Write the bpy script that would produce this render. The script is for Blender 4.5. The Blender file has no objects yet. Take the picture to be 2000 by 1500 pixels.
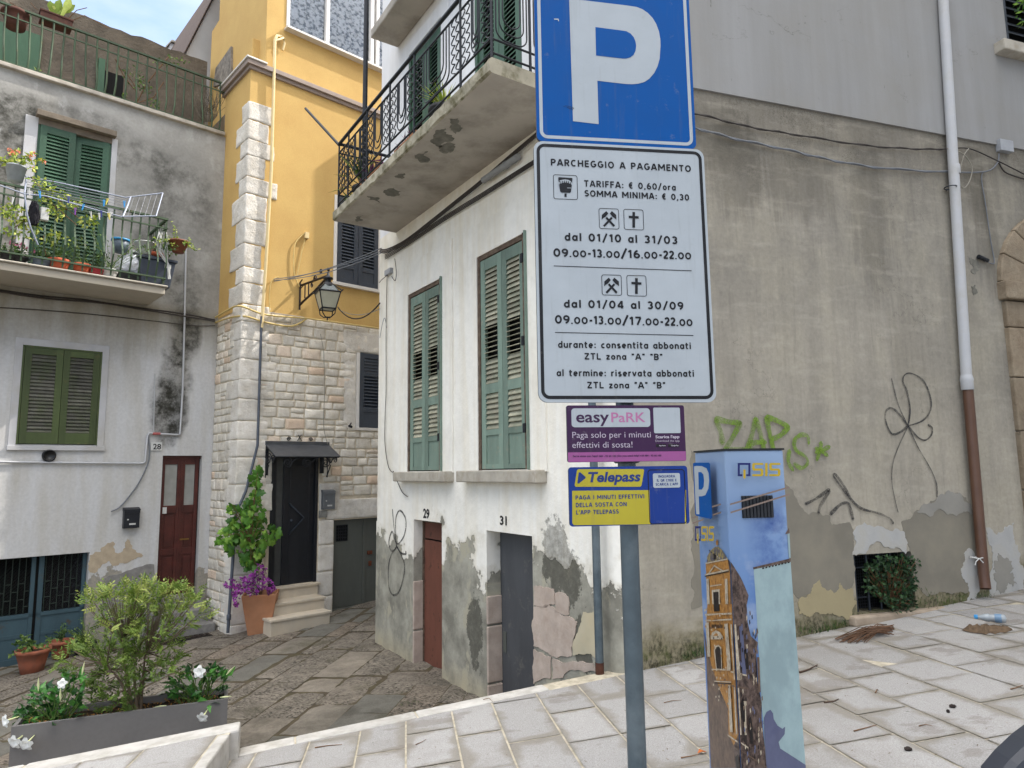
import bpy, bmesh, math, random
from mathutils import Vector, Matrix
R=math.radians
rng=random.Random(7)
scene=bpy.context.scene
COL=scene.collection
# ---------------------------------------------------------------- camera
FPX=1330.0; TH=R(7.18); PH=R(.81); CH=1.634
cam=bpy.data.objects.new('camera',bpy.data.cameras.new('camera')); COL.objects.link(cam)
cam.data.sensor_width=36; cam.data.lens=FPX/2000*36; cam.data.clip_end=2000; cam.data.clip_start=.05
cam.matrix_world=Matrix.Translation((0,0,CH))@Matrix.Rotation(math.pi/2+TH,4,'X')@Matrix.Rotation(-PH,4,'Z')
scene.camera=cam
# ---------------------------------------------------------------- sky, sun, exposure
SUN_AZ,SUN_EL=68.0,47.0
w=bpy.data.worlds.new('World'); scene.world=w; w.use_nodes=True
wn=w.node_tree; wn.nodes.clear()
def _w(t): return wn.nodes.new(t)
sky=_w('ShaderNodeTexSky'); sky.sky_type='NISHITA'; sky.sun_disc=False
sky.sun_elevation=R(SUN_EL); sky.sun_rotation=R(SUN_AZ); sky.air_density=1.0; sky.dust_density=1.6; sky.ozone_density=1.0
tc=_w('ShaderNodeTexCoord'); mp=_w('ShaderNodeMapping'); mp.inputs['Scale'].default_value=(1.2,1.2,3.0)
nz=_w('ShaderNodeTexNoise'); nz.inputs['Scale'].default_value=2.2; nz.inputs['Detail'].default_value=7; nz.inputs['Roughness'].default_value=.55
rp=_w('ShaderNodeValToRGB'); rp.color_ramp.elements[0].position=.30; rp.color_ramp.elements[1].position=.62
mx=_w('ShaderNodeMixRGB'); cm=_w('ShaderNodeMixRGB'); cm.inputs['Color1'].default_value=(2.9,3.05,3.4,1); cm.inputs['Color2'].default_value=(17,16.3,15.2,1); sx=_w('ShaderNodeSeparateXYZ'); er=_w('ShaderNodeValToRGB'); er.color_ramp.elements[0].position=.55; er.color_ramp.elements[1].position=.78
bg=_w('ShaderNodeBackground'); bg.inputs['Strength'].default_value=.145
wo=_w('ShaderNodeOutputWorld')
L=wn.links.new
L(tc.outputs['Generated'],mp.inputs['Vector']); L(mp.outputs[0],nz.inputs['Vector']); L(nz.outputs['Fac'],rp.inputs[0])
ml=_w('ShaderNodeMath'); ml.operation='MULTIPLY'; ml.inputs[1].default_value=.93
L(rp.outputs[0],ml.inputs[0]); L(ml.outputs[0],mx.inputs['Fac']); L(sky.outputs[0],mx.inputs['Color1'])
L(tc.outputs['Generated'],sx.inputs[0]); L(sx.outputs[2],er.inputs[0]); L(er.outputs[0],cm.inputs[0]); L(cm.outputs[0],mx.inputs['Color2']); L(mx.outputs[0],bg.inputs['Color']); L(bg.outputs[0],wo.inputs['Surface'])
sl=bpy.data.lights.new('sun','SUN'); sl.energy=2.1; sl.angle=R(.6); sl.color=(1,.95,.88)
so=bpy.data.objects.new('sun',sl); COL.objects.link(so)
_s=Vector((math.sin(R(SUN_AZ))*math.cos(R(SUN_EL)),math.cos(R(SUN_AZ))*math.cos(R(SUN_EL)),math.sin(R(SUN_EL))))
so.rotation_euler=(-_s).to_track_quat('-Z','Y').to_euler(); so.location=(10,5,20)
scene.view_settings.view_transform='Standard'; scene.view_settings.look='None'
scene.view_settings.exposure=1.5; scene.view_settings.gamma=1
scene.render.resolution_x=1024; scene.render.resolution_y=768
# ---------------------------------------------------------------- frames: a wall plane addressed by distance along it, height and offset from it
CAM=Vector((0,0,CH))
_cT,_sT=math.cos(TH),math.sin(TH)
def ray(px,py):
    a=(px-1000)/FPX; b=-(py-750)/FPX
    x=a*math.cos(PH)+b*math.sin(PH); y=-a*math.sin(PH)+b*math.cos(PH)
    return Vector((x,_cT-y*_sT,_sT+y*_cT))
def zhit(px,py,z):
    r=ray(px,py); return CAM+r*((z-CH)/r.z)
def yhit(px,py,y):
    r=ray(px,py); return CAM+r*(y/r.y)
class Fr:
    def __init__(s,x,y,yaw,flip=1):
        t=R(yaw); s.o=Vector((x,y,0)); s.d=Vector((math.sin(t),math.cos(t),0)); s.n=Vector((s.d.y,-s.d.x,0))*flip
    def P(s,u,z,o=0): return s.o+s.d*u+s.n*o+Vector((0,0,z))
    def px(s,x,y,o=0):
        r=ray(x,y); t=((s.o+s.n*o)-CAM).dot(s.n)/r.dot(s.n); p=CAM+r*t
        return (p-s.o).dot(s.d),p.z
    def w(s,x,y,o=0): return s.P(*s.px(x,y,o),o)
    def to(s,p): return (p-s.o).dot(s.d),p.z,(p-s.o).dot(s.n)
WL=Fr(.825,5.5,-33.2,-1)      # white house, face to the alley (u grows away from us)
WR=Fr(.825,5.5,71.6)          # white house, face to the street
_c=zhit(450,1240,-.78)
YR=Fr(_c.x,_c.y,47); YL=Fr(_c.x,_c.y,-43,-1)
_q=YL.P(1.05,0)
GW=Fr(_q.x,_q.y,47)
def zG(x,y): return .06+.0893*x-.0145*y           # street pavement
def zA(x,y): return -.78+.05*(x+4.3)+.03*(y-10.67)    # alley
# ---------------------------------------------------------------- mesh builder
class MB:
    def __init__(s): s.v=[]; s.f=[]; s.mi=[]; s.t=[]; s.uv=[]; s.sm=[]
    def face(s,pts,mi=0,t=.5,uv=None,sm=False):
        k=len(s.v); s.v+=[Vector(p) for p in pts]; s.f.append(tuple(range(k,k+len(pts)))); s.mi.append(mi); s.t.append(t); s.uv.append(uv); s.sm.append(sm)
    def grid(s,rows,mi=0,t=.5,closed=False,sm=True):
        k=len(s.v); n=len(rows[0])
        for r in rows: s.v+=[Vector(p) for p in r]
        for i in range(len(rows)-1):
            for j in range(n if closed else n-1):
                a=k+i*n+j; b=k+i*n+(j+1)%n
                s.f.append((a,b,b+n,a+n)); s.mi.append(mi); s.t.append(t); s.uv.append(None); s.sm.append(sm)
    def hexa(s,a,mi=0,t=.5):      # 8 corners: bottom ring, top ring
        for q in ((3,2,1,0),(4,5,6,7),(0,1,5,4),(1,2,6,5),(2,3,7,6),(3,0,4,7)): s.face([a[i] for i in q],mi,t)
    def box(s,fr,u0,u1,z0,z1,o0,o1,mi=0,t=.5):
        P=fr.P; s.hexa([P(u0,z0,o1),P(u1,z0,o1),P(u1,z0,o0),P(u0,z0,o0),P(u0,z1,o1),P(u1,z1,o1),P(u1,z1,o0),P(u0,z1,o0)],mi,t)
    def wbox(s,c,sx,sy,sz,rz=0,mi=0,t=.5,tilt=None):
        M=Matrix.Rotation(rz,3,'Z')
        if tilt: M=M@Matrix.Rotation(tilt[0],3,'X')@Matrix.Rotation(tilt[1],3,'Y')
        c=Vector(c); a=[c+M@Vector((x*sx/2,y*sy/2,z*sz/2)) for z in(-1,1) for x,y in((-1,-1),(1,-1),(1,1),(-1,1))]
        s.hexa(a,mi,t)
    def prism(s,fr,pts,o0,o1,mi=0,t=.5,side=None):
        n=len(pts); s.face([fr.P(u,z,o1) for u,z in pts],mi,t)
        for i in range(n):
            a,b=pts[i],pts[(i+1)%n]
            s.face([fr.P(*a,o0),fr.P(*b,o0),fr.P(*b,o1),fr.P(*a,o1)],mi if side is None else side,t)
    def tube(s,pts,r,n=6,mi=0,t=.5,cap=True,closed=False):
        pts=[Vector(p) for p in pts]; m=len(pts)
        rr=r if isinstance(r,(list,tuple)) else [r]*m
        rows=[]; up=None
        for i,p in enumerate(pts):
            a=pts[max(i-1,0)]; b=pts[min(i+1,m-1)]
            if closed: a=pts[(i-1)%m]; b=pts[(i+1)%m]
            d=(b-a)
            if d.length<1e-9: d=Vector((0,0,1))
            d.normalize()
            if up is None:
                up=d.orthogonal().normalized()
            else:
                up=(up-d*up.dot(d))
                up=up.normalized() if up.length>1e-6 else d.orthogonal().normalized()
            sd=d.cross(up)
            rows.append([p+(up*math.cos(2*math.pi*j/n)+sd*math.sin(2*math.pi*j/n))*rr[i] for j in range(n)])
        if closed: rows.append(rows[0])
        s.grid(rows,mi,t,True,True)
        if cap and not closed:
            s.face(list(reversed(rows[0])),mi,t); s.face(rows[-1],mi,t)
    def lathe(s,c,prof,n=16,mi=0,t=.5,axis=None,sq=None):
        c=Vector(c); rows=[]
        if axis is None: X,Y,Z=Vector((1,0,0)),Vector((0,1,0)),Vector((0,0,1))
        else:
            Z=Vector(axis).normalized(); X=Z.orthogonal().normalized(); Y=Z.cross(X)
        for r,z in prof: rows.append([c+X*(r*math.cos(2*math.pi*j/n))+Y*(r*math.sin(2*math.pi*j/n))+Z*z for j in range(n)])
        s.grid(rows,mi,t,True,True)
    def leaf(s,p,d,nrm,l,w,t=.5,mi=0,fold=.25,curl=.15):
        d=d.normalized(); sd=d.cross(nrm)
        if sd.length<1e-5: sd=d.orthogonal()
        sd.normalize(); nn=sd.cross(d)
        a=p; m=p+d*(l*.45)+nn*(l*.04); e=p+d*l-nn*(l*curl)
        x=p+d*(l*.42)+sd*(w*.5)+nn*(w*fold); y=p+d*(l*.42)-sd*(w*.5)+nn*(w*fold)
        s.face([a,x,m],mi,t); s.face([a,m,y],mi,t); s.face([x,e,m],mi,t); s.face([m,e,y],mi,t)
    def lobed(s,p,d,nrm,l,t=.5,mi=0):      # ivy / grape shaped leaf
        d=d.normalized(); sd=d.cross(nrm)
        if sd.length<1e-5: sd=d.orthogonal()
        sd.normalize(); nn=sd.cross(d)
        o=[(0,0),(-.12,.32),(.12,.55),(.38,.34),(.62,.42),(.72,.2),(1,0),(.72,-.2),(.62,-.42),(.38,-.34),(.12,-.55),(-.12,-.32)]
        c=p+d*(l*.35)+nn*(l*.05); q=[p+d*(x*l)+sd*(y*l)-nn*(l*.16*(abs(y)+max(0,x-.5))) for x,y in o]
        for i in range(len(q)): s.face([c,q[i],q[(i+1)%len(q)]],mi,t)
ORG={}
def _props(o,label=None,cat=None,group=None,kind=None):
    if label: o['label']=label
    if cat: o['category']=cat
    if group: o['group']=group
    if kind: o['kind']=kind
    return o
def thing(name,loc,label,cat,group=None):
    o=bpy.data.objects.new(name,None); COL.objects.link(o); o.location=loc; o.empty_display_size=.1
    ORG[o.name]=Vector(loc); return _props(o,label,cat,group)
def build(name,mb,mats,parent=None,loc=None,label=None,cat=None,group=None,kind=None,bev=0,merge=False,mods=None):
    if parent is not None: org=ORG[parent.name]
    else: org=Vector(loc) if loc is not None else Vector((0,0,0))
    me=bpy.data.meshes.new(name); me.from_pydata([tuple(v-org) for v in mb.v],[],mb.f)
    if not isinstance(mats,(list,tuple)): mats=[mats]
    for m in mats: me.materials.append(m)
    me.polygons.foreach_set('material_index',mb.mi); me.polygons.foreach_set('use_smooth',mb.sm)
    at=me.attributes.new('tint','FLOAT','FACE'); at.data.foreach_set('value',mb.t)
    if any(u is not None for u in mb.uv):
        for li in (0,1):
            l=me.uv_layers.new(name='UVMap' if li==0 else 'UVB'); k=0
            for f,u in zip(mb.f,mb.uv):
                for j in range(len(f)):
                    if u is not None: l.data[k].uv=u[li][j]
                    k+=1
    if merge or bev:
        b=bmesh.new(); b.from_mesh(me); bmesh.ops.remove_doubles(b,verts=b.verts,dist=1e-5)
        bmesh.ops.recalc_face_normals(b,faces=b.faces); b.to_mesh(me); b.free()
    o=bpy.data.objects.new(name,me); COL.objects.link(o)
    if bev:
        m=o.modifiers.new('bevel','BEVEL'); m.width=bev; m.segments=2; m.limit_method='ANGLE'; m.angle_limit=R(40); m.use_clamp_overlap=True
    if parent is not None: o.parent=parent; ORG[o.name]=org
    else: o.location=org; ORG[o.name]=org
    return _props(o,label,cat,group,kind)
def solo(name,mb,mats,loc,label,cat,group=None,bev=0): return build(name,mb,mats,None,tuple(loc),label,cat,group,None,bev)
# ---------------------------------------------------------------- material toolkit
def lin(h,k=1):
    h=h.lstrip('#'); c=[int(h[i:i+2],16)/255 for i in(0,2,4)]
    return tuple((x/12.92 if x<=.04045 else ((x+.055)/1.055)**2.4)*k for x in c)+(1,)
class NT:
    def __init__(s,name):
        s.m=bpy.data.materials.new(name); s.m.use_nodes=True; s.t=s.m.node_tree; s.t.nodes.clear(); s._p=None
    def n(s,t,**k):
        x=s.t.nodes.new(t)
        for a,b in k.items(): setattr(x,a,b)
        return x
    def l(s,a,b):
        if isinstance(a,(int,float)): b.default_value=a
        elif isinstance(a,tuple): b.default_value=a
        else: s.t.links.new(a,b)
    def pos(s,sc=(1,1,1),obj=False):
        if obj: p=s.n('ShaderNodeTexCoord').outputs['Object']
        else:
            if s._p is None: s._p=s.n('ShaderNodeNewGeometry').outputs['Position']
            p=s._p
        if sc==(1,1,1): return p
        m=s.n('ShaderNodeMapping'); m.inputs['Scale'].default_value=sc; s.l(p,m.inputs['Vector']); return m.outputs[0]
    def sep(s,v,i):
        x=s.n('ShaderNodeSeparateXYZ'); s.l(v,x.inputs[0]); return x.outputs[i]
    def noise(s,scale,det=4,ro=.55,vec=None,dist=0):
        x=s.n('ShaderNodeTexNoise'); x.inputs['Scale'].default_value=scale; x.inputs['Detail'].default_value=det; x.inputs['Roughness'].default_value=ro; x.inputs['Distortion'].default_value=dist
        s.l(s.pos() if vec is None else vec,x.inputs['Vector']); return x.outputs['Fac']
    def vor(s,scale,vec=None,feat='F1',out='Distance'):
        x=s.n('ShaderNodeTexVoronoi',feature=feat); x.inputs['Scale'].default_value=scale; s.l(s.pos() if vec is None else vec,x.inputs['Vector']); return x.outputs[out]
    def ramp(s,f,st):
        x=s.n('ShaderNodeValToRGB'); r=x.color_ramp
        while len(r.elements)<len(st): r.elements.new(.5)
        for e,(p,c) in zip(r.elements,st):
            e.position=p; e.color=c if isinstance(c,tuple) else (c,c,c,1)
        s.l(f,x.inputs[0]); return x.outputs[0]
    def mix(s,f,a,b,mode='MIX'):
        x=s.n('ShaderNodeMixRGB',blend_type=mode); s.l(f,x.inputs[0]); s.l(a,x.inputs[1]); s.l(b,x.inputs[2]); return x.outputs[0]
    def ma(s,op,a,b=0,c=0,cl=False):
        x=s.n('ShaderNodeMath',operation=op); x.use_clamp=cl; s.l(a,x.inputs[0]); s.l(b,x.inputs[1])
        if op in('MULTIPLY_ADD','SMOOTH_MIN','SMOOTH_MAX'): s.l(c,x.inputs[2])
        return x.outputs[0]
    def mr(s,v,a,b,c=0,d=1):
        x=s.n('ShaderNodeMapRange'); s.l(v,x.inputs[0]); s.l(a,x.inputs[1]); s.l(b,x.inputs[2]); s.l(c,x.inputs[3]); s.l(d,x.inputs[4]); return x.outputs[0]
    def attr(s,name='tint'):
        x=s.n('ShaderNodeAttribute',attribute_name=name); return x.outputs['Fac']
    def uv(s,name):
        x=s.n('ShaderNodeUVMap',uv_map=name); return x.outputs[0]
    def bump(s,h,st=.3,dist=.01,prev=None):
        x=s.n('ShaderNodeBump'); x.inputs['Strength'].default_value=st; x.inputs['Distance'].default_value=dist; s.l(h,x.inputs['Height'])
        if prev is not None: s.l(prev,x.inputs['Normal'])
        return x.outputs[0]
    def out(s,base,ro=.8,bump=None,metal=0,spec=.4,trans=0,sheen=None):
        b=s.n('ShaderNodeBsdfPrincipled'); s.l(base,b.inputs['Base Color']); s.l(ro,b.inputs['Roughness']); s.l(metal,b.inputs['Metallic']); s.l(spec,b.inputs['Specular IOR Level'])
        if bump is not None: s.l(bump,b.inputs['Normal'])
        if trans: b.inputs['Transmission Weight'].default_value=trans
        o=s.n('ShaderNodeOutputMaterial'); s.l(b.outputs[0],o.inputs['Surface']); return s.m
MATS={}
def plain(name,col,ro=.6,metal=0,var=.25,scale=12,bump=.15,spec=.4,tint=0,dirt=None,dscale=5,damt=.5,bd=.004):
    if name in MATS: return MATS[name]
    t=NT(name); c=lin(col) if isinstance(col,str) else col
    a=t.noise(scale,5); f=t.mr(a,.3,.7,1-var,1+var)
    b=t.mix(1,c,f,'MULTIPLY')
    if tint: b=t.mix(1,b,t.mr(t.attr(),0,1,1-tint,1+tint),'MULTIPLY')
    if dirt: b=t.mix(t.ma('MULTIPLY',t.ramp(t.noise(dscale,6,.65),[(.45,0.),(.7,1.)]),damt),b,lin(dirt) if isinstance(dirt,str) else dirt)
    MATS[name]=t.out(b,ro,t.bump(t.noise(scale*5,4),bump,bd),metal,spec); return MATS[name]
# ---------------------------------------------------------------- materials
def along(t,fr):
    x=t.n('ShaderNodeVectorMath',operation='DOT_PRODUCT'); t.l(t.pos(),x.inputs[0]); x.inputs[1].default_value=tuple(fr.d)
    return t.ma('SUBTRACT',x.outputs['Value'],fr.o.dot(fr.d))
def wallvec(t,fr,su=1,sz=1):     # (u,z) as a 2-D vector, streaks when sz<su
    c=t.n('ShaderNodeCombineXYZ'); t.l(t.ma('MULTIPLY',along(t,fr),su),c.inputs[0]); t.l(t.ma('MULTIPLY',t.sep(t.pos(),2),sz),c.inputs[1]); return c.outputs[0]
def blot(t,fr,u0,z0,ru,rz,nz,amt=.5):    # soft-edged stain with a noisy outline
    u=t.ma('DIVIDE',t.ma('SUBTRACT',along(t,fr),u0),ru); z=t.ma('DIVIDE',t.ma('SUBTRACT',t.sep(t.pos(),2),z0),rz)
    d=t.ma('SQRT',t.ma('ADD',t.ma('MULTIPLY',u,u),t.ma('MULTIPLY',z,z)))
    d=t.ma('ADD',d,t.ma('MULTIPLY',t.ma('SUBTRACT',nz,.5),amt*2.6))
    return t.mr(d,.55,1.1,1,0)
def m_white():
    t=NT('white_plaster'); z=t.sep(t.pos(),2)
    st=t.noise(1,6,.6,wallvec(t,WL,5,.35)); fine=t.noise(9,6,.6)
    b=t.mix(t.ramp(st,[(.45,0.),(.8,.75)]),lin('#f2efe6',.95),lin('#e2d7be',.92))
    b=t.mix(t.ramp(t.noise(1.1,5,.6),[(.5,0.),(.8,.4)]),b,lin('#d6cdb8',.72))
    b=t.mix(1,b,t.mr(fine,.3,.7,.94,1.04),'MULTIPLY')
    n1=t.noise(1.7,7,.62); n2=t.noise(3.1,7,.66)
    # bare cement below a ragged line
    h=t.ma('ADD',t.ma('SUBTRACT',z,.74),t.ma('MULTIPLY',t.ma('SUBTRACT',n1,.5),2.1))
    peel=t.mr(h,-.012,.012,1,0)
    cem=t.mix(t.ramp(n2,[(.35,0.),(.65,1.)]),lin('#b3b0a2',.86),lin('#8f8c80',.72))
    cem=t.mix(t.ramp(t.noise(2.3,7,.6,wallvec(t,WL,1.5,.8)),[(.55,0.),(.6,1.)]),cem,lin('#c3bda8',.72))
    nh=t.noise(4.2,9,.74); dk=None
    for px_,py_,ru,rz in((1088,1090,.26,.34),(1115,1140,.14,.3),(928,1240,.17,.5),(1072,1228,.13,.2),(1070,1178,.08,.07),(1140,1250,.16,.3),(1105,1080,.07,.14)):
        u_,z_=WL.px(px_,py_); m_=t.mr(blot(t,WL,u_,z_,ru,rz,nh,.95),.42,.6,0,1); dk=m_ if dk is None else t.ma('MAXIMUM',dk,m_)
    dk=t.ma('MULTIPLY',dk,t.mr(t.noise(14,6,.7),.3,.6,.55,1))
    cem=t.mix(t.ma('MULTIPLY',dk,.9),cem,lin('#66645a',.7))
    fr_=t.mr(t.ma('ABSOLUTE',h),0,.05,1,0)
    b=t.mix(t.ma('MULTIPLY',t.mr(h,-.02,.16,1,0),.5),b,lin('#cfc6b0',.84))
    b=t.mix(peel,b,cem)
    b=t.mix(t.ma('MULTIPLY',dk,.75),b,lin('#6b695f',.7))
    base=t.mr(t.ma('ADD',z,t.ma('MULTIPLY',n2,.5)),-.55,-.2,1,0)
    b=t.mix(t.ma('MULTIPLY',base,.8),b,lin('#c2b698',.84))
    hb=t.ma('ADD',t.ma('MULTIPLY',peel,-1),t.ma('MULTIPLY',t.noise(30,5,.6),.35))
    return t.out(b,.88,t.bump(hb,.8,.014),spec=.25)
def m_rwall():
    t=NT('weathered_plaster'); z=t.sep(t.pos(),2); u=along(t,WR)
    v=wallvec(t,WR,6,.35); st=t.noise(1,7,.62,v); big=t.noise(.8,5,.6); fine=t.noise(28,5,.65)
    b=t.mix(t.mr(z,1.0,3.8,0,1),lin('#c8c0b0',0.702),lin('#b0aa9e',0.702))
    b=t.mix(t.ma('MULTIPLY',t.ramp(t.noise(.62,8,.66),[(.38,0.),(.66,1.)]),.62),b,lin('#8b877e',0.679))
    b=t.mix(t.ma('MULTIPLY',t.ramp(t.noise(1.5,8,.7,wallvec(t,WR,1.4,.8)),[(.44,0.),(.66,1.)]),.55),b,lin('#c9c1ad',0.702))
    b=t.mix(t.ma('MULTIPLY',t.ramp(st,[(.42,0.),(.8,1.)]),.45),b,lin('#85817a',0.655))
    b=t.mix(t.ma('MULTIPLY',t.ramp(t.noise(1,6,.6,wallvec(t,WR,26,1.2)),[(.55,0.),(.8,1.)]),.35),b,lin('#777269',0.655))
    sc=t.ramp(t.noise(1,4,.6,wallvec(t,WR,60,3.5)),[(.70,0.),(.74,1.)]); b=t.mix(t.ma('MULTIPLY',sc,.35),b,lin('#d8d4c8',0.725))
    # mildew band under the upper coat
    n=t.noise(2.2,6,.62); sp=t.noise(90,5,.8); drip=t.noise(1,6,.65,wallvec(t,WR,9,.5))
    band=t.mr(t.ma('ADD',z,t.ma('MULTIPLY',t.ma('SUBTRACT',drip,.5),1.7)),4.0,5.1,0,1)
    b=t.mix(t.ma('MULTIPLY',band,.62),b,lin('#7b756a',0.674))
    sm=t.ma('MULTIPLY',t.ramp(sp,[(.5,0.),(.64,.8)]),t.ma('MULTIPLY',t.mr(t.ma('ADD',z,t.ma('MULTIPLY',n,1.2)),4.3,5.4,0,1),t.ramp(n,[(.4,0.),(.65,1.)])))
    b=t.mix(sm,b,lin('#3f3b33',0.674))
    # ground splash and moss
    low=t.ma('SUBTRACT',t.ma('ADD',.34,t.ma('MULTIPLY',u,.075)),z)
    nn=t.noise(5,7,.7)
    m1=t.mr(t.ma('ADD',low,t.ma('MULTIPLY',t.ma('SUBTRACT',nn,.5),.5)),-.1,.12,0,1)
    b=t.mix(m1,b,lin('#a39a80',0.674))
    m2=t.ma('MULTIPLY',t.mr(t.ma('ADD',low,t.ma('MULTIPLY',t.ma('SUBTRACT',nn,.5),.7)),.0,.25,0,1),t.ramp(t.noise(34,4,.7,wallvec(t,WR,1,.5)),[(.4,0.),(.6,1.)]))
    b=t.mix(m2,b,lin('#4d4a3a',0.674))
    m3=t.mr(t.ma('ADD',low,t.ma('MULTIPLY',t.ma('SUBTRACT',t.noise(9,5),.5),.3)),.12,.24,0,1)
    b=t.mix(t.ma('MULTIPLY',m3,t.ramp(t.noise(7,6,.7),[(.45,0.),(.62,.8)])),b,lin('#55602d',0.674))
    for px_,py_,ru,rz,am in((1440,330,.35,.55,.5),(1560,360,.5,.4,.45),(1700,420,.3,.9,.4),(1905,360,.18,.5,.6),(1930,470,.2,.6,.45),(1400,270,.5,.3,.5),(1780,700,.25,.7,.25)):
        u_,z_=WR.px(px_,py_); b=t.mix(t.ma('MULTIPLY',blot(t,WR,u_,z_,ru,rz,drip,.9),am),b,lin('#6d685e',.68))
    tr_=t.ramp(t.noise(1,5,.6,wallvec(t,WR,2.2,9)),[(.52,0.),(.68,1.)]); b=t.mix(t.ma('MULTIPLY',tr_,.22),b,lin('#d6cfbf',.72))
    cr=t.ramp(t.ma('ABSOLUTE',t.ma('SUBTRACT',t.noise(1.3,8,.62,wallvec(t,WR,1,1)),.5)),[(0.,1.),(.0035,0.)])
    b=t.mix(t.ma('MULTIPLY',cr,t.ramp(t.noise(.9,3),[(.5,0.),(.6,.55)])),b,lin('#5d584e',0.702))
    b=t.mix(1,b,t.mr(fine,.3,.7,.9,1.08),'MULTIPLY')
    return t.out(b,.9,t.bump(t.ma('ADD',t.ma('MULTIPLY',st,.6),t.ma('MULTIPLY',fine,.5)),.45,.006),spec=.2)
def m_rupper():
    t=NT('grey_render'); v=wallvec(t,WR,5,.3); st=t.noise(1,6,.6,v); big=t.noise(1.2,5,.6); 
    b=t.mix(t.ramp(st,[(.35,0.),(.9,.7)]),lin('#c3c3c3',0.542),lin('#a5a4a0',0.542))
    b=t.mix(t.ramp(big,[(.4,0.),(.7,.5)]),b,lin('#b5b1a8',0.542))
    mk=t.ramp(t.noise(1,3,.5,wallvec(t,WR,45,4.5)),[(.735,0.),(.76,1.)]); b=t.mix(t.ma('MULTIPLY',mk,.8),b,lin('#4e4b46',.8))
    cr=t.ramp(t.ma('ABSOLUTE',t.ma('SUBTRACT',t.noise(1.1,8,.62,wallvec(t,WR,.8,1.3)),.5)),[(0.,1.),(.003,0.)]); b=t.mix(t.ma('MULTIPLY',cr,t.ramp(t.noise(.8,3),[(.5,0.),(.58,.6)])),b,lin('#55524c',.6))
    return t.out(b,.88,t.bump(t.ma('ADD',st,t.ma('MULTIPLY',t.noise(24,5),.5)),.4,.006),spec=.2)
def m_upwhite():
    t=NT('clean_white_render'); b=t.mix(t.ramp(t.noise(1,5,.6,wallvec(t,WL,6,.5)),[(.45,0.),(.8,.5)]),lin('#f1f2f4',.86),lin('#d2d2d0',.84))
    return t.out(b,.85,t.bump(t.noise(40,4),.2,.003),spec=.25)
def m_grey():
    t=NT('mildewed_plaster'); z=t.sep(t.pos(),2); u=along(t,GW); n=t.noise(1.8,7,.65); n2=t.noise(4.2,8,.72); fine=t.noise(26,5,.6)
    low=t.mix(t.ramp(t.noise(1,6,.6,wallvec(t,GW,4,.5)),[(.4,0.),(.75,.8)]),lin('#dcdcdc',.74),lin('#c4beb0',.74))
    up=t.mix(t.ramp(n,[(.3,0.),(.7,1.)]),lin('#c2c0ba',.8),lin('#9d9b95',.8))
    f=t.mr(t.ma('ADD',z,t.ma('MULTIPLY',t.ma('SUBTRACT',n,.5),.8)),3.4,4.6,0,1)
    b=t.mix(f,low,up)
    # brown drips under the balcony soffit
    f2=t.ma('MULTIPLY',t.mr(t.ma('ADD',z,t.ma('MULTIPLY',t.noise(1,6,.6,wallvec(t,GW,5,.4)),1.6)),4.2,5.2,0,1),t.mr(z,4.3,4.45,1,0))
    b=t.mix(t.ma('MULTIPLY',f2,.7),b,lin('#8f866f',.76))
    # black mildew
    blk=t.ramp(n2,[(.42,0.),(.62,1.)])
    for a in ((-3.1,6.9,.9,.45,.9),(-1.35,6.75,.8,.4,.6),(-.7,6.3,.6,.9,.5),(-1.0,5.2,.5,.7,.45),(-3.0,6.2,.75,.75,.9),(-2.9,5.3,.4,.6,.8),(-1.2,5.9,.55,.8,.35),(-.62,3.2,.24,1.2,1.0),(-.72,2.6,.30,.55,1.0),(-.45,4.0,.2,.5,.9),(-.55,4.5,.3,.6,.6),(-.25,5.3,.35,1.4,.35),(-2.3,7.15,.9,.2,.55)):
        m=t.ma('MULTIPLY',blot(t,GW,a[0],a[1],a[2],a[3],n,.55),a[4])
        b=t.mix(t.ma('MULTIPLY',m,t.mr(blk,0,1,.35,1)),b,lin('#37362f',.8))
    b=t.mix(t.ma('MULTIPLY',t.ramp(t.noise(1.3,7,.66,t.pos((1,1,.7))),[(.55,0.),(.62,1.)]),t.mr(z,5.0,5.6,0,.75)),b,lin('#c9c8c4',.8))
    # peeled foot
    h=t.ma('ADD',t.ma('SUBTRACT',z,.05),t.ma('MULTIPLY',t.ma('SUBTRACT',t.noise(1.9,6,.6),.5),1.6))
    pe=t.mr(h,-.015,.015,1,0); b=t.mix(pe,b,t.mix(t.ramp(fine,[(.3,0.),(.7,1.)]),lin('#b8b0a0',.78),lin('#8d8a84',.78)))
    b=t.mix(1,b,t.mr(fine,.3,.7,.92,1.06),'MULTIPLY')
    return t.out(b,.9,t.bump(t.ma('ADD',t.ma('MULTIPLY',pe,-1),t.ma('MULTIPLY',fine,.6)),.5,.006),spec=.2)
def m_yellow():
    t=NT('yellow_render'); n=t.noise(1.4,6,.6); f=t.noise(60,4,.6)
    b=t.mix(t.ramp(n,[(.35,0.),(.7,1.)]),lin('#dab774',.84),lin('#cfaa6a',.84))
    b=t.mix(1,b,t.mr(f,.3,.7,.93,1.05),'MULTIPLY')
    return t.out(b,.9,t.bump(f,.35,.003),spec=.2)
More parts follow.
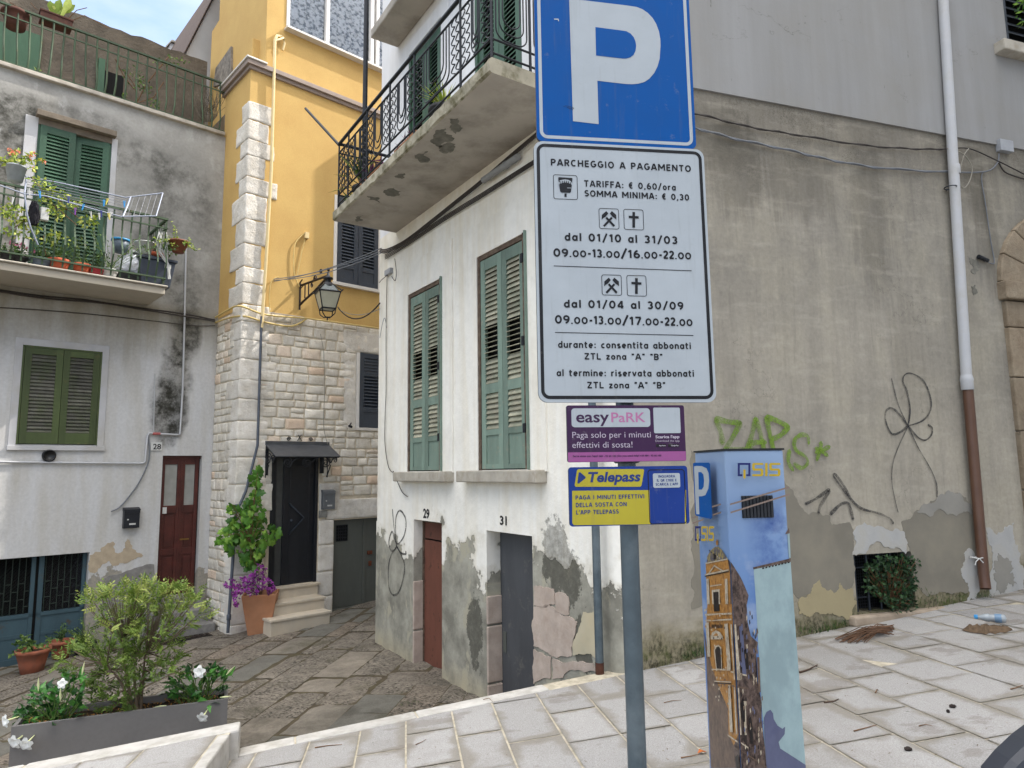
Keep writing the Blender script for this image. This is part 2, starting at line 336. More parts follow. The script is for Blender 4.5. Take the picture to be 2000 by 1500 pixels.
def m_stone(name='rubble_stone',c0='#eee9de',c1='#d4cbba',k=.98,warm='#d2b498'):
    t=NT(name); n=t.noise(7,8,.68); f=t.noise(40,6,.7); ti=t.attr()
    b=t.mix(t.ramp(n,[(.3,0.),(.72,1.)]),lin(c0,k),lin(c1,k))
    b=t.mix(t.ramp(ti,[(.88,0.),(.98,.7)]),b,lin(warm,k))
    b=t.mix(1,b,t.mr(ti,0,1,.82,1.12),'MULTIPLY')
    pit=t.ramp(t.vor(26),[(.05,1.),(.16,0.)]); pm=t.ma('MULTIPLY',pit,t.ramp(t.noise(3,4),[(.5,0.),(.66,1.)]))
    b=t.mix(t.ma('MULTIPLY',pm,.55),b,lin('#70675a',k))
    h=t.ma('SUBTRACT',t.ma('ADD',t.ma('MULTIPLY',n,1.2),t.ma('MULTIPLY',f,.5)),t.ma('MULTIPLY',pm,.8))
    so=t.ramp(t.noise(1.7,7,.66),[(.5,0.),(.75,.55)]); b=t.mix(so,b,lin('#8f8676',k))
    return t.out(b,.92,t.bump(h,1.0,.02),spec=.2)
def m_paver():      # bush-hammered limestone, sandy dirt creeping in from the joints
    t=NT('white_paving_stone'); ti=t.attr()
    a=t.uv('UVMap'); c=t.uv('UVB')
    d=t.ma('MINIMUM',t.ma('MINIMUM',t.sep(a,0),t.sep(a,1)),t.ma('MINIMUM',t.sep(c,0),t.sep(c,1)))
    n=t.noise(3.2,7,.62); n2=t.noise(1.1,5,.6); sp=t.noise(150,3,.75); sp2=t.noise(70,4,.7)
    b=t.mix(t.ramp(sp,[(.36,0.),(.64,1.)]),lin('#c9c5c0',0.468),lin('#f2f0ee',0.479))
    b=t.mix(1,b,t.mr(ti,0,1,.84,1.08),'MULTIPLY')
    e=t.ma('ADD',d,t.ma('MULTIPLY',t.ma('SUBTRACT',n,.5),-.22)); e=t.ma('ADD',e,t.ma('MULTIPLY',t.ma('SUBTRACT',n2,.46),-.36))
    dm=t.mr(e,-.01,.04,1,0)
    sc=t.mix(t.ramp(sp2,[(.3,0.),(.7,1.)]),lin('#c0b6a4',0.468),lin('#aca598',0.468))
    b=t.mix(t.ma('MULTIPLY',dm,.7),b,sc)
    ed=t.mr(d,.0,.02,1,0); b=t.mix(t.ma('MULTIPLY',ed,.22),b,lin('#a09a90',0.457))
    wet=t.ramp(t.noise(1.7,6,.6,t.pos((1,1.6,1))),[(.6,0.),(.63,1.)]); b=t.mix(t.ma('MULTIPLY',wet,.4),b,lin('#a2968a',0.457))
    gm=t.ramp(t.vor(5.5),[(.035,1.),(.06,0.)]); b=t.mix(t.ma('MULTIPLY',gm,t.ramp(t.noise(3,2),[(.5,0.),(.56,.55)])),b,lin('#6f6a62',.5))
    st2=t.ramp(t.noise(.9,7,.7),[(.5,0.),(.75,.5)]); b=t.mix(st2,b,lin('#a8a096',.5))
    return t.out(b,.82,t.bump(t.ma('ADD',sp,t.ma('MULTIPLY',sp2,.6)),.55,.006),spec=.3)
def m_alley():
    t=NT('old_alley_stone'); ti=t.attr(); n=t.noise(1.3,6,.62); n2=t.noise(4.5,7,.66); f=t.noise(60,5,.7)
    b=t.mix(t.ramp(n2,[(.3,0.),(.7,1.)]),lin('#cbbfae',0.541),lin('#a3998b',0.541))
    b=t.mix(t.ramp(ti,[(.7,0.),(.78,1.)]),b,lin('#a09d93',.5))
    b=t.mix(t.ramp(ti,[(.08,.5),(.14,0.)]),b,lin('#c0ab96',.52))
    b=t.mix(1,b,t.mr(t.attr(),0,1,1.02,.94),'MULTIPLY')
    # chisel pits full of soot, on the pitted slabs only
    x=t.n('ShaderNodeMapping'); x.inputs['Rotation'].default_value=(0,0,R(40)); x.inputs['Scale'].default_value=(30,66,30); t.l(t.pos(),x.inputs['Vector'])
    pv=t.noise(1,3,.6,x.outputs[0]); pit=t.ramp(pv,[(.51,0.),(.6,1.)])
    on=t.ma('MULTIPLY',t.ramp(ti,[(.62,1.),(.68,0.)]),t.ramp(t.noise(2.4,5,.6),[(.32,.15),(.5,1.)]))
    pm=t.ma('MULTIPLY',pit,on); b=t.mix(t.ma('MULTIPLY',pm,.9),b,lin('#2e2a22',0.462))
    # damp, moss and tan dirt
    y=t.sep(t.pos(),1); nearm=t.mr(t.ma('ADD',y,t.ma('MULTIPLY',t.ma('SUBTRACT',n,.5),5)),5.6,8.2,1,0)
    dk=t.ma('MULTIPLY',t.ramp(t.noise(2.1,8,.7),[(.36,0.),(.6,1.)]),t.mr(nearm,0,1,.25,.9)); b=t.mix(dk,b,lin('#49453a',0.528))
    ms=t.ma('MULTIPLY',t.ramp(t.noise(1.6,6,.65,t.pos((1,1,3))),[(.56,0.),(.7,1.)]),.5); b=t.mix(ms,b,lin('#5d5b38',0.495))
    b=t.mix(1,b,t.mr(f,.3,.7,.82,1.12),'MULTIPLY')
    return t.out(b,t.mr(n2,.3,.7,.45,.85),t.bump(t.ma('ADD',t.ma('MULTIPLY',pm,-1.4),t.ma('ADD',f,n2)),.7,.012),spec=.4)
def m_leaf(name,c0,c1,c2=None,k=.9,ro=.5,tr=.25):
    if name in MATS: return MATS[name]
    t=NT(name); st=[(0.,lin(c0,k)),(.6,lin(c1,k)),(1.,lin(c2 or c1,k))]
    b=t.ramp(t.attr(),st); b=t.mix(1,b,t.mr(t.noise(20,3),.3,.7,.85,1.12),'MULTIPLY')
    p=t.n('ShaderNodeBsdfPrincipled'); t.l(b,p.inputs['Base Color']); p.inputs['Roughness'].default_value=ro; p.inputs['Specular IOR Level'].default_value=.35
    q=t.n('ShaderNodeBsdfTranslucent'); t.l(b,q.inputs[0]); x=t.n('ShaderNodeMixShader'); x.inputs[0].default_value=tr
    t.l(p.outputs[0],x.inputs[1]); t.l(q.outputs[0],x.inputs[2]); o=t.n('ShaderNodeOutputMaterial'); t.l(x.outputs[0],o.inputs['Surface'])
    MATS[name]=t.m; return t.m
def m_spray(name,col,k=.7):
    t=NT(name); b=t.mix(1,lin(col,k),t.mr(t.noise(18,5),.3,.7,.8,1.25),'MULTIPLY'); p=t.n('ShaderNodeBsdfPrincipled'); t.l(b,p.inputs['Base Color']); p.inputs['Roughness'].default_value=.75
    q=t.n('ShaderNodeBsdfTransparent'); x=t.n('ShaderNodeMixShader'); f=t.ma('MULTIPLY',t.ramp(t.noise(60,5,.7),[(.3,.25),(.58,1.)]),t.ramp(t.noise(3.2,4),[(.34,.45),(.55,1.)])); t.l(f,x.inputs[0]); t.l(q.outputs[0],x.inputs[1]); t.l(p.outputs[0],x.inputs[2])
    o=t.n('ShaderNodeOutputMaterial'); t.l(x.outputs[0],o.inputs['Surface']); return t.m
def m_sheetpaint(name,col,chips='#6a5a48',ro=.55,amt=.5,sc=6,streak=True,k=.62):   # painted wood or sheet metal, faded, chipped
    if name in MATS: return MATS[name]
    t=NT(name); n=t.noise(sc,7,.68,t.pos((1,1,.3 if streak else 1))); f=t.noise(40,5,.6)
    b=t.mix(1,lin(col,k),t.mr(n,.3,.7,.8,1.18),'MULTIPLY')
    b=t.mix(t.ma('MULTIPLY',t.ramp(t.noise(sc*1.7,8,.72),[(.58,0.),(.66,1.)]),amt),b,lin(chips,k))
    b=t.mix(1,b,t.mr(t.attr(),0,1,.8,1.2),'MULTIPLY')
    MATS[name]=t.out(b,ro,t.bump(t.ma('ADD',f,n),.35,.003),spec=.4); return MATS[name]
W_WHITE=m_white(); W_R=m_rwall(); W_RU=m_rupper(); W_UP=m_upwhite(); W_GREY=m_grey(); W_YEL=m_yellow()
STONE=m_stone(); QUOIN=m_stone('quoin_stone','#f2eee6','#dbd3c5',.97,'#d9cfbc'); PAVER=m_paver(); ALLEY=m_alley()
MORTAR=plain('lime_mortar','#cdc1ab',.95,var=.2,scale=9,bump=.5)
CREAM=plain('cream_joint',lin('#d0c6b0',.72),.95,var=.3,scale=14,bump=.4)
ALLEYBED=plain('alley_dirt','#4d4436',.95,var=.35,scale=8,bump=.6,dirt='#4c4a2a')
KERB=plain('worn_limestone',lin('#dedad3',.62),.85,var=.14,scale=7,bump=.5,dirt=lin('#a39a86',.6),dscale=9,damt=.5,tint=.12)
CONC=plain('soffit_plaster',lin('#b3aca2',.92),.9,var=.12,scale=2.2,bump=.35,dirt='#5e5a4e',dscale=2.3,damt=.55)
MOSS=plain('mossy_concrete',lin('#b3ac98',.8),.92,var=.2,scale=6,bump=.7,dirt='#4e4a26',dscale=7,damt=.95)
SILL=plain('sill_marble',lin('#c9c2b4',.7),.75,var=.15,scale=7,bump=.35,dirt='#8e8371',dscale=9,damt=.6)
IRON=plain('black_iron',lin('#23262b',1),.5,.3,var=.3,scale=30,bump=.2)
IRONB=plain('bluish_iron',lin('#3a4048',1),.42,.5,var=.3,scale=30,bump=.2)
GREENIRON=m_sheetpaint('green_painted_iron','#52684c','#8a6a3c',.6,.5,9,False)
SHUT_D=m_sheetpaint('dark_green_shutter','#42694f','#4a5a42',.5,.5,5)
SHUT_O=m_sheetpaint('olive_green_shutter','#57663a','#7a7544',.55,.6,5)
SHUT_A=m_sheetpaint('faded_green_shutter','#8ea596','#b0ae9a',.7,.7,7)
SLAT_A=plain('bare_slat_wood',lin('#bab69f',.68),.85,var=.25,scale=9,bump=.3,tint=.25,dirt='#6d7f6a',dscale=6,damt=.5)
SLAT_O=plain('grey_slat_wood',lin('#7d7b70',.5),.8,var=.25,scale=9,bump=.3,tint=.3,dirt='#4f5a38',dscale=6,damt=.6)
BROWNW=plain('weathered_brown_wood',lin('#5b4a3e',.85),.8,var=.35,scale=10,bump=.4,dirt='#8a7c68',dscale=14,damt=.5)
ANTH=plain('anthracite_paint',lin('#3f4650',.9),.35,.1,var=.08,scale=20,bump=.05,spec=.5)
DARKIN=plain('dark_interior','#0c0c0c',.9,var=.2)
RUST=m_sheetpaint('rust_brown_door','#83503f','#45291f',.7,.75,4.5)
GREYDOOR=m_sheetpaint('slate_grey_door','#5a5c60','#86837c',.6,.5,3.4)
GREYDOOR2=m_sheetpaint('green_grey_door','#6e716a','#8f9088',.5,.3,2)
BLUEDOOR=m_sheetpaint('peeling_blue_door','#46606a','#5b4a36',.6,.85,2.4)
WOODDOOR=plain('brown_wood_door',lin('#4a231d',1),.45,var=.3,scale=7,bump=.2)
WHITEPL=plain('white_plastic',lin('#e6e6e2',.7),.4,var=.06,bump=.05)
TERRA=plain('terracotta',lin('#c88e68',.66),.75,var=.1,scale=8,bump=.15,dirt='#a8683f',dscale=3,damt=.3)
TERRA2=plain('old_terracotta',lin('#9a5a42',.9),.85,var=.2,scale=9,bump=.3,dirt='#6d5548',dscale=6,damt=.6)
TRAV=plain('travertine',lin('#d8ccb8',.8),.55,var=.12,scale=6,bump=.12,dirt='#b5a58b',dscale=3,damt=.5)
SOIL=plain('potting_soil','#3a2c20',.95,var=.5,scale=40,bump=.9,bd=.02)
# ---------------------------------------------------------------- ground
def clip(poly,p0,n):      # keep side where (p-p0).n>=0 ; poly of (x,y)
    out=[]
    for i in range(len(poly)):
        a=poly[i]; b=poly[(i+1)%len(poly)]
        da=(a[0]-p0[0])*n[0]+(a[1]-p0[1])*n[1]; db=(b[0]-p0[0])*n[0]+(b[1]-p0[1])*n[1]
        if da>=0: out.append(a)
        if (da>=0)!=(db>=0):
            t=da/(da-db); out.append((a[0]+(b[0]-a[0])*t,a[1]+(b[1]-a[1])*t))
    return out
E1=(-.153,.988); E2=(.988,.153)
def ab(x,y): return x*E1[0]+y*E1[1],x*E2[0]+y*E2[1]
def xy(a,b): return a*E1[0]+b*E2[0],a*E1[1]+b*E2[1]
KL=WR.P(0,0,.17-.34)      # pavement edge runs on in line with the street wall, slightly behind it
KN=(WR.n.x,WR.n.y)
KSW=.17                   # width of the edge stones
r=random.Random(3)
mb=MB()
def ghit(px,py):
    q=ray(px,py); t=(.06-CH)/(q.z-.0893*q.x+.0145*q.y); return CAM+q*t
bs=[ab(*ghit(px,py)[:2])[1] for px,py in((960,1372),(1047,1355),(1130,1340),(1207,1322),(1295,1312))]
rows=list(bs)
while rows[0]>-7: rows.insert(0,rows[0]-r.uniform(.27,.36))
while rows[-1]<11: rows.append(rows[-1]+r.uniform(.28,.40))
stepb=ab(*ghit(470,1455)[:2])[1]      # everything left of this line stands one step higher
def inter_kerb(poly): 
    p0=(KL.x+KN[0]*KSW,KL.y+KN[1]*KSW); poly=clip(poly,p0,KN)
    return poly
def tiles(mb,b0,b1,dz,filt):
    a=-7.0+r.random()*.4
    while a<9.5:
        l=r.choice((.34,.42,.5,.58,.66,.8))*r.uniform(.9,1.1); g=.006
        A0,A1,B0,B1=a+g,a+l-g,b0+g,b1-g
        poly=[xy(A0,B0),xy(A0,B1),xy(A1,B1),xy(A1,B0)]
        poly=filt(poly)
        if len(poly)>2:
            ti=r.random(); pts=[]; u1=[]; u2=[]; hz=r.uniform(-.0025,.0025); tA,tB=r.uniform(-.006,.006),r.uniform(-.006,.006)
            for x,y in poly:
                pa,pb=ab(x,y); pts.append((x,y,zG(x,y)+dz+hz+tA*(pa-A0-l/2)+tB*(pb-B0-.15))); u1.append((pa-A0,pb-B0)); u2.append((A1-pa,B1-pb))
            nrm=(Vector(pts[1])-Vector(pts[0])).cross(Vector(pts[2])-Vector(pts[0]))
            if nrm.z<0: pts.reverse(); u1.reverse(); u2.reverse()
            mb.face(pts,0,ti,(u1,u2))
        a+=l
for b0,b1 in zip(rows,rows[1:]):
    if b1<=stepb+.01: continue
    tiles(mb,max(b0,stepb),b1,0,inter_kerb)
# joint bed
def sheet(mb,poly,zf,mi):
    pts=[(x,y,zf(x,y)) for x,y in poly]
    if (Vector(pts[1])-Vector(pts[0])).cross(Vector(pts[2])-Vector(pts[0])).z<0: pts.reverse()
    mb.face(pts,mi,.5,([(1,1)]*len(pts),[(1,1)]*len(pts)))
far=[xy(-7.2,-8),xy(-7.2,12),xy(10,12),xy(10,-8)]
sheet(mb,clip(far,(KL.x,KL.y),KN),lambda x,y:zG(x,y)-.004,1)
build('pavement',mb,[PAVER,CREAM],kind='structure')
# edge stones of the pavement
mb=MB(); u=-.60
SB=[]
while u>-9:
    l=r.uniform(.7,1.25); a=u-l
    def K(uu,o,z): 
        p=WR.P(uu,0,o-.17); return Vector((p.x,p.y,zG(p.x,p.y)+z))
    if a<-2.76: a2=max(a,-2.76)
    else: a2=a
    if u>-2.76:
        g=.004
        mb.hexa([K(a2+g,KSW-.002,-1.0),K(u-g,KSW-.002,-1.0),K(u-g,0,-1.0),K(a2+g,0,-1.0),K(a2+g,KSW-.002,.006),K(u-g,KSW-.002,.006),K(u-g,0,.002),K(a2+g,0,.002)],0,r.random())
    u=a
build('pavement_edge',mb,KERB,kind='structure',bev=.012,merge=True)
# raised step at the left: same paving one riser higher
mb=MB(); RS=.17
def inter_step(poly):
    poly=clip(poly,(KL.x+KN[0]*.2,KL.y+KN[1]*.2),KN)
    q=xy(0,stepb-.08); return clip(poly,q,(-E2[0],-E2[1])) if poly else poly
srows=[stepb-.08]
while srows[-1]>-7: srows.append(srows[-1]-r.uniform(.3,.42))
for b1,b0 in zip(srows,srows[1:]): tiles(mb,b0,b1,RS,inter_step)
def stp(a,b,z): x,y=xy(a,b); return Vector((x,y,zG(x,y)+z))
pl=clip([xy(-7,-7),xy(-7,stepb-.008),xy(10,stepb-.008),xy(10,-7)],(KL.x+KN[0]*.02,KL.y+KN[1]*.02),KN)
sheet(mb,pl,lambda x,y:zG(x,y)+RS-.005,1)
build('raised_pavement',mb,[PAVER,CREAM],kind='structure')
mb=MB(); kp=WR.P(-2.76,0,-.17); ka,kb=ab(kp.x,kp.y)
# edge stones of the step: one run along the alley, one along its right side
u=-2.75
while u>-9:
    l=r.uniform(.9,1.5); a=u-l; g=.004
    mb.hexa([K(a+g,.2,-1.2),K(u-g,.2,-1.2),K(u-g,0,-1.2),K(a+g,0,-1.2),K(a+g,.2,RS+.004),K(u-g,.2,RS+.004),K(u-g,0,RS),K(a+g,0,RS)],0,r.random()); u=a
a=ka-.24
while a>-6:
    l=r.uniform(.6,.95); g=.004
    mb.hexa([stp(a-l+g,stepb-.075,-.3),stp(a-l+g,stepb,-.3),stp(a-g,stepb,-.3),stp(a-g,stepb-.075,-.3),stp(a-l+g,stepb-.075,RS+.004),stp(a-l+g,stepb,RS+.004),stp(a-g,stepb,RS+.004),stp(a-g,stepb-.075,RS+.004)][::1],0,r.random()); a-=l
build('step_edge',mb,KERB,kind='structure',bev=.014,merge=True)
# alley paving: rows of old slabs
mb=MB(); ya=R(11.5); r1=(math.sin(ya),math.cos(ya)); r2=(math.cos(ya),-math.sin(ya))
def axy(a,b): return a*r1[0]+b*r2[0],a*r1[1]+b*r2[1]
b=-15.0
while b<4:
    wd=r.choice((.26,.3,.34,.4,.46)); a=3+r.random()*.6
    while a<22:
        l=r.uniform(.45,1.1); g=r.uniform(.003,.008); ti=r.random(); dz=r.uniform(-.006,.006); tx=r.uniform(-.008,.008); ty=r.uniform(-.008,.008)
        pc=axy(a+l/2,b+wd/2)
        if (pc[0]-KL.x)*KN[0]+(pc[1]-KL.y)*KN[1]<.5 and pc[1]<19:
            n1,n2=max(2,int(l/.08)),max(2,int(wd/.08)); rows_=[]
            for i in range(n1+1):
                row=[]
                for j in range(n2+1):
                    fa=i/n1; fb=j/n2
                    ea=min(fa,1-fa)*l; eb=min(fb,1-fb)*wd; e=min(ea,eb)
                    x,y=axy(a+g+(l-2*g)*fa+(r.uniform(-.008,.008) if 0<i<n1 else r.uniform(-.006,.006)),b+g+(wd-2*g)*fb+(r.uniform(-.006,.006) if j in(0,n2) else 0))
                    row.append((x,y,zA(x,y)+dz+tx*(fa-.5)+ty*(fb-.5)-(.012 if e<.01 else 0)+r.uniform(-.003,.003)))
                rows_.append(row)
            mb.grid(rows_,0,ti)
        a+=l
    b+=wd
mb.face([(-20,1,zA(-20,1)-.012),(6,1,zA(6,1)-.012),(6,26,zA(6,26)-.012),(-20,26,zA(-20,26)-.012)],1,.5)
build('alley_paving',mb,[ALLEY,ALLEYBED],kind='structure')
mb=MB(); mb.face([(-300,-300,-2.6),(300,-300,-2.6),(300,300,-2.6),(-300,300,-2.6)])
build('ground',mb,ALLEYBED,kind='structure')
# ---------------------------------------------------------------- wall sheets
def wallsheet(mb,fr,u0,u1,z0,z1,holes=(),o=0,mi=0,back=None,maxc=None):
    us=sorted({u0,u1,*[h[i] for h in holes for i in(0,1) if u0<h[i]<u1]}); zs=sorted({z0,z1,*[h[i] for h in holes for i in(2,3) if z0<h[i]<z1]})
    for a,b in zip(us,us[1:]):
        for c,d in zip(zs,zs[1:]):
            m,k=(a+b)/2,(c+d)/2
            if any(h[0]<m<h[1] and h[2]<k<h[3] for h in holes): continue
            mb.face([fr.P(a,c,o),fr.P(b,c,o),fr.P(b,d,o),fr.P(a,d,o)],mi)
    for h in holes:
        a,b,c,d,e=h[:5]; q=o-e
        mb.face([fr.P(a,c,o),fr.P(a,d,o),fr.P(a,d,q),fr.P(a,c,q)],mi); mb.face([fr.P(b,d,o),fr.P(b,c,o),fr.P(b,c,q),fr.P(b,d,q)],mi)
        mb.face([fr.P(a,d,o),fr.P(b,d,o),fr.P(b,d,q),fr.P(a,d,q)],mi); mb.face([fr.P(b,c,o),fr.P(a,c,o),fr.P(a,c,q),fr.P(b,c,q)],mi)
        if back is not None: mb.face([fr.P(a,c,q),fr.P(b,c,q),fr.P(b,d,q),fr.P(a,d,q)],back)
def leaf_geo(mb,fr,u0,u1,z0,z1,o,rails,st=.07,th=.035,pitch=.05,solid=None,fm=0,sm=1,rr=rng,open_z=None):
    # louvred leaf: two stiles, rails at the given heights, slats between
    o0=o-th
    mb.box(fr,u0,u0+st,z0,z1,o0,o,fm,rr.random()); mb.box(fr,u1-st,u1,z0,z1,o0,o,fm,rr.random())
    for a,b in rails: mb.box(fr,u0+st,u1-st,a,b,o0+.002,o-.002,fm,rr.random())
    zz=sorted(rails)
    for (a,b),(c,d) in zip(zz,zz[1:]):
        if solid and solid[0]<=b<solid[1]:
            mb.box(fr,u0+st,u1-st,b,c,o0+.012,o-.014,fm,.45); continue
        n=max(1,int(round((c-b)/pitch))); h=(c-b)/n
        for i in range(n):
            za=b+i*h+.002; tilt=h*1.0; t=rr.random(); P=fr.P; x0,x1=u0+st,u1-st; thk=.007
            of,ob=o-.003,o0+.003
            if open_z and open_z[0]<za<open_z[1]: za+=h*.35; tilt=h*.15; of=o+.012
            mb.hexa([P(x0,za,of),P(x1,za,of),P(x1,za+tilt,ob),P(x0,za+tilt,ob),P(x0,za+thk,of),P(x1,za+thk,of),P(x1,za+tilt+thk,ob),P(x0,za+tilt+thk,ob)],sm,t)
def jitter_poly(pts,amp,rr,lev=3):
    for _ in range(lev):
        q=[]
        for i in range(len(pts)):
            a,b=pts[i],pts[(i+1)%len(pts)]; L_=math.hypot(b[0]-a[0],b[1]-a[1]); k=rr.uniform(-amp,amp)*L_
            q+= [a,((a[0]+b[0])/2-(b[1]-a[1])/max(L_,1e-6)*k,(a[1]+b[1])/2+(b[0]-a[0])/max(L_,1e-6)*k)]
        pts=q
    return pts
def patch(mb,fr,pxs,o,mi=0,amp=.22,lev=3,seed=1,t=.5,th=.004):
    pts=jitter_poly([fr.px(x,y) for x,y in pxs],amp,random.Random(seed),lev)
    ar=sum(pts[i][0]*pts[(i+1)%len(pts)][1]-pts[(i+1)%len(pts)][0]*pts[i][1] for i in range(len(pts)))
    if (ar<0)==(fr.n.dot(fr.d.cross(Vector((0,0,1))))>0): pts.reverse()
    mb.prism(fr,pts,o-th,o,mi,t)
def hang(fr,a,b,sag,o=.02,n=14):      # cable between two pixels on a wall plane
    p,q=fr.w(*a,o),fr.w(*b,o); return [p.lerp(q,i/n)-Vector((0,0,sag*4*(i/n)*(1-i/n))) for i in range(n+1)]
# ================================================================ the white corner house
TOPZ=10.8
WH=thing('corner_house',(.825,5.5,0),'white and grey corner house with faded green shutters, iron balcony and peeling foot','house')
mb=MB()
D30=(3.035,3.80,-1.2,1.035,.19); D31=(1.20,2.03,-1.2,1.015,.22)
W1=(2.99,3.965,1.632,3.95,.10); W2=(1.19,2.155,1.635,3.965,.10)
BZ=5.03
wallsheet(mb,WL,.14,5.0,-1.3,BZ,[D30,D31,W1,W2],0,0,2)
UD1=(2.99,3.965,5.1,7.35,.09); UD2=(1.19,2.155,5.1,7.35,.09)
wallsheet(mb,WL,.14,5.0,BZ,TOPZ,[UD1,UD2],.0,1,2)
# rounded street corner
a0=WL.P(.14,0); b0=WR.P(.14,0); cn=WL.P(0,0)
arc=[(a0*(1-t)**2+cn*(2*t*(1-t))+b0*t**2) for t in [i/8 for i in range(9)]]
mb.grid([[p+Vector((0,0,z)) for p in arc] for z in(-1.3,BZ)],0)
mb.grid([[p+Vector((0,0,z)) for p in arc] for z in(BZ,TOPZ)],1)
# far end, bulging out a little at the foot
e=WL.P(5.0,0); ed=-WL.n
for z0,z1,m in((-1.3,BZ,0),(BZ,TOPZ,1)):
    mb.face([e+Vector((0,0,z0)),e+ed*6+Vector((0,0,z0)),e+ed*6+Vector((0,0,z1)),e+Vector((0,0,z1))],m)
mb.hexa([WL.P(4.9,-1.3,.002),WL.P(5.02,-1.3,.002),WL.P(5.035,-1.3,-.3),WL.P(4.9,-1.3,-.3),WL.P(4.9,.95,.002),WL.P(5.02,.95,.002),WL.P(5.035,.95,-.3),WL.P(4.9,1.12,-.3)],0)
# raised plaster surrounds
for (a,b,c,d,_),(L0,R0,T0) in ((W1,(4.24,2.735,4.36)),(W2,(2.45,.92,4.34))):
    o=.022
    mb.box(WL,R0,a,c-.02,d,-.01,o,0); mb.box(WL,b,L0,c-.02,d,-.01,o,0); mb.box(WL,R0,L0,d,T0,-.01,o,0)
for (a,b,c,d,_) in(UD1,UD2):
    o=.03; mb.box(WL,a-.2,a,c,d,-.01,o,1); mb.box(WL,b,b+.2,c,d,-.01,o,1); mb.box(WL,a-.2,b+.2,d,d+.2,-.01,o,1)
build('alley_wall',mb,[W_WHITE,W_UP,DARKIN],WH)
mb=MB()
BW=(2.32,3.0,.33,.835,.16); WRW=(4.99,6.1,6.22,7.9,.12)
wallsheet(mb,WR,.14,9.0,-.6,BZ,[BW],0,0,2)
build('street_wall',mb,[W_R,W_RU,DARKIN],WH)
mb=MB(); wallsheet(mb,WR,.05,9.0,BZ,TOPZ,[WRW],.022,0,1)
mb.face([WR.P(.05,BZ,.022),WR.P(9,BZ,.022),WR.P(9,BZ,-.02),WR.P(.05,BZ,-.02)],0)
build('upper_coat',mb,[W_RU,DARKIN],WH)
# roof and unseen blocks added behind it to shade yellow house and alley
mb=MB(); mb.face([WL.P(5,TOPZ-.01),WL.P(0,TOPZ-.01),WR.P(9,TOPZ-.01),WR.P(9,TOPZ-.01,-6),e+ed*6+Vector((0,0,TOPZ-.01))],0)
build('roof',mb,CONC,WH)
mb=MB()
def obox(mb,p,d,l,wd,z0,z1,mi=0):
    d=Vector((d[0],d[1],0)).normalized(); n=Vector((-d.y,d.x,0)); p=Vector((p[0],p[1],0))
    q=[p,p+d*l,p+d*l+n*wd,p+n*wd]; mb.hexa([a+Vector((0,0,z0)) for a in q]+[a+Vector((0,0,z1)) for a in q],mi)
sd=Vector((math.sin(R(SUN_AZ)),math.cos(R(SUN_AZ)),0)); te=math.tan(R(SUN_EL))
PE=YR.P(1.17,0)+sd*3.2
obox(mb,(PE.x,PE.y),(sd.x,sd.y),5,5,-1.2,6.95+3.2*te)
PL=YR.P(-.6,0); q=PE-Vector((-sd.y,sd.x,0))*3.0
obox(mb,(q.x,q.y),(sd.x,sd.y),5,2.98,-1.2,4.55+3.2*te)
build('unseen_shade_blocks',mb,W_UP,WH)
# bare stone and patches at the foot
PKS=plain('exposed_pink_stone',lin('#cdbcae',.74),.9,var=.15,scale=7,bump=.6,dirt='#9a8575',dscale=8,damt=.45)
CEMD=plain('dark_cement',lin('#77756c',.74),.92,var=.2,scale=9,bump=.5,dirt='#8f8c82',dscale=12,damt=.6)
CEML=plain('pale_cement',lin('#b5b1a4',.72),.92,var=.15,scale=6,bump=.4,dirt='#8c897d',dscale=5,damt=.5)
CRM=plain('cream_patch',lin('#d8cdb0',.7),.9,var=.1,scale=5,bump=.3,dirt='#bfb090',dscale=4,damt=.5)
PSET=[None,None]
def pobj(k,fr,pxs,o,mi=0,*a_,**kw):
    m=MB(); a_=list(a_); a_[0:2]=[a_[0]*1.35,a_[1]+1] if len(a_)>1 else a_; patch(m,fr,pxs,o,0,*a_,**kw); build('plaster_patch',m,PSET[k][mi],WH)
PSET[0]=[PKS,CEMD,CEML,CRM,W_UP]
for i,pxs in enumerate([[(1043,1145),(1082,1150),(1085,1180),(1043,1182)],[(1085,1158),(1110,1165),(1112,1200),(1086,1196)],
  [(1043,1185),(1110,1203),(1128,1215),(1120,1250),(1118,1280),(1080,1282),(1043,1262)],[(1043,1268),(1078,1282),(1076,1325),(1043,1336)],[(1080,1286),(1160,1295),(1165,1312),(1080,1326)]]): pobj(0,WL,pxs,.008,0,.08,3,30+i,t=.3+.1*i,th=.012)
pobj(0,WL,[(1118,1262),(1140,1195),(1165,1190),(1168,1286),(1120,1280)],.006,3,.1,3,53)
# street wall patches
CG=plain('grey_cement_coat',lin('#a09a8c',0.576),.92,var=.1,scale=3,bump=.3,dirt='#888273',dscale=3,damt=.6)
CG2=plain('light_cement_coat',lin('#b1aea6',0.576),.92,var=.1,scale=3,bump=.3,dirt='#98948a',dscale=4,damt=.5)
LIME=plain('limewash_patch',lin('#d6d6d4',0.605),.9,var=.1,scale=5,bump=.5,dirt='#a09a8a',dscale=5,damt=.55)
YOL=plain('old_cream_paint',lin('#cbbd96',0.590),.9,var=.12,scale=6,bump=.3,dirt='#8f8569',dscale=6,damt=.5)
PSET[1]=[CG,CG2,LIME,YOL,CEMD]
pobj(1,WR,[(1350,1140),(1350,880),(1540,950),(1560,985),(1580,1005),(1620,1008),(1625,1025),(1660,1020),(1665,1084),(1662,1196),(1640,1180),(1610,1165),(1585,1160),(1560,1170),(1350,1190)],.003,0,.12,4,81)
pobj(1,WR,[(1760,1020),(1785,1000),(1830,975),(1870,962),(1896,990),(1905,1060),(1905,1150),(1860,1160),(1810,1165),(1785,1110)],.003,0,.12,4,82)
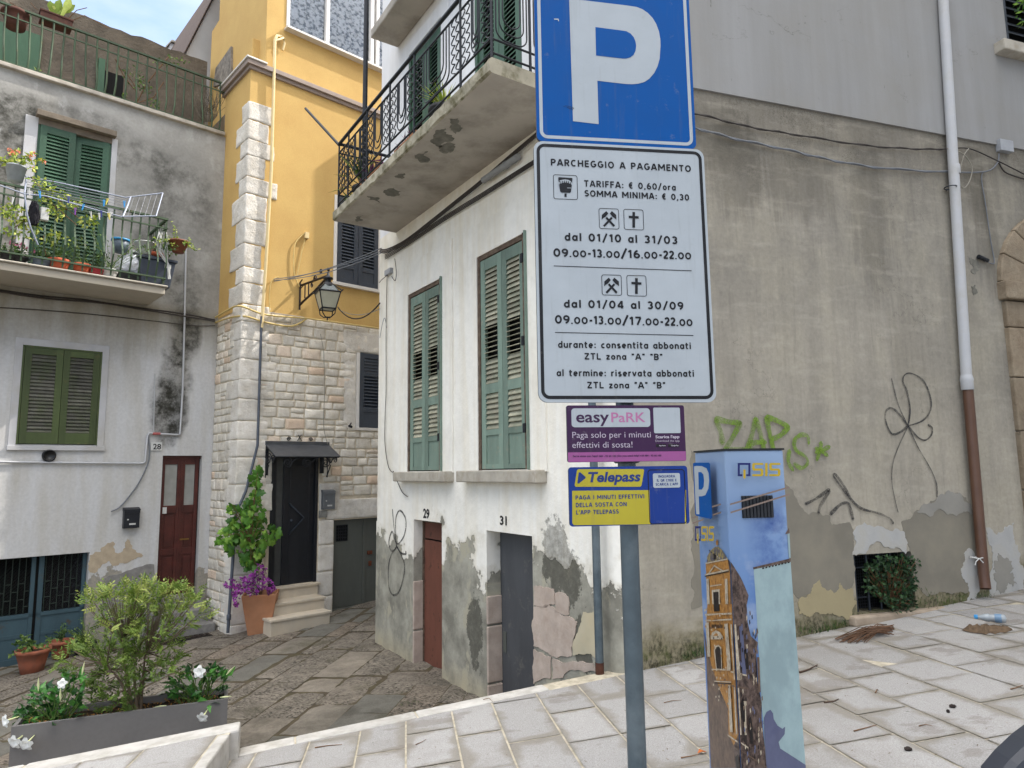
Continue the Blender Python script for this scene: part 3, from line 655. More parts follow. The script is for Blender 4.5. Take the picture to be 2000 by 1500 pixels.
pobj(1,WR,[(1790,1000),(1832,968),(1872,962),(1896,985),(1898,1005),(1866,1008),(1840,996),(1815,1010)],.006,1,.15,3,83)
pobj(1,WR,[(1665,1040),(1765,1038),(1768,1082),(1664,1084)],.005,2,.15,4,84)
pobj(1,WR,[(1560,1172),(1585,1150),(1600,1132),(1612,1150),(1628,1160),(1640,1138),(1650,1156),(1664,1150),(1664,1196),(1600,1200),(1560,1200)],.006,3,.2,4,85)
pobj(1,WR,[(1882,1080),(1896,1072),(1912,1085),(1912,1150),(1905,1172),(1888,1175),(1880,1130)],.006,2,.2,4,86)
pobj(1,WR,[(1925,1030),(1980,1020),(1992,1080),(1996,1160),(1930,1168)],.004,2,.2,4,87)
pobj(1,WR,[(1948,1080),(1975,1095),(1985,1140),(1940,1130)],.007,1,.3,4,88)
pobj(1,WR,[(1892,503),(1908,501),(1911,528),(1896,531)],.004,4,.2,3,89); pobj(1,WR,[(1896,560),(1904,556),(1909,570),(1901,577)],.004,4,.2,3,90)
# ---- doors
def door_leaf(name,H,px_l,dep,mat,label=None,extra=None):
    a,b,c,d,_=H; m=MB(); m.box(WL,a,b,-.95,d,-dep-.05,-dep,0); return m
m=MB(); m.box(WL,3.07,3.77,-.75,.78,-.17,-.135,0,.5); m.box(WL,3.07,3.77,.80,1.0,-.17,-.14,0,.2)
d=build('door',m,RUST,WH,label='rust brown metal door with a dark transom',bev=.004,merge=True)
m=MB(); m.box(WL,3.036,3.07,-1,1.03,-.189,-.12,0,.2); m.box(WL,3.77,3.798,-1,1.03,-.189,-.12,0,.2); m.box(WL,3.036,3.8,1.0,1.032,-.189,-.12,0,.2); m.box(WL,3.07,3.77,-.9,-.75,-.175,-.13,0,.3)
build('door_frame',m,BROWNW,d)
m=MB(); m.box(WL,1.202,1.98,-1,1.012,-.2,-.15,0,.5); m.box(WL,1.98,2.028,-1,1.012,-.218,-.165,0,.2)
d=build('door',m,GREYDOOR,WH,label='slate grey sheet metal door'); 
m=MB(); m.box(WL,1.25,1.262,-1,1,-.16,-.146,0,.3); m.box(WL,1.9,1.96,-.2,0.0,-.16,-.143,0,.4); build('lock_plate',m,GREYDOOR2,d)
# stone door jamb blocks seen inside the reveals
for (u,z0,z1,dd) in((3.803,-.3,.28,.185),(3.803,-.85,-.32,.185),(2.033,-.5,.05,.2),(2.033,-1.,-.52,.2),(2.033,.07,.35,.2)):
    m=MB(); m.box(WL,u-.02,u+.01,z0,z1,-dd,.006,0,rng.random()); build('door_jamb_stone',m,PKS,WH,bev=.012,merge=True)
# ---- shuttered windows of the alley side
for (a,b,c,d,_) in(W1,W2):
    m=MB(); f=.05
    m.box(WL,a-.005,a+f,c,d,-.09,.035,0,.3); m.box(WL,b-f,b+.005,c,d,-.09,.012,0,.3); m.box(WL,a+f,b-f,d-f,d,-.09,.012,0,.3)
    m.box(WL,a-.012,a+.004,c,d+.01,-.02,.05,1,.5)
    wf=build('window',m,[BROWNW,SHUT_A],WH)
    mid=(a+b)/2
    for x0,x1 in((a+f+.012,mid-.004),(mid+.004,b-f-.006)):
        m=MB(); leaf_geo(m,WL,x0,x1,c+.012,d-f-.01,.004,[(c+.012,c+.06),(c+.36,c+.42),(c+.80,c+.90),(d-f-.13,d-f-.01)],.085,.036,.052,(c,c+.2),0,1,rng,(c+1.15,c+1.5))
        build('shutter_leaf',m,[SHUT_A,SLAT_A],wf)
    m=MB(); m.box(WL,*((.945,2.455) if a<2 else (2.735,4.17)),c-.125,c-.004,-.08,.13,0); build('sill',m,SILL,wf,bev=.012,merge=True)
    for z in(c+.35,c+1.2,d-.3): m=MB(); m.box(WL,a+.03,a+.075,z,z+.09,.0,.045,0); build('hinge',m,IRON,wf)
for (a,b,c,d,_) in(UD1,UD2):
    m=MB(); m.box(WL,a,a+.05,c,d,-.08,.02,0,.4); m.box(WL,b-.05,b,c,d,-.08,.02,0,.4); m.box(WL,a,b,d-.06,d,-.08,.02,0,.4); wf=build('balcony_door',m,SHUT_D,WH); mid=(a+b)/2
    for x0,x1 in((a+.055,mid-.004),(mid+.004,b-.055)):
        m=MB(); leaf_geo(m,WL,x0,x1,c+.02,d-.07,.0,[(c+.02,c+.14),(c+.55,c+.66),(d-.2,d-.07)],.1,.04,.055,(c,c+.3),0,0,rng); build('shutter_leaf',m,SHUT_D,wf)
# ---- slab over the balcony
m=MB(); m.box(WL,2.4,4.4,7.72,7.86,0,.42,0); build('canopy_slab',m,CONC,WH,bev=.02,merge=True)
# ---- balcony
BU0,BU1,BO=.40,4.42,.90
m=MB(); rb=random.Random(5)
n=36; P=WL.P
def ring(u,o1):
    j=lambda k=.008: rb.uniform(-k,k)
    return [P(u,4.95,0),P(u,4.95,o1-.02),P(u,4.965+j(.004),o1+j()),P(u,5.06+j(),o1+j()+.004),P(u,5.09,o1-.02),P(u,5.09,0)]
rowsb=[ring(BU0+(BU1-BU0)*i/n,BO) for i in range(n+1)]
for i in range(n):
    for k in range(5):
        mi=0 if k==0 else 1
        m.face([rowsb[i][k],rowsb[i+1][k],rowsb[i+1][k+1],rowsb[i][k+1]],mi)
m.face(rowsb[0],1); m.face(list(reversed(rowsb[-1])),1)
bal=build('balcony',m,[CONC,MOSS],WH)
# peeled spots of the soffit lie on its own plane
def soff(px,py): 
    q=zhit(px,py,4.947); return q
for k,pxs in enumerate([[(878,232),(895,230),(905,250),(890,262),(880,245)],[(848,262),(870,250),(888,270),(862,288),(845,280)],[(818,300),(835,295),(840,312),(822,318)],[(770,345),(790,338),(785,350)],[(752,378),(770,366),(780,382),(765,384)],[(715,382),(738,385),(742,396),(720,390)],[(695,424),(708,420),(710,430),(698,433)],[(866,282),(880,278),(884,296),(872,300)]]):
    a=[soff(*p) for p in pxs]; q=jitter_poly([(p.x,p.y) for p in a],.3,random.Random(k),3)
    m=MB(); m.face([(x,y,4.947) for x,y in q],0); build('peeled_spot',m,CEMD,bal)
# railing
IR=MB(); rz0=5.17; RT=6.02
def rail(fr,u0,u1,o,posts,style):
    for z,s in((RT,.022),(RT-.13,.012),(rz0,.012),(rz0+.13,.012)):
        IR.tube([fr.P(u0,z,o),fr.P(u1,z,o)],s if z==RT else .011,6)
    for u in posts: IR.tube([fr.P(u,5.05,o),fr.P(u,RT,o)],.013,6)
def wave(fr,u,o,z0,z1,sgn,amp=.07,lam=.085):
    pts=[]; n=int((z1-z0)/lam); 
    for i in range(n*8+1):
        t=i/8; k=abs(math.sin(math.pi*t)); pts.append(fr.P(u+sgn*amp*k,z0+(z1-z0)*i/(n*8),o))
    IR.tube(pts,.0065,4)
def loops(fr,ua,ub,o,z0,z1,n=3):
    w_=(ub-ua)
    for k in range(n):
        a=ua+w_*.10*(k+.4); b=ub-w_*.10*(k+.4); zb=z0+.02+.07*k; rr_=.10
        pts=[fr.P(a,z1,o)]
        for i in range(7): t=math.pi/2*i/6; pts.append(fr.P(a+rr_-rr_*math.cos(t),zb+rr_-rr_*math.sin(t),o))
        for i in range(7): t=math.pi/2*i/6; pts.append(fr.P(b-rr_+rr_*math.sin(t),zb+rr_-rr_*math.cos(t),o))
        pts.append(fr.P(b,z1,o)); IR.tube(pts,.007,5)
ro=BO-.05
posts=[BU0+.05,1.0,2.0,2.65,3.35,4.0,BU1-.05]
rail(WL,BU0+.05,BU1-.05,ro,posts,0)
for a,b in zip(posts,posts[1:]):
    for s,x in((1,a),(-1,b)):
        for q in range(2): wave(WL,x+s*(.02+.085*q),ro,rz0+.15,RT-.13,s)
    if b-a>.5: loops(WL,a+.2,b-.2,ro,rz0+.13,RT-.13,3)
EN=Fr(*WL.P(BU0+.05,0,0).xy,0); EN.d=WL.n.copy(); EN.n=-WL.d
EF=Fr(*WL.P(BU1-.05,0,0).xy,0); EF.d=WL.n.copy(); EF.n=WL.d.copy()
for fr in(EN,EF):
    rail(fr,0,ro,0,[.02,.45],0); loops(fr,.06,.42,0,rz0+.13,RT-.13,3); loops(fr,.47,.82,0,rz0+.13,RT-.13,3)
build('railing',IR,IRON,bal)
m=MB(); pp=zhit(771,300,5.09); _,_,o_=WL.to(pp)
m.tube([WL.P(3.62,5.09,ro-.07),WL.P(3.62,8.6,ro-.07)],.03,10); build('awning_pole',m,IRON,bal)
m=MB(); c0=WL.P(BU1-.05,RT-.02,ro); c1=ray(597,212); c1=CAM+c1*((c0.y+.75)/c1.y); m.tube([c0,c1],.02,8); build('washing_line_arm',m,IRON,bal)
# ---- basement window, grille and sill on the street side
m=MB(); a,b,c,d,_=BW
for i in range(5):
    u=a+.06+i*(b-a-.12)/4; m.tube([WR.P(u,c,-.06),WR.P(u,d,-.06)],.011,6)
for z in(c+.12,c+.38): m.tube([WR.P(a,z,-.07),WR.P(b,z,-.07)],.008,6)
for i in range(26):
    u=a+i*(b-a)/25; m.box(WR,u-.001,u+.001,c,d,-.1,-.098,0,.5)
for i in range(20): z=c+i*(d-c)/19; m.box(WR,a,b,z-.001,z+.001,-.1,-.098,0,.5)
bwn=build('basement_window',m,IRONB,WH)
m=MB(); m.box(WR,a-.1,b+.35,c-.10,c-.01,-.14,.07,0); build('sill',m,plain('pinkish_limestone',lin('#cbb9a4',0.605),.9,var=.15,bump=.6,dirt='#8a7763',damt=.5),bwn,bev=.02,merge=True)
# ---- upper window at the right
a,b,c,d,_=WRW; m=MB(); m.box(WR,a,a+.07,c,d,-.1,.0,0); m.box(WR,b-.07,b,c,d,-.1,.0,0); m.box(WR,a,b,c,c+.07,-.1,.0,0); m.box(WR,a,b,d-.07,d,-.1,.0,0); m.box(WR,(a+b)/2-.04,(a+b)/2+.04,c,d,-.1,-.01,0)
for i in range(16): z=c+.12+i*.1; m.hexa([WR.P(a+.07,z,-.02),WR.P(b-.07,z,-.02),WR.P(b-.07,z+.07,-.07),WR.P(a+.07,z+.07,-.07),WR.P(a+.07,z+.008,-.02),WR.P(b-.07,z+.008,-.02),WR.P(b-.07,z+.078,-.07),WR.P(a+.07,z+.078,-.07)],0)
wf=build('window',m,IRONB,WH)
m=MB(); m.box(WR,a-.22,b+.2,c-.13,c-.003,-.05,.14,0); build('sill',m,SILL,wf,bev=.012,merge=True)
# ---- arched stone doorway at the right edge
m=MB(); uc,zc,ri,rx=5.62,3.50,.80,1.15
for i in range(9):
    t0,t1=math.pi*i/9+.006,math.pi*(i+1)/9-.006; qa=[]
    for t in(t0,(t0+t1)/2,t1): qa.append((uc-rx*math.cos(t),zc+rx*.78*math.sin(t)))
    for t in(t1,(t0+t1)/2,t0): qa.append((uc-ri*math.cos(t),zc+ri*.74*math.sin(t)))
    m.prism(WR,qa,-.02,.05,0,rng.random()*.7)
zz=[.32,.86,1.36,1.95,2.5,3.02,3.30]
for z0,z1 in zip(zz,zz[1:]):
    for s in(0,1):
        u0,u1=(uc-1.12,uc-ri) if s==0 else (uc+ri,uc+1.12)
        m.box(WR,u0,u1,z0+.004,z1-.004,-.3,.05+rng.uniform(-.004,.004),0,rng.random()*.7)
for s in(-1,1): 
    x0,x1=(uc-1.16,uc-ri+.03) if s<0 else (uc+ri-.03,uc+1.16)
    m.box(WR,x0,x1,3.31,3.5,-.05,.10,0,.4)
build('arched_doorway',m,m_stone('warm_arch_stone','#c6b69e','#a08d76',0.64,'#cfc8ba'),WH,bev=.012,merge=True)
m=MB(); m.box(WR,uc-ri,uc+ri,.3,3.45,-.02,.012,0,.2); m.prism(WR,[(uc-ri*math.cos(math.pi*i/20),3.45+ri*.74*math.sin(math.pi*i/20)) for i in range(21)],-.02,.012,0,.2); build('arched_door',m,plain('very_dark_red_wood',lin('#2a1714',1),.6,var=.3),WH)
# ---- house numbers, painted on the wall
def text(fr,s,u0,u1,z0,z1,o,bold=0,th=.0015,shear=0,space=1.0,res=3):
    """letters as a mesh, fitted into a box on the plane"""
    c=bpy.data.curves.new('t','FONT'); c.body=s; c.size=1; c.offset=bold; c.shear=shear; c.resolution_u=res; c.fill_mode='FRONT'; c.space_character=space
    ob=bpy.data.objects.new('t',c); COL.objects.link(ob); dg=bpy.context.evaluated_depsgraph_get(); dg.update()
    me=bpy.data.meshes.new_from_object(ob.evaluated_get(dg)); COL.objects.unlink(ob); bpy.data.objects.remove(ob); bpy.data.curves.remove(c)
    xs=[v.co.x for v in me.vertices]; ys=[v.co.y for v in me.vertices]; x0,x1,y0,y1=min(xs),max(xs),min(ys),max(ys)
    f=lambda v: fr.P(u0+(v.co.x-x0)/(x1-x0)*(u1-u0),z0+(v.co.y-y0)/(y1-y0)*(z1-z0),o)
    out=[[f(me.vertices[i]) for i in p.vertices] for p in me.polygons]; bpy.data.meshes.remove(me); return out
def text_to(mb,*a,mi=0,**k):
    for f in text(*a,**k): mb.face(f,mi)
INK=plain('black_paint','#1a1a1c',.7,var=.2,bump=0)
m=MB()
def txpx(m,fr,s,p0,p1,o,mi=0,flip=False,**k):     # text between two opposite pixel corners
    (a,b),(c,d)=fr.px(*p0),fr.px(*p1); u0,u1=(a,c); z0,z1=min(b,d),max(b,d); text_to(m,fr,s,u0,u1,z0,z1,o,mi=mi,**k)
txpx(m,WL,'29',(827,1012),(839,994),.004,bold=.03); build('house_number',m,INK,WH)
m=MB(); txpx(m,WL,'31',(977,1025),(990,1008),.004,bold=.03); build('house_number',m,INK,WH)
# ---- sprayed marks
def stroke(mb,fr,pxs,wd,o,mi=0,closed=False,sub=5):
    pts=[Vector((*fr.px(x,y),0)) for x,y in pxs]; n=len(pts); sm=[]
    for i in range(n if closed else n-1):
        p0=pts[(i-1)%n] if closed or i>0 else pts[i]; p1=pts[i]; p2=pts[(i+1)%n]; p3=pts[(i+2)%n] if closed or i+2<n else p2
        for k in range(sub):
            t=k/sub; sm.append(.5*((2*p1)+(p2-p0)*t+(2*p0-5*p1+4*p2-p3)*t*t+(3*p1-p0-3*p2+p3)*t**3))
    if not closed: sm.append(pts[-1])
    W_=[wd*(.72+.5*abs(math.sin(i*.11+len(sm)))+.12*math.sin(i*.9)) for i in range(len(sm))]
    L_=len(sm); ls=[]
    for i,p in enumerate(sm):
        a=sm[i-1] if i>0 or closed else p; b=sm[(i+1)%L_] if i<L_-1 or closed else p; d=(b-a); d=d.normalized() if d.length>1e-7 else Vector((1,0,0)); nn=Vector((-d.y,d.x,0))
        ls.append((p+nn*W_[i]/2,p-nn*W_[i]/2))
    if closed: ls.append(ls[0])
    mb.grid([[fr.P(a.x,a.y,o),fr.P(b.x,b.y,o)] for a,b in ls],mi)
    if not closed:
        for (p,q) in((sm[0],1),(sm[-1],1)): mb.face([fr.P(p.x+wd*.4*math.cos(k*math.pi/5),p.y+wd*.4*math.sin(k*math.pi/5),o+.0004) for k in range(10)],mi)
SPR=m_spray('black_spray','#38383a',.7); SPG=m_spray('green_spray','#7c9e30',.66)
m=MB()
stroke(m,WL,[(767,995),(770,1030),(776,1062),(790,1045),(793,1015),(782,997),(774,1010),(773,1040),(774,1070),(764,1075),(760,1058),(766,1038),(772,1055),(776,1068),(784,1080),(793,1082),(793,1077)],.022,.004)
stroke(m,WL,[(775,1068),(764,1085),(759,1110),(760,1145),(768,1162),(780,1155),(789,1125),(790,1100),(783,1082),(776,1068)],.024,.0045)
build('graffiti',m,SPR,WH)
m=MB(); O=.008
stroke(m,WR,[(1740,740),(1753,790),(1772,832)],.012,O)
stroke(m,WR,[(1772,832),(1776,800),(1770,765),(1762,745),(1766,732),(1780,730),(1803,745),(1816,778),(1815,803),(1800,822),(1772,832)],.016,O+.001)
stroke(m,WR,[(1772,832),(1755,845),(1740,847),(1729,825),(1728,805),(1738,797),(1752,806),(1772,832),(1790,853),(1805,860),(1817,850),(1819,836),(1811,830)],.018,O+.002)
stroke(m,WR,[(1772,832),(1754,870),(1742,905),(1740,940),(1746,975),(1752,1000)],.010,O+.003)
stroke(m,WR,[(1772,832),(1790,872),(1815,915),(1827,945),(1828,970)],.014,O+.0035)
stroke(m,WR,[(1572,984),(1590,975),(1605,965),(1617,957),(1610,972),(1600,988),(1597,1002)],.03,O+.004)
stroke(m,WR,[(1620,1004),(1640,985),(1655,983),(1660,998),(1664,1014)],.03,O+.005)
stroke(m,WR,[(1654,968),(1640,950),(1626,930),(1630,927),(1648,952),(1660,975),(1680,993),(1712,1002),(1735,1012),(1742,1022)],.022,O+.006)
build('graffiti',m,SPR,WH)
m=MB(); G=.042
for i,q in enumerate([[(1409,866),(1406,845),(1396,820)],[(1396,818),(1420,824),(1444,826)],[(1444,826),(1430,852),(1412,882)],[(1412,882),(1440,878),(1470,880)],
  [(1456,882),(1466,850),(1473,818)],[(1473,818),(1482,845),(1490,880)],[(1460,868),(1475,864),(1492,864)],[(1494,815),(1500,845),(1508,880)],[(1494,815),(1515,822),(1537,834)],[(1537,834),(1522,850),(1505,858)],
  [(1576,866),(1574,852),(1560,850),(1548,862),(1552,880),(1570,892),(1574,905),(1562,914),(1548,906)],[(1600,864),(1598,880),(1592,898)],[(1590,876),(1605,884),(1612,890)],[(1616,872),(1602,880),(1590,884)],[(1538,880),(1536,902),(1545,918)]]):
    stroke(m,WR,q,G*(.8 if i>9 else 1),O+.007+.0007*i)
build('graffiti',m,SPG,WH,label='green sprayed letters ZAP and S with a star')
# ================================================================ the yellow house on its stone base
from mathutils import noise as _mn
TK=[-1,-.94,-.78,-.4,0,.4,.78,.94,1]
def rockbox(mb,fr,u0,u1,z0,z1,o0,o1,rad=.02,amp=.012,t=.5,seed=0,mi=0):
    c=((u0+u1)/2,(z0+z1)/2,(o0+o1)/2); h=((u1-u0)/2,(z1-z0)/2,(o1-o0)/2); rad=min(rad,*[x*.8 for x in h])
    def pt(a):
        p=[a[i]*h[i] for i in range(3)]; q=[max(-h[i]+rad,min(h[i]-rad,p[i])) for i in range(3)]
        d=Vector([p[i]-q[i] for i in range(3)]); 
        if d.length>1e-9: d=d.normalized()*rad
        w=fr.P(c[0]+q[0]+d[0],c[1]+q[1]+d[1],c[2]+q[2]+d[2])
        k=Vector((seed*3.1,seed*1.7,0)); nv=_mn.noise_vector(w*5+k)*.6+_mn.noise_vector(w*17+k)*.6+_mn.noise_vector(w*40)*.3
        return w+nv*amp
    for ax in range(3):
        for sg in(-1,1):
            rows=[]
            for a in TK:
                row=[]
                for b in TK:
                    v=[0,0,0]; v[ax]=sg; v[(ax+1)%3]=a; v[(ax+2)%3]=b; row.append(pt(v))
                rows.append(row)
            mb.grid(rows,mi,t)
def rubble(mb,fr,u0,u1,z0,z1,holes,rr,hr=(.11,.2),wr=(.16,.34),o=.008,wav=.02):
    z=z0
    def emit(a,b,c,d):
        if b-a<.05 or d-c<.05: return
        g=.007; th=o+rr.uniform(-.004,.009); t=rr.random(); sd=rr.random()*50; rows=[]
        tk=[0,.04,.16,.5,.84,.96,1]
        sk=[rr.uniform(-.012,.012) for _ in range(4)]
        for i,fa in enumerate(tk):
            row=[]
            for j,fb in enumerate(tk):
                ex=min(fa,1-fa); ey=min(fb,1-fb); cr=.018 if (ex==0 and ey==0) else 0
                uu=a+g+(b-a-2*g)*fa+(sk[0]*(1-fa)+sk[1]*fa)*(fb-.5); zz=c+g+(d-c-2*g)*fb+(sk[2]*(1-fb)+sk[3]*fb)*(fa-.5)
                if cr: uu+=cr*(1 if fa==0 else -1); zz+=cr*(1 if fb==0 else -1)
                oo=-.012 if (ex==0 or ey==0) else th*(.55 if min(ex,ey)<.05 else 1)
                w=fr.P(uu,zz,oo); nv=_mn.noise_vector(w*9+Vector((sd,0,0)))*.009+_mn.noise_vector(w*24)*.004
                row.append(w+nv)
            rows.append(row)
        mb.grid(rows,0,t)
    while z<z1-.04:
        h=min(rr.uniform(*hr),z1-z)
        if z1-(z+h)<.06: h=z1-z
        u=u0
        while u<u1-.03:
            wd=min(rr.uniform(*wr)*(1.0 if h<.15 else 1.15),u1-u)
            if u1-(u+wd)<.07: wd=u1-u
            segs=[(u,u+wd,z,z+h)]
            for H in holes:
                n=[]
                for s in segs:
                    if s[1]<=H[0] or s[0]>=H[1] or s[3]<=H[2] or s[2]>=H[3]: n.append(s); continue
                    if s[0]<H[0]: n.append((s[0],H[0],s[2],s[3]))
                    if s[1]>H[1]: n.append((H[1],s[1],s[2],s[3]))
                    m0,m1=max(s[0],H[0]),min(s[1],H[1])
                    if s[2]<H[2]-.03: n.append((m0,m1,s[2],H[2]))
                    if s[3]>H[3]+.03: n.append((m0,m1,H[3],s[3]))
                segs=n
            for s in segs:
                if rr.random()<.13 and s[1]-s[0]>.2 and s[3]-s[2]>.13: m=(s[2]+s[3])/2; emit(s[0],s[1],s[2],m); emit(s[0],s[1],m,s[3])
                else: emit(*s)
            u+=wd
        z+=h
YH=thing('yellow_house',tuple(YR.P(0,0)),'yellow rendered house with white corner stones above a rough stone ground floor','house')
YZ=4.27; UE=.24
YD=(.56,1.385,-.16,2.07,.16); YG=(1.69,2.95,-1.2,.82,.14); YS=(2.105,2.75,2.42,3.77,.05); YB=(1.61,2.52,4.99,6.6,.05)
YWN=(.585,3.2,9.37,11.2,.30)
mb=MB()
wallsheet(mb,YR,0,4.2,YZ,8.4,[YB],.0,0,1); wallsheet(mb,YR,UE,4.2,8.4,13.2,[YWN],0,0,1)
wallsheet(mb,YL,0,1.12,YZ,8.4,[],0,0)
p=YR.P(UE,0); YL2=Fr(p.x,p.y,-43,-1)
xs=[YL2.px(430,0)[0],YL2.px(426,40)[0],YL2.px(414,62)[0]]
zs=[YL2.px(426,42)[1],YL2.px(414,62)[1]]
mb.face([YL2.P(0,8.4),YL2.P(xs[2],8.4),YL2.P(xs[2],zs[1]),YL2.P(xs[0],zs[0]),YL2.P(xs[0],13.2),YL2.P(0,13.2)],0)
mb.face([YR.P(0,8.4),YR.P(UE+.01,8.4),YR.P(UE+.01,8.4,-1.2),YR.P(0,8.4,-1.2)],0)
mb.face([YR.P(UE,13.19),YR.P(4.2,13.19),YR.P(4.2,13.19,-4),YR.P(UE,13.19,-4)],0)
mb.face([YR.P(4.2,-1.3),YR.P(4.2,13.19),YR.P(4.2,13.19,-4),YR.P(4.2,-1.3,-4)],0)
build('rendered_wall',mb,[W_YEL,DARKIN],YH)
# stone ground floor
mb=MB(); rr=random.Random(12)
wallsheet(mb,YR,0,4.2,-1.3,YZ,[YD,YG,YS],-.008,0,1); wallsheet(mb,YL,0,1.12,-1.3,YZ,[],-.008,0)
build('mortar_bed',mb,[MORTAR,DARKIN],YH)
mb=MB()
hh=[(YD[0]-.07,YD[1]+.06,-1,YD[3]+.02),(YG[0]-.16,YG[1]+.2,-1,YG[3]+.05),(YS[0]-.03,YS[1],YS[2]-.02,YS[3]+.03),(YD[1]-.1,YD[1]+.42,.97,1.47),(YD[1]+.06,2.95,.86,1.18)]
rubble(mb,YR,.30,4.1,-.85,YZ-.02,hh,rr); build('rubble_wall',mb,STONE,YH)
mb=MB(); rubble(mb,YL,.26,1.06,-.95,YZ-.02,[],rr,(.10,.19),(.12,.3)); build('rubble_wall',mb,STONE,YH)
# corner stones and dressed surrounds
mb=MB(); z=-.95; i=0; rq=random.Random(8)
while z<7.8:
    h=rq.uniform(.26,.44); lg=i%2
    a=rq.uniform(.34,.52) if lg else rq.uniform(.22,.38); b=rq.uniform(.24,.40) if lg else rq.uniform(.36,.58)
    if z<YZ: a=rq.uniform(.34,.6); b=rq.uniform(.3,.55)
    rockbox(mb,YR,(-.014 if z>YZ-.2 else -.010),a,z+.004,min(z+h,7.92)-.004,-b,(.014 if z>YZ-.2 else .010),.014,.016,rq.random()*.7,i); z+=h; i+=1
build('corner_stones',mb,QUOIN,YH)
DSN=lambda *a_:(lambda m_:(rockbox(m_,*a_),build('dressed_stone',m_,QUOIN,YH)))(MB())
for (u0,u1,z0,z1) in((YD[1]+.0,YG[0]-.01,-.85,-.42),(YD[1]+.0,YG[0]-.01,-.41,-.02),(YD[1]+.02,YG[0]-.0,0.0,.42),(YD[1]+.02,YG[0]-.01,.43,.83),(YG[0]-.16,3.0,.84,1.17),(YD[1]+.02,YD[1]+.40,.98,1.45)):
    DSN(YR,u0+.004,u1-.004,z0,z1,-.14,.02,.018,.005,rq.random()*.6,i); i+=1
DSN(YR,YS[0]-.28,YS[0]-.03,2.4,3.75,-.1,.012,.02,.006,.4,77); DSN(YR,YS[0]-.3,2.9,3.78,4.15,-.1,.012,.02,.006,.3,78)
# string course with its small coping
mb=MB(); GM=plain('grey_moulding',lin('#a3948a',.85),.8,var=.06,bump=.1); MAR=plain('white_marble_sill',lin('#e3ded6',.85),.5,var=.06,bump=.1)
for z0,z1,o,mi in((8.36,8.42,.04,0),(8.42,8.50,.085,0)):
    mb.box(YR,-o,4.2,z0,z1,-.02,o,mi); mb.box(YL,.0,1.2,z0,z1,-.02,o,mi)
mb.box(YR,-.11,UE-.002,8.503,8.535,-.28,.11,1); mb.box(YL,.285,1.22,8.503,8.535,-.2,.11,1)
build('string_course',mb,[GM,MAR],YH,bev=.006)
mb=MB(); a,z=YL.px(478,128); b,_=YL.px(452,128); mb.box(YL,a,b+.02,8.535,YL.px(464,87)[1],-.42,-.12,0); build('terrace_pier',mb,W_YEL,YH,bev=.01)
mb=MB(); mb.prism(YL,[YL.px(*q,-.2) for q in((451,90),(451,152),(436,162),(416,170),(421,133))],-.4,-.2,0,.4); build('old_parapet',mb,m_stone('grey_old_stone','#b5aca0','#5e574e',.8),YH)
# bay window
WFR=plain('white_lacquer',lin('#eeeae4',.86),.35,var=.04,bump=.03)
a,b,c,d,_=YWN; mb=MB()
mb.box(YR,a,a+.06,c,d,-.08,.02,0); mb.box(YR,a+.06,b,c,c+.07,-.08,.02,0)
for px_ in(640,727): 
    u=YR.px(px_,40)[0]; mb.box(YR,u-.035,u+.035,c+.07,d,-.08,.02,0)
u=YR.px(736,60)[0]; mb.box(YR,u-.02,u+.05,c+.07,d,-.08,.025,0)
wf=build('bay_window',mb,WFR,YH,bev=.008)
def m_pane():
    t=NT('window_pane'); tr=t.n('ShaderNodeBsdfTransparent'); tr.inputs[0].default_value=(.94,.96,.97,1); g=t.n('ShaderNodeBsdfGlossy'); g.inputs['Roughness'].default_value=.02; fr_=t.n('ShaderNodeFresnel'); fr_.inputs[0].default_value=1.5
    x=t.n('ShaderNodeMixShader'); t.l(t.ma('ADD',fr_.outputs[0],.05),x.inputs[0]); t.l(tr.outputs[0],x.inputs[1]); t.l(g.outputs[0],x.inputs[2]); o=t.n('ShaderNodeOutputMaterial'); t.l(x.outputs[0],o.inputs['Surface']); return t.m
PANE=m_pane()
mb=MB(); mb.face([YR.P(a+.05,c+.06,-.05),YR.P(b,c+.06,-.05),YR.P(b,d,-.05),YR.P(a+.05,d,-.05)],0); build('pane',mb,PANE,wf)
def m_lace():
    t=NT('lace_curtain'); v=t.pos((13,13,16)); n=t.noise(1,3,.55,v); f=t.noise(5,2,.5,v)
    b=t.mix(t.ramp(n,[(.46,0.),(.62,1.)]),lin('#f4f6f7',1.0),lin('#8f9ca4',.6)); b=t.mix(1,b,t.mr(f,.3,.7,.85,1.1),'MULTIPLY'); return t.out(b,.95,spec=.1)
mb=MB(); n=150; rows=[[],[]]
for i in range(n+1):
    u=a+.03+(b-a-.03)*i/n; o=-.085+.012*math.sin(u*34+2*math.sin(u*7))
    rows[0].append(YR.P(u,c-.05,o)); rows[1].append(YR.P(u,d,o))
mb.grid(rows,0); build('lace_curtain',mb,m_lace(),wf)
mb=MB(); mb.box(YR,a-.03,3.2,c-.045,c-.002,-.05,.13,0); build('sill',mb,MAR,wf,bev=.006)
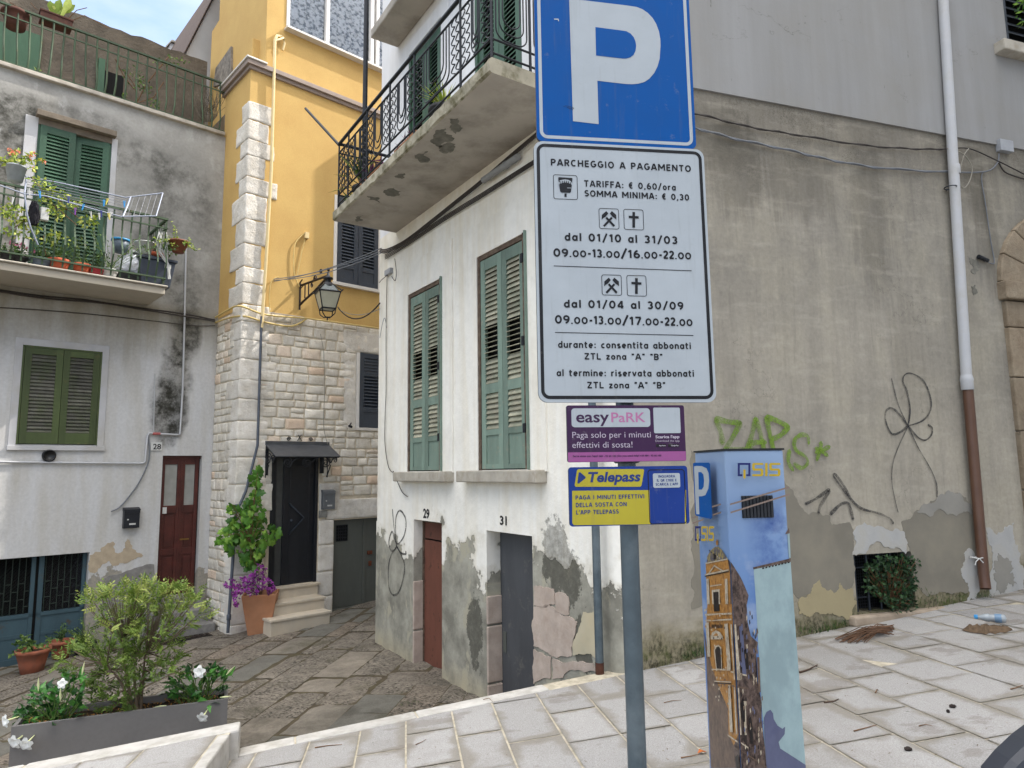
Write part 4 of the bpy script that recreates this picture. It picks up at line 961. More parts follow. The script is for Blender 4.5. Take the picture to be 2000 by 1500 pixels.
# anthracite shutters: bedroom window above the lamp, small window in the stone
def shutters(name,H,holes_mid=True,mats=ANTH,label=None):
    a,b,c,d,_=H; m=MB(); m.box(YR,a-.03,a+.03,c-.02,d,-.05,.02,1); m.box(YR,b-.03,b+.03,c-.02,d,-.05,.02,1); wf=build(name,m,[mats,WFR],YH)
    mid=(a+b)/2
    for x0,x1 in(((a+.035,mid-.004),(mid+.004,b-.035)) if b-a>.8 else ((a+.03,b),)):
        m=MB(); leaf_geo(m,YR,x0,x1,c,d,.03,[(c,c+.09),(c+.28,c+.34),(d-.42,d-.37),(d-.09,d)],.085,.05,.062,(c+.05,c+.2),0,0,rng)
        m.box(YR,x0+.1,x1-.1,d-.36,d-.1,-.01,.012,0,.5)
        build('shutter_leaf',m,mats,wf,bev=.006)
    return wf
ws=shutters('shuttered_window',YB); m=MB(); m.box(YR,YB[0]-.05,YB[1]+.05,YB[2]-.06,YB[2]-.002,-.04,.07,0); build('sill',m,MAR,ws,bev=.005)
ws=shutters('shuttered_window',YS); m=MB(); m.box(YR,YS[0]-.05,YS[1],YS[2]-.05,YS[2]-.002,-.04,.03,0); build('sill',m,MAR,ws,bev=.005)
# front door
a,b,c,d,_=YD; BLK=plain('black_door_lacquer',lin('#24262b',1),.38,.2,var=.12,scale=14,bump=.06,spec=.5); m=MB()
m.box(YR,a,a+.05,c,d,-.16,.0,0); m.box(YR,b-.05,b,c,d,-.16,0,0); m.box(YR,a+.05,a+.12,c,d,-.12,-.06,0); m.box(YR,a+.24,b-.05,c,d,-.12,-.055,0)
for u0,u1,z0,z1 in((a+.36,b-.14,c+.08,d-.1),): 
    m.box(YR,u0-.012,u0,z0,z1,-.06,-.049,0); m.box(YR,u1,u1+.012,z0,z1,-.06,-.049,0)
m.box(YR,a+.12,b-.05,c,c+.012,-.06,-.045,0)
dr=build('front_door',m,BLK,YH,bev=.004)
m=MB(); m.box(YR,a+.12,a+.24,c,d,-.10,-.09,0); build('side_pane',m,plain('smoked_glass','#4a4c4c',.15,var=.1,bump=0,spec=.6),dr)
m=MB(); H=[YR.w(*q,-.02) for q in((567,985),(594,1011),(566,1042))]; B=[YR.w(*q,-.05) for q in((565,984),(565,1043))]
m.tube([B[0],H[0],H[1],H[2],B[1]],.014,8); m.tube([YR.w(569,1016,-.055),YR.w(569,1016,-.035)],.02,10); build('handle',m,IRONB,dr)
m=MB(); m.box(YR,a+.0,b+.02,c-.035,c-.002,-.14,.12,0); m.box(YR,a+.02,b-.02,-.4,c-.035,-.14,.09,0); build('threshold',m,TRAV,YH,bev=.004)
m=MB()
m.box(YR,.36,1.34,-.375,-.34,-.1,.44,0,.5); m.box(YR,.38,1.32,-.9,-.375,-.1,.415,0,.35)
m.box(YR,.31,1.30,-.555,-.52,.40,.70,0,.5); m.box(YR,.33,1.28,-1.,-.555,.40,.675,0,.35)
build('entrance_steps',m,TRAV,YH,bev=.005)
# door canopy in sheet metal with wrought scrolls
m=MB(); o=.40; q=[YR.P(.44,2.11,.0),YR.P(1.56,2.11,.0),YR.P(1.56,1.90,o+.02),YR.P(.44,1.90,o+.02)]
m.hexa([v-Vector((0,0,.012)) for v in q]+q,0); m.box(YR,.44,1.56,2.09,2.15,-.01,.03,0)
SHEET=plain('dark_sheet_metal',lin('#5b5e63',1),.4,.6,var=.15,scale=8,bump=.1)
cp=build('door_canopy',m,SHEET,YH)
m=MB()
def scroll(fr,u,z,o,r0,turn,dirr=1,ph=0,N=30):
    return [fr.P(u+dirr*r0*(1-i/N*.85)*math.cos(ph+turn*2*math.pi*i/N),z+r0*(1-i/N*.85)*math.sin(ph+turn*2*math.pi*i/N),o) for i in range(N+1)]
for k,u in enumerate((.64,.98,1.30)):
    m.tube(scroll(YR,u,1.79,o,.085,1.9,1 if k%2 else -1,math.pi/2),.008,5)
    m.tube([YR.P(u+.08,1.80,o),YR.P(u+.14,1.85,o),YR.P(u+.2,1.88,o)],.008,5)
m.tube([YR.P(.46,1.885,o),YR.P(1.54,1.885,o)],.012,6)
for u in(.46,1.54):
    E_=Fr(*YR.P(u,0,0).xy,0); E_.d=YR.n.copy(); E_.n=YR.d.copy()
    m.tube([E_.P(0,1.55,0),E_.P(0,2.08,0)],.014,6); m.tube([E_.P(.01,2.06,0),E_.P(o,1.885,0)],.012,6); m.tube(scroll(E_,.12,1.86,0,.10,1.8,1,0),.009,5); m.tube(scroll(E_,.28,1.85,0,.07,1.8,-1,0),.008,5); m.tube([E_.P(.0,1.58,0),E_.P(.06,1.66,0),E_.P(.12,1.76,0)],.01,5)
m.tube(scroll(YR,.83,2.19,.02,.035,1.5,1,0),.007,5); m.tube(scroll(YR,1.22,2.19,.02,.035,1.5,-1,0),.007,5); m.tube([YR.P(.98,2.16,.02),YR.P(1.02,2.22,.02),YR.P(1.0,2.26,.02)],.006,5); m.tube([YR.P(1.06,2.16,.02),YR.P(1.02,2.22,.02),YR.P(1.05,2.26,.02)],.006,5)
build('wrought_scrolls',m,IRON,cp)
m=MB(); m.box(YR,1.40,1.47,1.62,2.08,-.02,.02,0); m.box(YR,.45,.5,1.6,2.1,-.02,.02,0); build('canopy_plates',m,IRON,cp)
# store room door
a,b,c,d,_=YG; m=MB(); mid=2.36
m.box(YR,a,mid-.004,-.66,d,-.14,-.10,0,.5); m.box(YR,mid+.004,b,-.66,d,-.14,-.10,0,.45); m.box(YR,mid-.05,mid+.0,-.66,d,-.1,-.085,0,.55); m.box(YR,a,b,-.9,-.665,-.14,-.03,0,.7)
gd=build('store_room_door',m,GREYDOOR2,YH,bev=.003)
m=MB(); g0=YR.px(662,1027); g1=YR.px(683,1056); u0,u1,z1,z0=g0[0],g1[0],g0[1],g1[1]; m.box(YR,u0,u1,z0,z1,-.1,-.095,1)
for i in range(6):
    u=u0+(u1-u0)*i/5; m.tube([YR.P(u,z0,-.085),YR.P(u,z1,-.085)],.006,5); z=z0+(z1-z0)*i/5; m.tube([YR.P(u0,z,-.088),YR.P(u1,z,-.088)],.006,5)
build('door_grille',m,[IRON,DARKIN],gd)
m=MB(); m.box(YR,2.40,2.49,.18,.24,-.1,-.07,0); m.box(YR,2.43,2.48,-.02,.06,-.1,-.075,0); build('padlock_hasp',m,plain('rusty_iron','#6b3d2a',.85,.2,var=.4,bump=.4),gd)
# ================================================================ the grey house at the left
GH=thing('grey_house',tuple(GW.P(-2,0)),'grey and white mildewed house with green shutters, roof terrace and flower balcony','house')
GU=-6.5
GD=(-.77,-.165,-.26,1.937,.13); GG=(-3.7,-1.706,-1.3,.515,.15); GWn=(-2.70,-1.70,2.09,3.51,.05); GB=(-2.72,-1.75,4.49,6.95,.10)
mb=MB(); wallsheet(mb,GW,GU,.02,-1.5,7.56,[GD,GG,GWn,GB],0,0,1); build('front_wall',mb,[W_GREY,DARKIN],GH)
# window surrounds, lintel
mb=MB(); L_=plain('pale_render_band',lin('#c9c9cb',.78),.85,var=.08,scale=4,bump=.2,dirt='#a39c8c',dscale=3,damt=.4)
a,b,c,d,_=GWn
mb.box(GW,a-.09,a,c-.06,d+.10,-.01,.015,0); mb.box(GW,b,b+.09,c-.06,d+.10,-.01,.015,0); mb.box(GW,a,b,d,d+.10,-.01,.015,0); mb.box(GW,a-.1,b+.1,c-.085,c-.02,-.01,.04,0)
a,b,c,d,_=GB; mb.box(GW,b,b+.08,c,d,-.01,.015,0); mb.box(GW,a-.16,a,c,d,-.01,.012,0)
build('window_surrounds',mb,L_,GH,bev=.004)
mb=MB(); mb.box(GW,GB[0]-.04,GB[1]+.04,GB[3]+.0,GB[3]+.09,-.02,.12,0); mb.box(GW,GB[0]-.0,GB[1]+.0,GB[3]-.1,GB[3]-.002,-.08,.02,0); build('door_lintel',mb,plain('dark_stone_lintel',lin('#7d7264',.8),.9,var=.2,bump=.5),GH,bev=.006)
mb=MB(); mb.box(GW,GU,-.03,7.56,7.625,-.3,.07,0); build('terrace_coping',mb,plain('coping_slab',lin('#cfc6b8',.78),.85,var=.12,bump=.3,dirt='#6e675a',dscale=6,damt=.7),GH,bev=.01)
# shutters
a,b,c,d,_=GWn; m=MB(); m.box(GW,a,a+.025,c,d,-.05,.012,0); m.box(GW,b-.025,b,c,d,-.05,.012,0); m.box(GW,a,b,d-.025,d,-.05,.012,0); wf=build('shuttered_window',m,SHUT_O,GH); mid=(a+b)/2
for x0,x1 in((a+.03,mid-.003),(mid+.003,b-.03)):
    m=MB(); leaf_geo(m,GW,x0,x1,c+.01,d-.03,.02,[(c+.01,c+.17),(d-.12,d-.03)],.085,.04,.052,None,0,1,rng); build('shutter_leaf',m,[SHUT_O,SLAT_O],wf)
a,b,c,d,_=GB; m=MB(); m.box(GW,a,a+.03,c,d,-.1,.0,0); m.box(GW,b-.03,b,c,d,-.1,.0,0); wf=build('balcony_door',m,SHUT_D,GH); mid=(a+b)/2
for k,(x0,x1) in enumerate(((a+.03,mid-.003),(mid+.003,b-.03))):
    fr=GW
    if k==1: 
        p0=GW.P(x1,0,-.01); fr=Fr(p0.x,p0.y,47+9); x0,x1=x0-x1,0.0
    m=MB(); leaf_geo(m,fr,x0,x1,c+.02,d-.1,.03,[(c+.02,c+.14),(c+1.0,c+1.1),(d-.21,d-.1)],.085,.04,.056,None,0,0,rng); build('shutter_leaf',m,SHUT_D,wf)
# entrance door with two narrow leaves
a,b,c,d,_=GD; m=MB(); m.box(GW,a,b,c,d,-.13,-.115,1); mid=-.455
def raised(m,u0,u1,z0,z1,o):
    m.box(GW,u0,u1,z0,z1,o-.02,o+.006,0); m.box(GW,u0+.03,u1-.03,z0+.035,z1-.035,o,o+.014,0)
for x0,x1 in((a+.015,mid-.004),(mid+.004,b-.02)):
    s=.055; m.box(GW,x0,x0+s,c+.01,d-.05,-.115,-.085,0); m.box(GW,x1-s,x1,c+.01,d-.05,-.115,-.085,0)
    for z0,z1 in((c+.01,c+.1),(c+.62,c+.72),(c+1.28,c+1.40),(d-.14,d-.05)): m.box(GW,x0+s,x1-s,z0,z1,-.115,-.087,0)
    raised(m,x0+s,x1-s,c+.1,c+.62,-.11); raised(m,x0+s,x1-s,c+.72,c+1.28,-.11)
m.box(GW,a,b,d-.05,d,-.13,-.07,0); m.box(GW,mid-.015,mid+.015,c+.02,d-.05,-.09,-.075,0)
dr=build('entrance_door',m,[WOODDOOR,DARKIN],GH,bev=.004)
m=MB()
for x0,x1 in((a+.075,mid-.06),(mid+.062,b-.078)): m.box(GW,x0,x1,c+1.4,d-.14,-.112,-.104,0)
build('glass_panel',m,plain('frosted_glass','#8d8d88',.25,var=.15,scale=5,bump=.05,spec=.6),dr)
m=MB(); u,z=GW.px(321,997,-.085); m.box(GW,u-.03,u+.03,z-.05,z+.05,-.09,-.07,0); u,z=GW.px(360,1053,-.085); m.box(GW,u-.07,u+.07,z-.012,z+.012,-.09,-.078,1); build('lock_plate',m,[WHITEPL,plain('brass','#8a6a3a',.4,.7)],dr)
ST=plain('grey_rough_concrete',lin('#8f8c88',.75),.95,var=.2,scale=16,bump=.8)
m=MB(); m.box(GW,a-.06,b+.06,-1.2,c-.004,-.14,.16,0); m.box(GW,a-.10,b+.1,-1.2,c-.2,.10,.38,0); m.box(GW,a-.16,b+.12,-1.2,c-.4,.3,.56,0); build('door_steps',m,ST,GH,bev=.015)
m=MB(); patch(m,GW,[(205,1128),(240,1118),(300,1102),(302,1240),(205,1260)],.03,0,.1,3,5,th=.04); build('rough_foot_coat',m,ST,GH)
# garage doors: upper lattice panels, planked blue metal below
a,b,c,d,_=GG; m=MB(); o=-.12
zt=.515; zm=GW.px(120,1190,o)[1]
ub=[a,-2.32,b]
for x0,x1 in((ub[0],-2.34),(-2.30,ub[2]-.01)):
    m.box(GW,x0,x1,-.95,zm-.05,o-.03,o,0,.5); m.box(GW,x0,x1,zm-.05,zm,o-.03,o+.015,0,.6); m.box(GW,x0,x0+.06,-.95,zt,o-.03,o+.015,0,.4); m.box(GW,x1-.05,x1,-.95,zt,o-.03,o+.015,0,.4); m.box(GW,x0,x1,-.95,-.87,o,o+.012,0,.3); m.box(GW,x0+.06,x1-.05,zm-.32,zm-.27,o,o+.008,0,.3)
gd=build('garage_door',m,BLUEDOOR,GH,bev=.003)
m=MB(); m.box(GW,a,-2.34,zm,zt,o-.04,o-.03,1); m.box(GW,-2.30,b,zm,zt,o-.04,o-.03,2)
for k in range(26):
    u=a+k*.078
    if abs(u+2.32)<.05 or u>b-.03: continue
    m.tube([GW.P(u,zm,o),GW.P(u,zt,o)],.006,5)
for k in range(26):
    u=a+k*.078
    if abs(u+2.32)<.1 or u>b-.1: continue
    for z in((zm+.2,zm+.42) if k%2 else (zm+.1,zm+.31)): m.tube([GW.P(u,z,o),GW.P(u+.078,z,o)],.006,5)
build('door_grille',m,[plain('green_black_iron','#26332c',.6,var=.3),plain('dark_green_panel','#23382f',.5,var=.3,scale=3),plain('mottled_panel','#4a4d57',.5,var=.5,scale=22)],gd)
m=MB()
patch(m,GW,[(175,1085),(196,1078),(208,1062),(222,1058),(228,1080),(248,1052),(258,1068),(270,1080),(280,1085),(262,1092),(240,1100),(226,1105),(212,1096),(200,1102),(185,1120),(175,1118)],.004,0,.25,4,6)
build('bare_plaster_patch',m,plain('tan_undercoat',lin('#b7a78f',.84),.92,var=.12,bump=.4),GH)
# ---- flower balcony
BZ0,BZ1,BOF=4.33,4.47,.90; UR=-1.11
m=MB(); m.box(GW,GU,UR,BZ0,BZ1-.03,0,BOF,0); m.box(GW,GU,UR+.03,BZ1-.03,BZ1,0,BOF+.035,1)
gb=build('flower_balcony',m,[plain('pale_slab',lin('#bdb4a4',.82),.88,var=.1,scale=3,bump=.3,dirt='#94897a',dscale=3,damt=.5),SILL],GH,bev=.012)
m=MB(); rt=5.50; o=BOF-.03
def bal_bar(m,fr,u,oo):
    pts=[]
    for k in range(11):
        z=BZ1+.03+(rt-BZ1-.03)*k/10; x=k/10; bul=.10*math.exp(-((x-.32)/.16)**2)-.03*math.exp(-((x-.68)/.14)**2)
        pts.append((z,bul))
    for (z0,b0),(z1,b1) in zip(pts,pts[1:]):
        w_=.011; P=fr.P; m.face([P(u-w_,z0,oo+b0),P(u+w_,z0,oo+b0),P(u+w_,z1,oo+b1),P(u-w_,z1,oo+b1)],0,rng.random()*.2+.4); m.face([P(u+w_,z0,oo+b0),P(u+w_,z0,oo+b0-.006),P(u+w_,z1,oo+b1-.006),P(u+w_,z1,oo+b1)],0); m.face([P(u-w_,z0,oo+b0-.006),P(u-w_,z0,oo+b0),P(u-w_,z1,oo+b1),P(u-w_,z1,oo+b1-.006)],0)
u=UR-.02
while u>-5.2: bal_bar(m,GW,u,o); u-=.118
m.box(GW,-5.3,UR,rt,rt+.03,o-.02,o+.02,0); m.box(GW,-5.3,UR,rt-.14,rt-.12,o-.008,o+.012,0); m.box(GW,-5.3,UR,BZ1+.10,BZ1+.12,o+.0,o+.035,0)
EG=Fr(*GW.P(UR-.02,0,0).xy,0); EG.d=GW.n.copy(); EG.n=GW.d.copy()
for k in range(1,8): bal_bar(m,EG,k*.11,0)
m.box(EG,0,o,rt,rt+.03,-.02,.02,0); m.box(EG,0,o,rt-.14,rt-.12,-.01,.01,0); m.box(EG,0,o,BZ1+.1,BZ1+.12,0,.03,0)
build('railing',m,GREENIRON,gb)
# ---- roof terrace: wall behind, railing in front
tb=-1.45
zT=lambda px,py: GW.px(px,py,tb)[1]
m=MB(); zt=zT(300,83); us=[GU,-.1]
pts=[]; rr=random.Random(4)
for i in range(40):
    u=GU+(.1-GU)*i/39; pts.append((u,zt+rr.uniform(-.03,.03)))
H0=GW.px(188,137,tb); H1=GW.px(240,178,tb)
m.face([GW.P(u,z,tb) for u,z in [(GU,7.3),(.1,7.3)]+pts[::-1]],0); m.face([GW.P(u,z,tb-.3) for u,z in [(GU,7.3),(.1,7.3)]+pts[::-1]],0)
for (u0,z0),(u1,z1) in zip(pts,pts[1:]): m.face([GW.P(u0,z0,tb),GW.P(u1,z1,tb),GW.P(u1,z1,tb-.3),GW.P(u0,z0,tb-.3)],0)
m.box(GW,H0[0],H1[0],7.3,H0[1]+.05,tb-.02,tb+.004,1)
m.face([GW.P(GU,7.55,0),GW.P(.3,7.55,0),GW.P(.3,7.55,tb),GW.P(GU,7.55,tb)],0)
tw=build('terrace_wall',m,[plain('dark_rough_render',lin('#857a6b',.62),.95,var=.22,scale=5,bump=.9,dirt='#4a453d',dscale=2.2,damt=.75,bd=.02),DARKIN],GH)
m=MB(); q0=GW.px(0,40,tb+.03); q1=GW.px(79,120,tb+.03); m.box(GW,q0[0]-.5,q1[0],7.5,q0[1]-.02,tb,tb+.04,0); m.box(GW,H1[0]-.42,H1[0]-.32,7.5,H0[1]+.2,tb,tb+.1,0); build('green_shed_panel',m,m_sheetpaint('green_sheet','#4f7a58','#6f8a70',.5,.4,3),tw)
m=MB(); rt2=8.55; o=-.03
def rail_bar(u,sd):
    pts=[]; 
    for k in range(9):
        x=k/8; z=7.60+(rt2-7.6)*x; bul=.05*math.exp(-((x-.25)/.18)**2); pts.append((u+.03*math.sin(x*3+sd)*math.exp(-x*2),z,o+bul+.0))
    m.tube([GW.P(*p) for p in pts],.014,4,0,rng.random())
u=-.12; k=0
while u>-5.5: rail_bar(u,k); u-=.147; k+=1
m.box(GW,-5.5,-.02,rt2,rt2+.028,o-.02,o+.02,0,.2); m.box(GW,-5.5,-.02,rt2-.16,rt2-.143,o-.008,o+.008,0); m.box(GW,-5.5,-.02,7.66,7.675,o-.0,o+.03,0)
build('terrace_railing',m,GREENIRON,tw)
# ---- house number plate, vent
m=MB(); a=GW.px(295,864,.02); b=GW.px(316,880,.02); m.box(GW,a[0],b[0],b[1],a[1],0,.02,0); pl=build('number_plate',m,WHITEPL,GH,bev=.003)
m=MB(); txpx(m,GW,'28',(298,878),(314,867),.0215,bold=.02); build('numerals',m,INK,pl)
m=MB(); u,z=GW.px(95,890); m.lathe(GW.P(u,z,0),[(.0,.0),(.085,.0),(.09,.03),(.085,.055),(.07,.06),(.066,.04),(0,.035)],20,axis=GW.n); build('round_vent',m,plain('black_plastic','#151517',.4,var=.1),GH)
# ---- houses further back
DH=thing('gabled_house',tuple(GW.P(.5,0,-6)),'pale plastered gable with a dark verge rising beside the yellow house','house')
of=-2.2; A=[GW.px(*q,of) for q in((362,106),(414,4),(460,-84),(460,200),(350,200))]
m=MB(); m.prism(GW,[A[0],A[1],A[2],(A[2][0]+.5,A[2][1]),(A[2][0]+.5,4.0),(A[0][0]-.02,4.0)],of-4,of,0); build('gable_wall',m,plain('pale_plaster_far',lin('#d0cfcc',.8),.9,var=.1,scale=2,bump=.2),DH)
m=MB(); d=.03
for a,b in((A[0],A[1]),(A[1],A[2])): 
    m.hexa([GW.P(a[0]-.02,a[1],of+.05),GW.P(b[0]-.02,b[1],of+.05),GW.P(b[0]-.02,b[1],of-4),GW.P(a[0]-.02,a[1],of-4),GW.P(a[0]-.03,a[1]+.025,of+.05),GW.P(b[0]-.03,b[1]+.025,of+.05),GW.P(b[0]-.03,b[1]+.025,of-4),GW.P(a[0]-.03,a[1]+.025,of-4)],0)
build('roof_verge',m,plain('dark_verge','#5a4a42',.9),DH)
DF=thing('distant_house',tuple(GW.P(-.5,0,-9)),'tiny white rooftop block showing above the terrace wall','house')
of=-6; B=[GW.px(*q,of) for q in((327,95),(334,84),(362,94),(362,180),(327,180))]
m=MB(); m.prism(GW,[B[0],B[1],B[2],(B[2][0]+.3,B[2][1]-.02),(B[2][0]+.3,5),(B[0][0],5)],of-2,of,0); build('block_wall',m,W_UP,DF)
m=MB(); m.prism(GW,[(B[0][0]-.04,B[0][1]-.0),(B[1][0],B[1][1]+.02),(B[2][0]+.3,B[2][1]+.0),(B[2][0]+.3,B[2][1]+.05),(B[1][0],B[1][1]+.07),(B[0][0]-.04,B[0][1]+.05)],of-2,of+.06,0); build('roof_edge',m,SILL,DF)
# block added outside the picture: it keeps the sun off the street
m=MB(); m.hexa([Vector(p) for z in(-1,15) for p in((9.0,-14,z),(19,-14,z),(19,13,z),(9.0,8.1,z))]); 
OH=thing('offscreen_sun_block',(14,-3,0),'tall pale unseen block added beyond the right edge to keep the sun off the street','house'); build('wall',m,W_UP,OH)
# ================================================================ parking sign on its pole
_m=[bpy.data.curves.new('t','FONT')]; _m[0].body='H'; _m[0].size=1
_o=bpy.data.objects.new('t',_m[0]); COL.objects.link(_o); _dg=bpy.context.evaluated_depsgraph_get(); _me=bpy.data.meshes.new_from_object(_o.evaluated_get(_dg)); CAPH=max(v.co.y for v in _me.vertices); COL.objects.unlink(_o); bpy.data.objects.remove(_o); bpy.data.curves.remove(_m[0]); bpy.data.meshes.remove(_me)
def tline(mb,fr,s,pl,xr,cap,o,mi=0,bold=0.029,shear=0,space=1.0,mono=False):
    """one line of lettering: left end of its baseline in the photo, right end, capital height"""
    u0,z0=fr.px(*pl); u1,_=fr.px(xr,pl[1]); zc=fr.px(pl[0],pl[1]-cap)[1]; k=(zc-z0)/CAPH
    c=bpy.data.curves.new('t','FONT'); c.body=s; c.size=1; c.offset=bold; c.shear=shear; c.resolution_u=3; c.space_character=space
    ob=bpy.data.objects.new('t',c); COL.objects.link(ob); dg=bpy.context.evaluated_depsgraph_get(); dg.update()
    me=bpy.data.meshes.new_from_object(ob.evaluated_get(dg)); COL.objects.unlink(ob); bpy.data.objects.remove(ob); bpy.data.curves.remove(c)
    xs=[v.co.x for v in me.vertices]; x0,x1=min(xs),max(xs)
    for p in me.polygons: mb.face([fr.P(u0+(me.vertices[i].co.x-x0)/(x1-x0)*(u1-u0),z0+me.vertices[i].co.y*k,o) for i in p.vertices],mi)
    bpy.data.meshes.remove(me)
# a plain rounded road-sign alphabet drawn with a broad pen: every glyph is a width and a few pen strokes on a grid one capital high
def _arc(cx,cy,rx,ry,a0,a1,n=14): return [(cx+rx*math.cos(R(a0+(a1-a0)*i/n)),cy+ry*math.sin(R(a0+(a1-a0)*i/n))) for i in range(n+1)]
_B=.08; _X=.72
def _bowl(w=.56,h=_X): return _arc(w/2,h/2,w/2-_B,h/2-_B,0,360,20)
GLY={
'A':(.74,[[(.04,0),(.34,1)],[(.40,1),(.70,0)],[(.16,.30),(.58,.30)]]),'B':(.62,[[(_B,0),(_B,1)],[(_B,.92)]+_arc(.34,.71,.18,.21,90,-90)+[(_B,.50)],[(_B,.49)]+_arc(.34,.285,.2,.205,90,-90)+[(_B,.08)]]),
'C':(.70,[_arc(.38,.5,.30,.42,50,310,18)]),'D':(.70,[[(_B,0),(_B,1)],[(_B,.92)]+_arc(.30,.5,.32,.42,90,-90)+[(_B,.08)]]),'E':(.56,[[(_B,0),(_B,1)],[(_B,.92),(.54,.92)],[(_B,.51),(.50,.51)],[(_B,.08),(.54,.08)]]),
'F':(.54,[[(_B,0),(_B,1)],[(_B,.92),(.52,.92)],[(_B,.50),(.48,.50)]]),'G':(.74,[_arc(.39,.5,.31,.42,50,340,18)+[(.68,.46)],[(.42,.46),(.74,.46)]]),'H':(.70,[[(_B,0),(_B,1)],[(.62,0),(.62,1)],[(_B,.51),(.62,.51)]]),
'I':(.22,[[(.11,0),(.11,1)]]),'L':(.54,[[(_B,0),(_B,1)],[(_B,.08),(.53,.08)]]),'M':(.92,[[(_B,0),(_B,1)],[(.84,0),(.84,1)],[(.09,.98),(.46,.30)],[(.83,.98),(.46,.30)]]),'N':(.74,[[(_B,0),(_B,1)],[(.66,0),(.66,1)],[(.10,.97),(.64,.03)]]),
'O':(.78,[_arc(.39,.5,.31,.42,0,360,24)]),'P':(.62,[[(_B,0),(_B,1)],[(_B,.92)]+_arc(.34,.69,.2,.23,90,-90)+[(_B,.46)]]),'R':(.64,[[(_B,0),(_B,1)],[(_B,.92)]+_arc(.34,.70,.2,.22,90,-90)+[(_B,.48)],[(.30,.48),(.58,0)]]),
'S':(.62,[_arc(.32,.71,.22,.21,35,270,14)+_arc(.30,.29,.24,.21,90,-145,14)[0:]]),'T':(.64,[[(.32,0),(.32,1)],[(.02,.92),(.62,.92)]]),'Z':(.64,[[(.04,.92),(.60,.92)],[(.55,.90),(.09,.10)],[(.04,.08),(.62,.08)]]),
'a':(.56,[_bowl(),[(.48,0),(.48,_X)]]),'b':(.56,[_bowl(),[(_B,0),(_B,1.02)]]),'d':(.56,[_bowl(),[(.48,0),(.48,1.02)]]),'c':(.50,[_arc(.28,.36,.2,.28,48,312)]),'e':(.56,[_arc(.28,.36,.2,.28,0,312,18),[(.09,.36),(.50,.36)]]),
'i':(.20,[[(.10,0),(.10,_X)],[(.10,.84),(.10,1.0)]]),'l':(.20,[[(.10,0),(.10,1.02)]]),'m':(.84,[[(_B,0),(_B,_X)],_arc(.245,.47,.165,.17,180,0)+[(.41,0)],_arc(.595,.47,.165,.17,180,0)+[(.76,0)]]),'n':(.54,[[(_B,0),(_B,_X)],_arc(.27,.45,.19,.19,180,0)+[(.46,0)]]),
'o':(.56,[_bowl()]),'r':(.38,[[(_B,0),(_B,_X)],_arc(.27,.42,.19,.22,180,65)]),'s':(.48,[_arc(.25,.51,.155,.13,35,270,12)+_arc(.235,.21,.17,.14,90,-145,12)]),'t':(.40,[[(.16,.95),(.16,.22)]+_arc(.28,.2,.12,.12,180,300,8),[(.01,.66),(.38,.66)]]),
'u':(.54,[[(.08,_X)]+_arc(.27,.27,.19,.19,180,360)+[(.46,_X)],[(.46,0),(.46,.4)]]),'v':(.54,[[(.05,_X),(.27,.03)],[(.49,_X),(.27,.03)]]),'z':(.48,[[(.03,.64),(.45,.64)],[(.42,.62),(.07,.1)],[(.03,.08),(.46,.08)]]),
'0':(.64,[_arc(.32,.5,.24,.42,0,360,22)]),'1':(.40,[[(.27,0),(.27,1)],[(.27,.95),(.06,.76)]]),'2':(.60,[_arc(.30,.69,.21,.23,165,-40,12)+[(.08,.1)],[(.05,.08),(.57,.08)]]),'3':(.60,[_arc(.28,.71,.20,.21,150,-90,12),_arc(.28,.29,.22,.21,90,-150,12)]),
'4':(.64,[[(.46,0),(.46,1)],[(.44,.96),(.06,.30)],[(.03,.26),(.62,.26)]]),'6':(.62,[_arc(.32,.31,.22,.23,0,360,18),[(.10,.34)]+_arc(.44,.40,.34,.52,175,95,8)]),'7':(.56,[[(.03,.92),(.53,.92)],[(.50,.90),(.20,0)]]),'9':(.62,[_arc(.30,.69,.22,.23,0,360,18),[(.52,.66)]+_arc(.18,.60,.34,.52,-5,-85,8)]),
':':(.22,[[(.11,.02),(.11,.2)],[(.11,.50),(.11,.68)]]),'.':(.20,[[(.10,-.04),(.10,.15)]]),',':(.22,[[(.14,.15),(.07,-.12)]]),'-':(.42,[[(.05,.42),(.37,.42)]]),'/':(.50,[[(.05,-.1),(.45,1.08)]]),'€':(.66,[_arc(.40,.5,.24,.42,55,305,16),[(.03,.60),(.52,.60)],[(.03,.42),(.48,.42)]]),
'“':(.36,[[(.10,.72),(.14,1)],[(.25,.72),(.29,1)]]),'”':(.36,[[(.12,1),(.08,.72)],[(.27,1),(.23,.72)]]),' ':(.36,[]),
'U':(.70,[[(_B,1),(_B,.36)]+_arc(.35,.36,.27,.28,180,360)+[(.62,1)]]),'V':(.70,[[(.04,1),(.35,.03)],[(.66,1),(.35,.03)]]),'Q':(.78,[_arc(.39,.5,.31,.42,0,360,24),[(.46,.26),(.74,-.02)]]),"'":(.16,[[(.08,.74),(.08,1)]])}
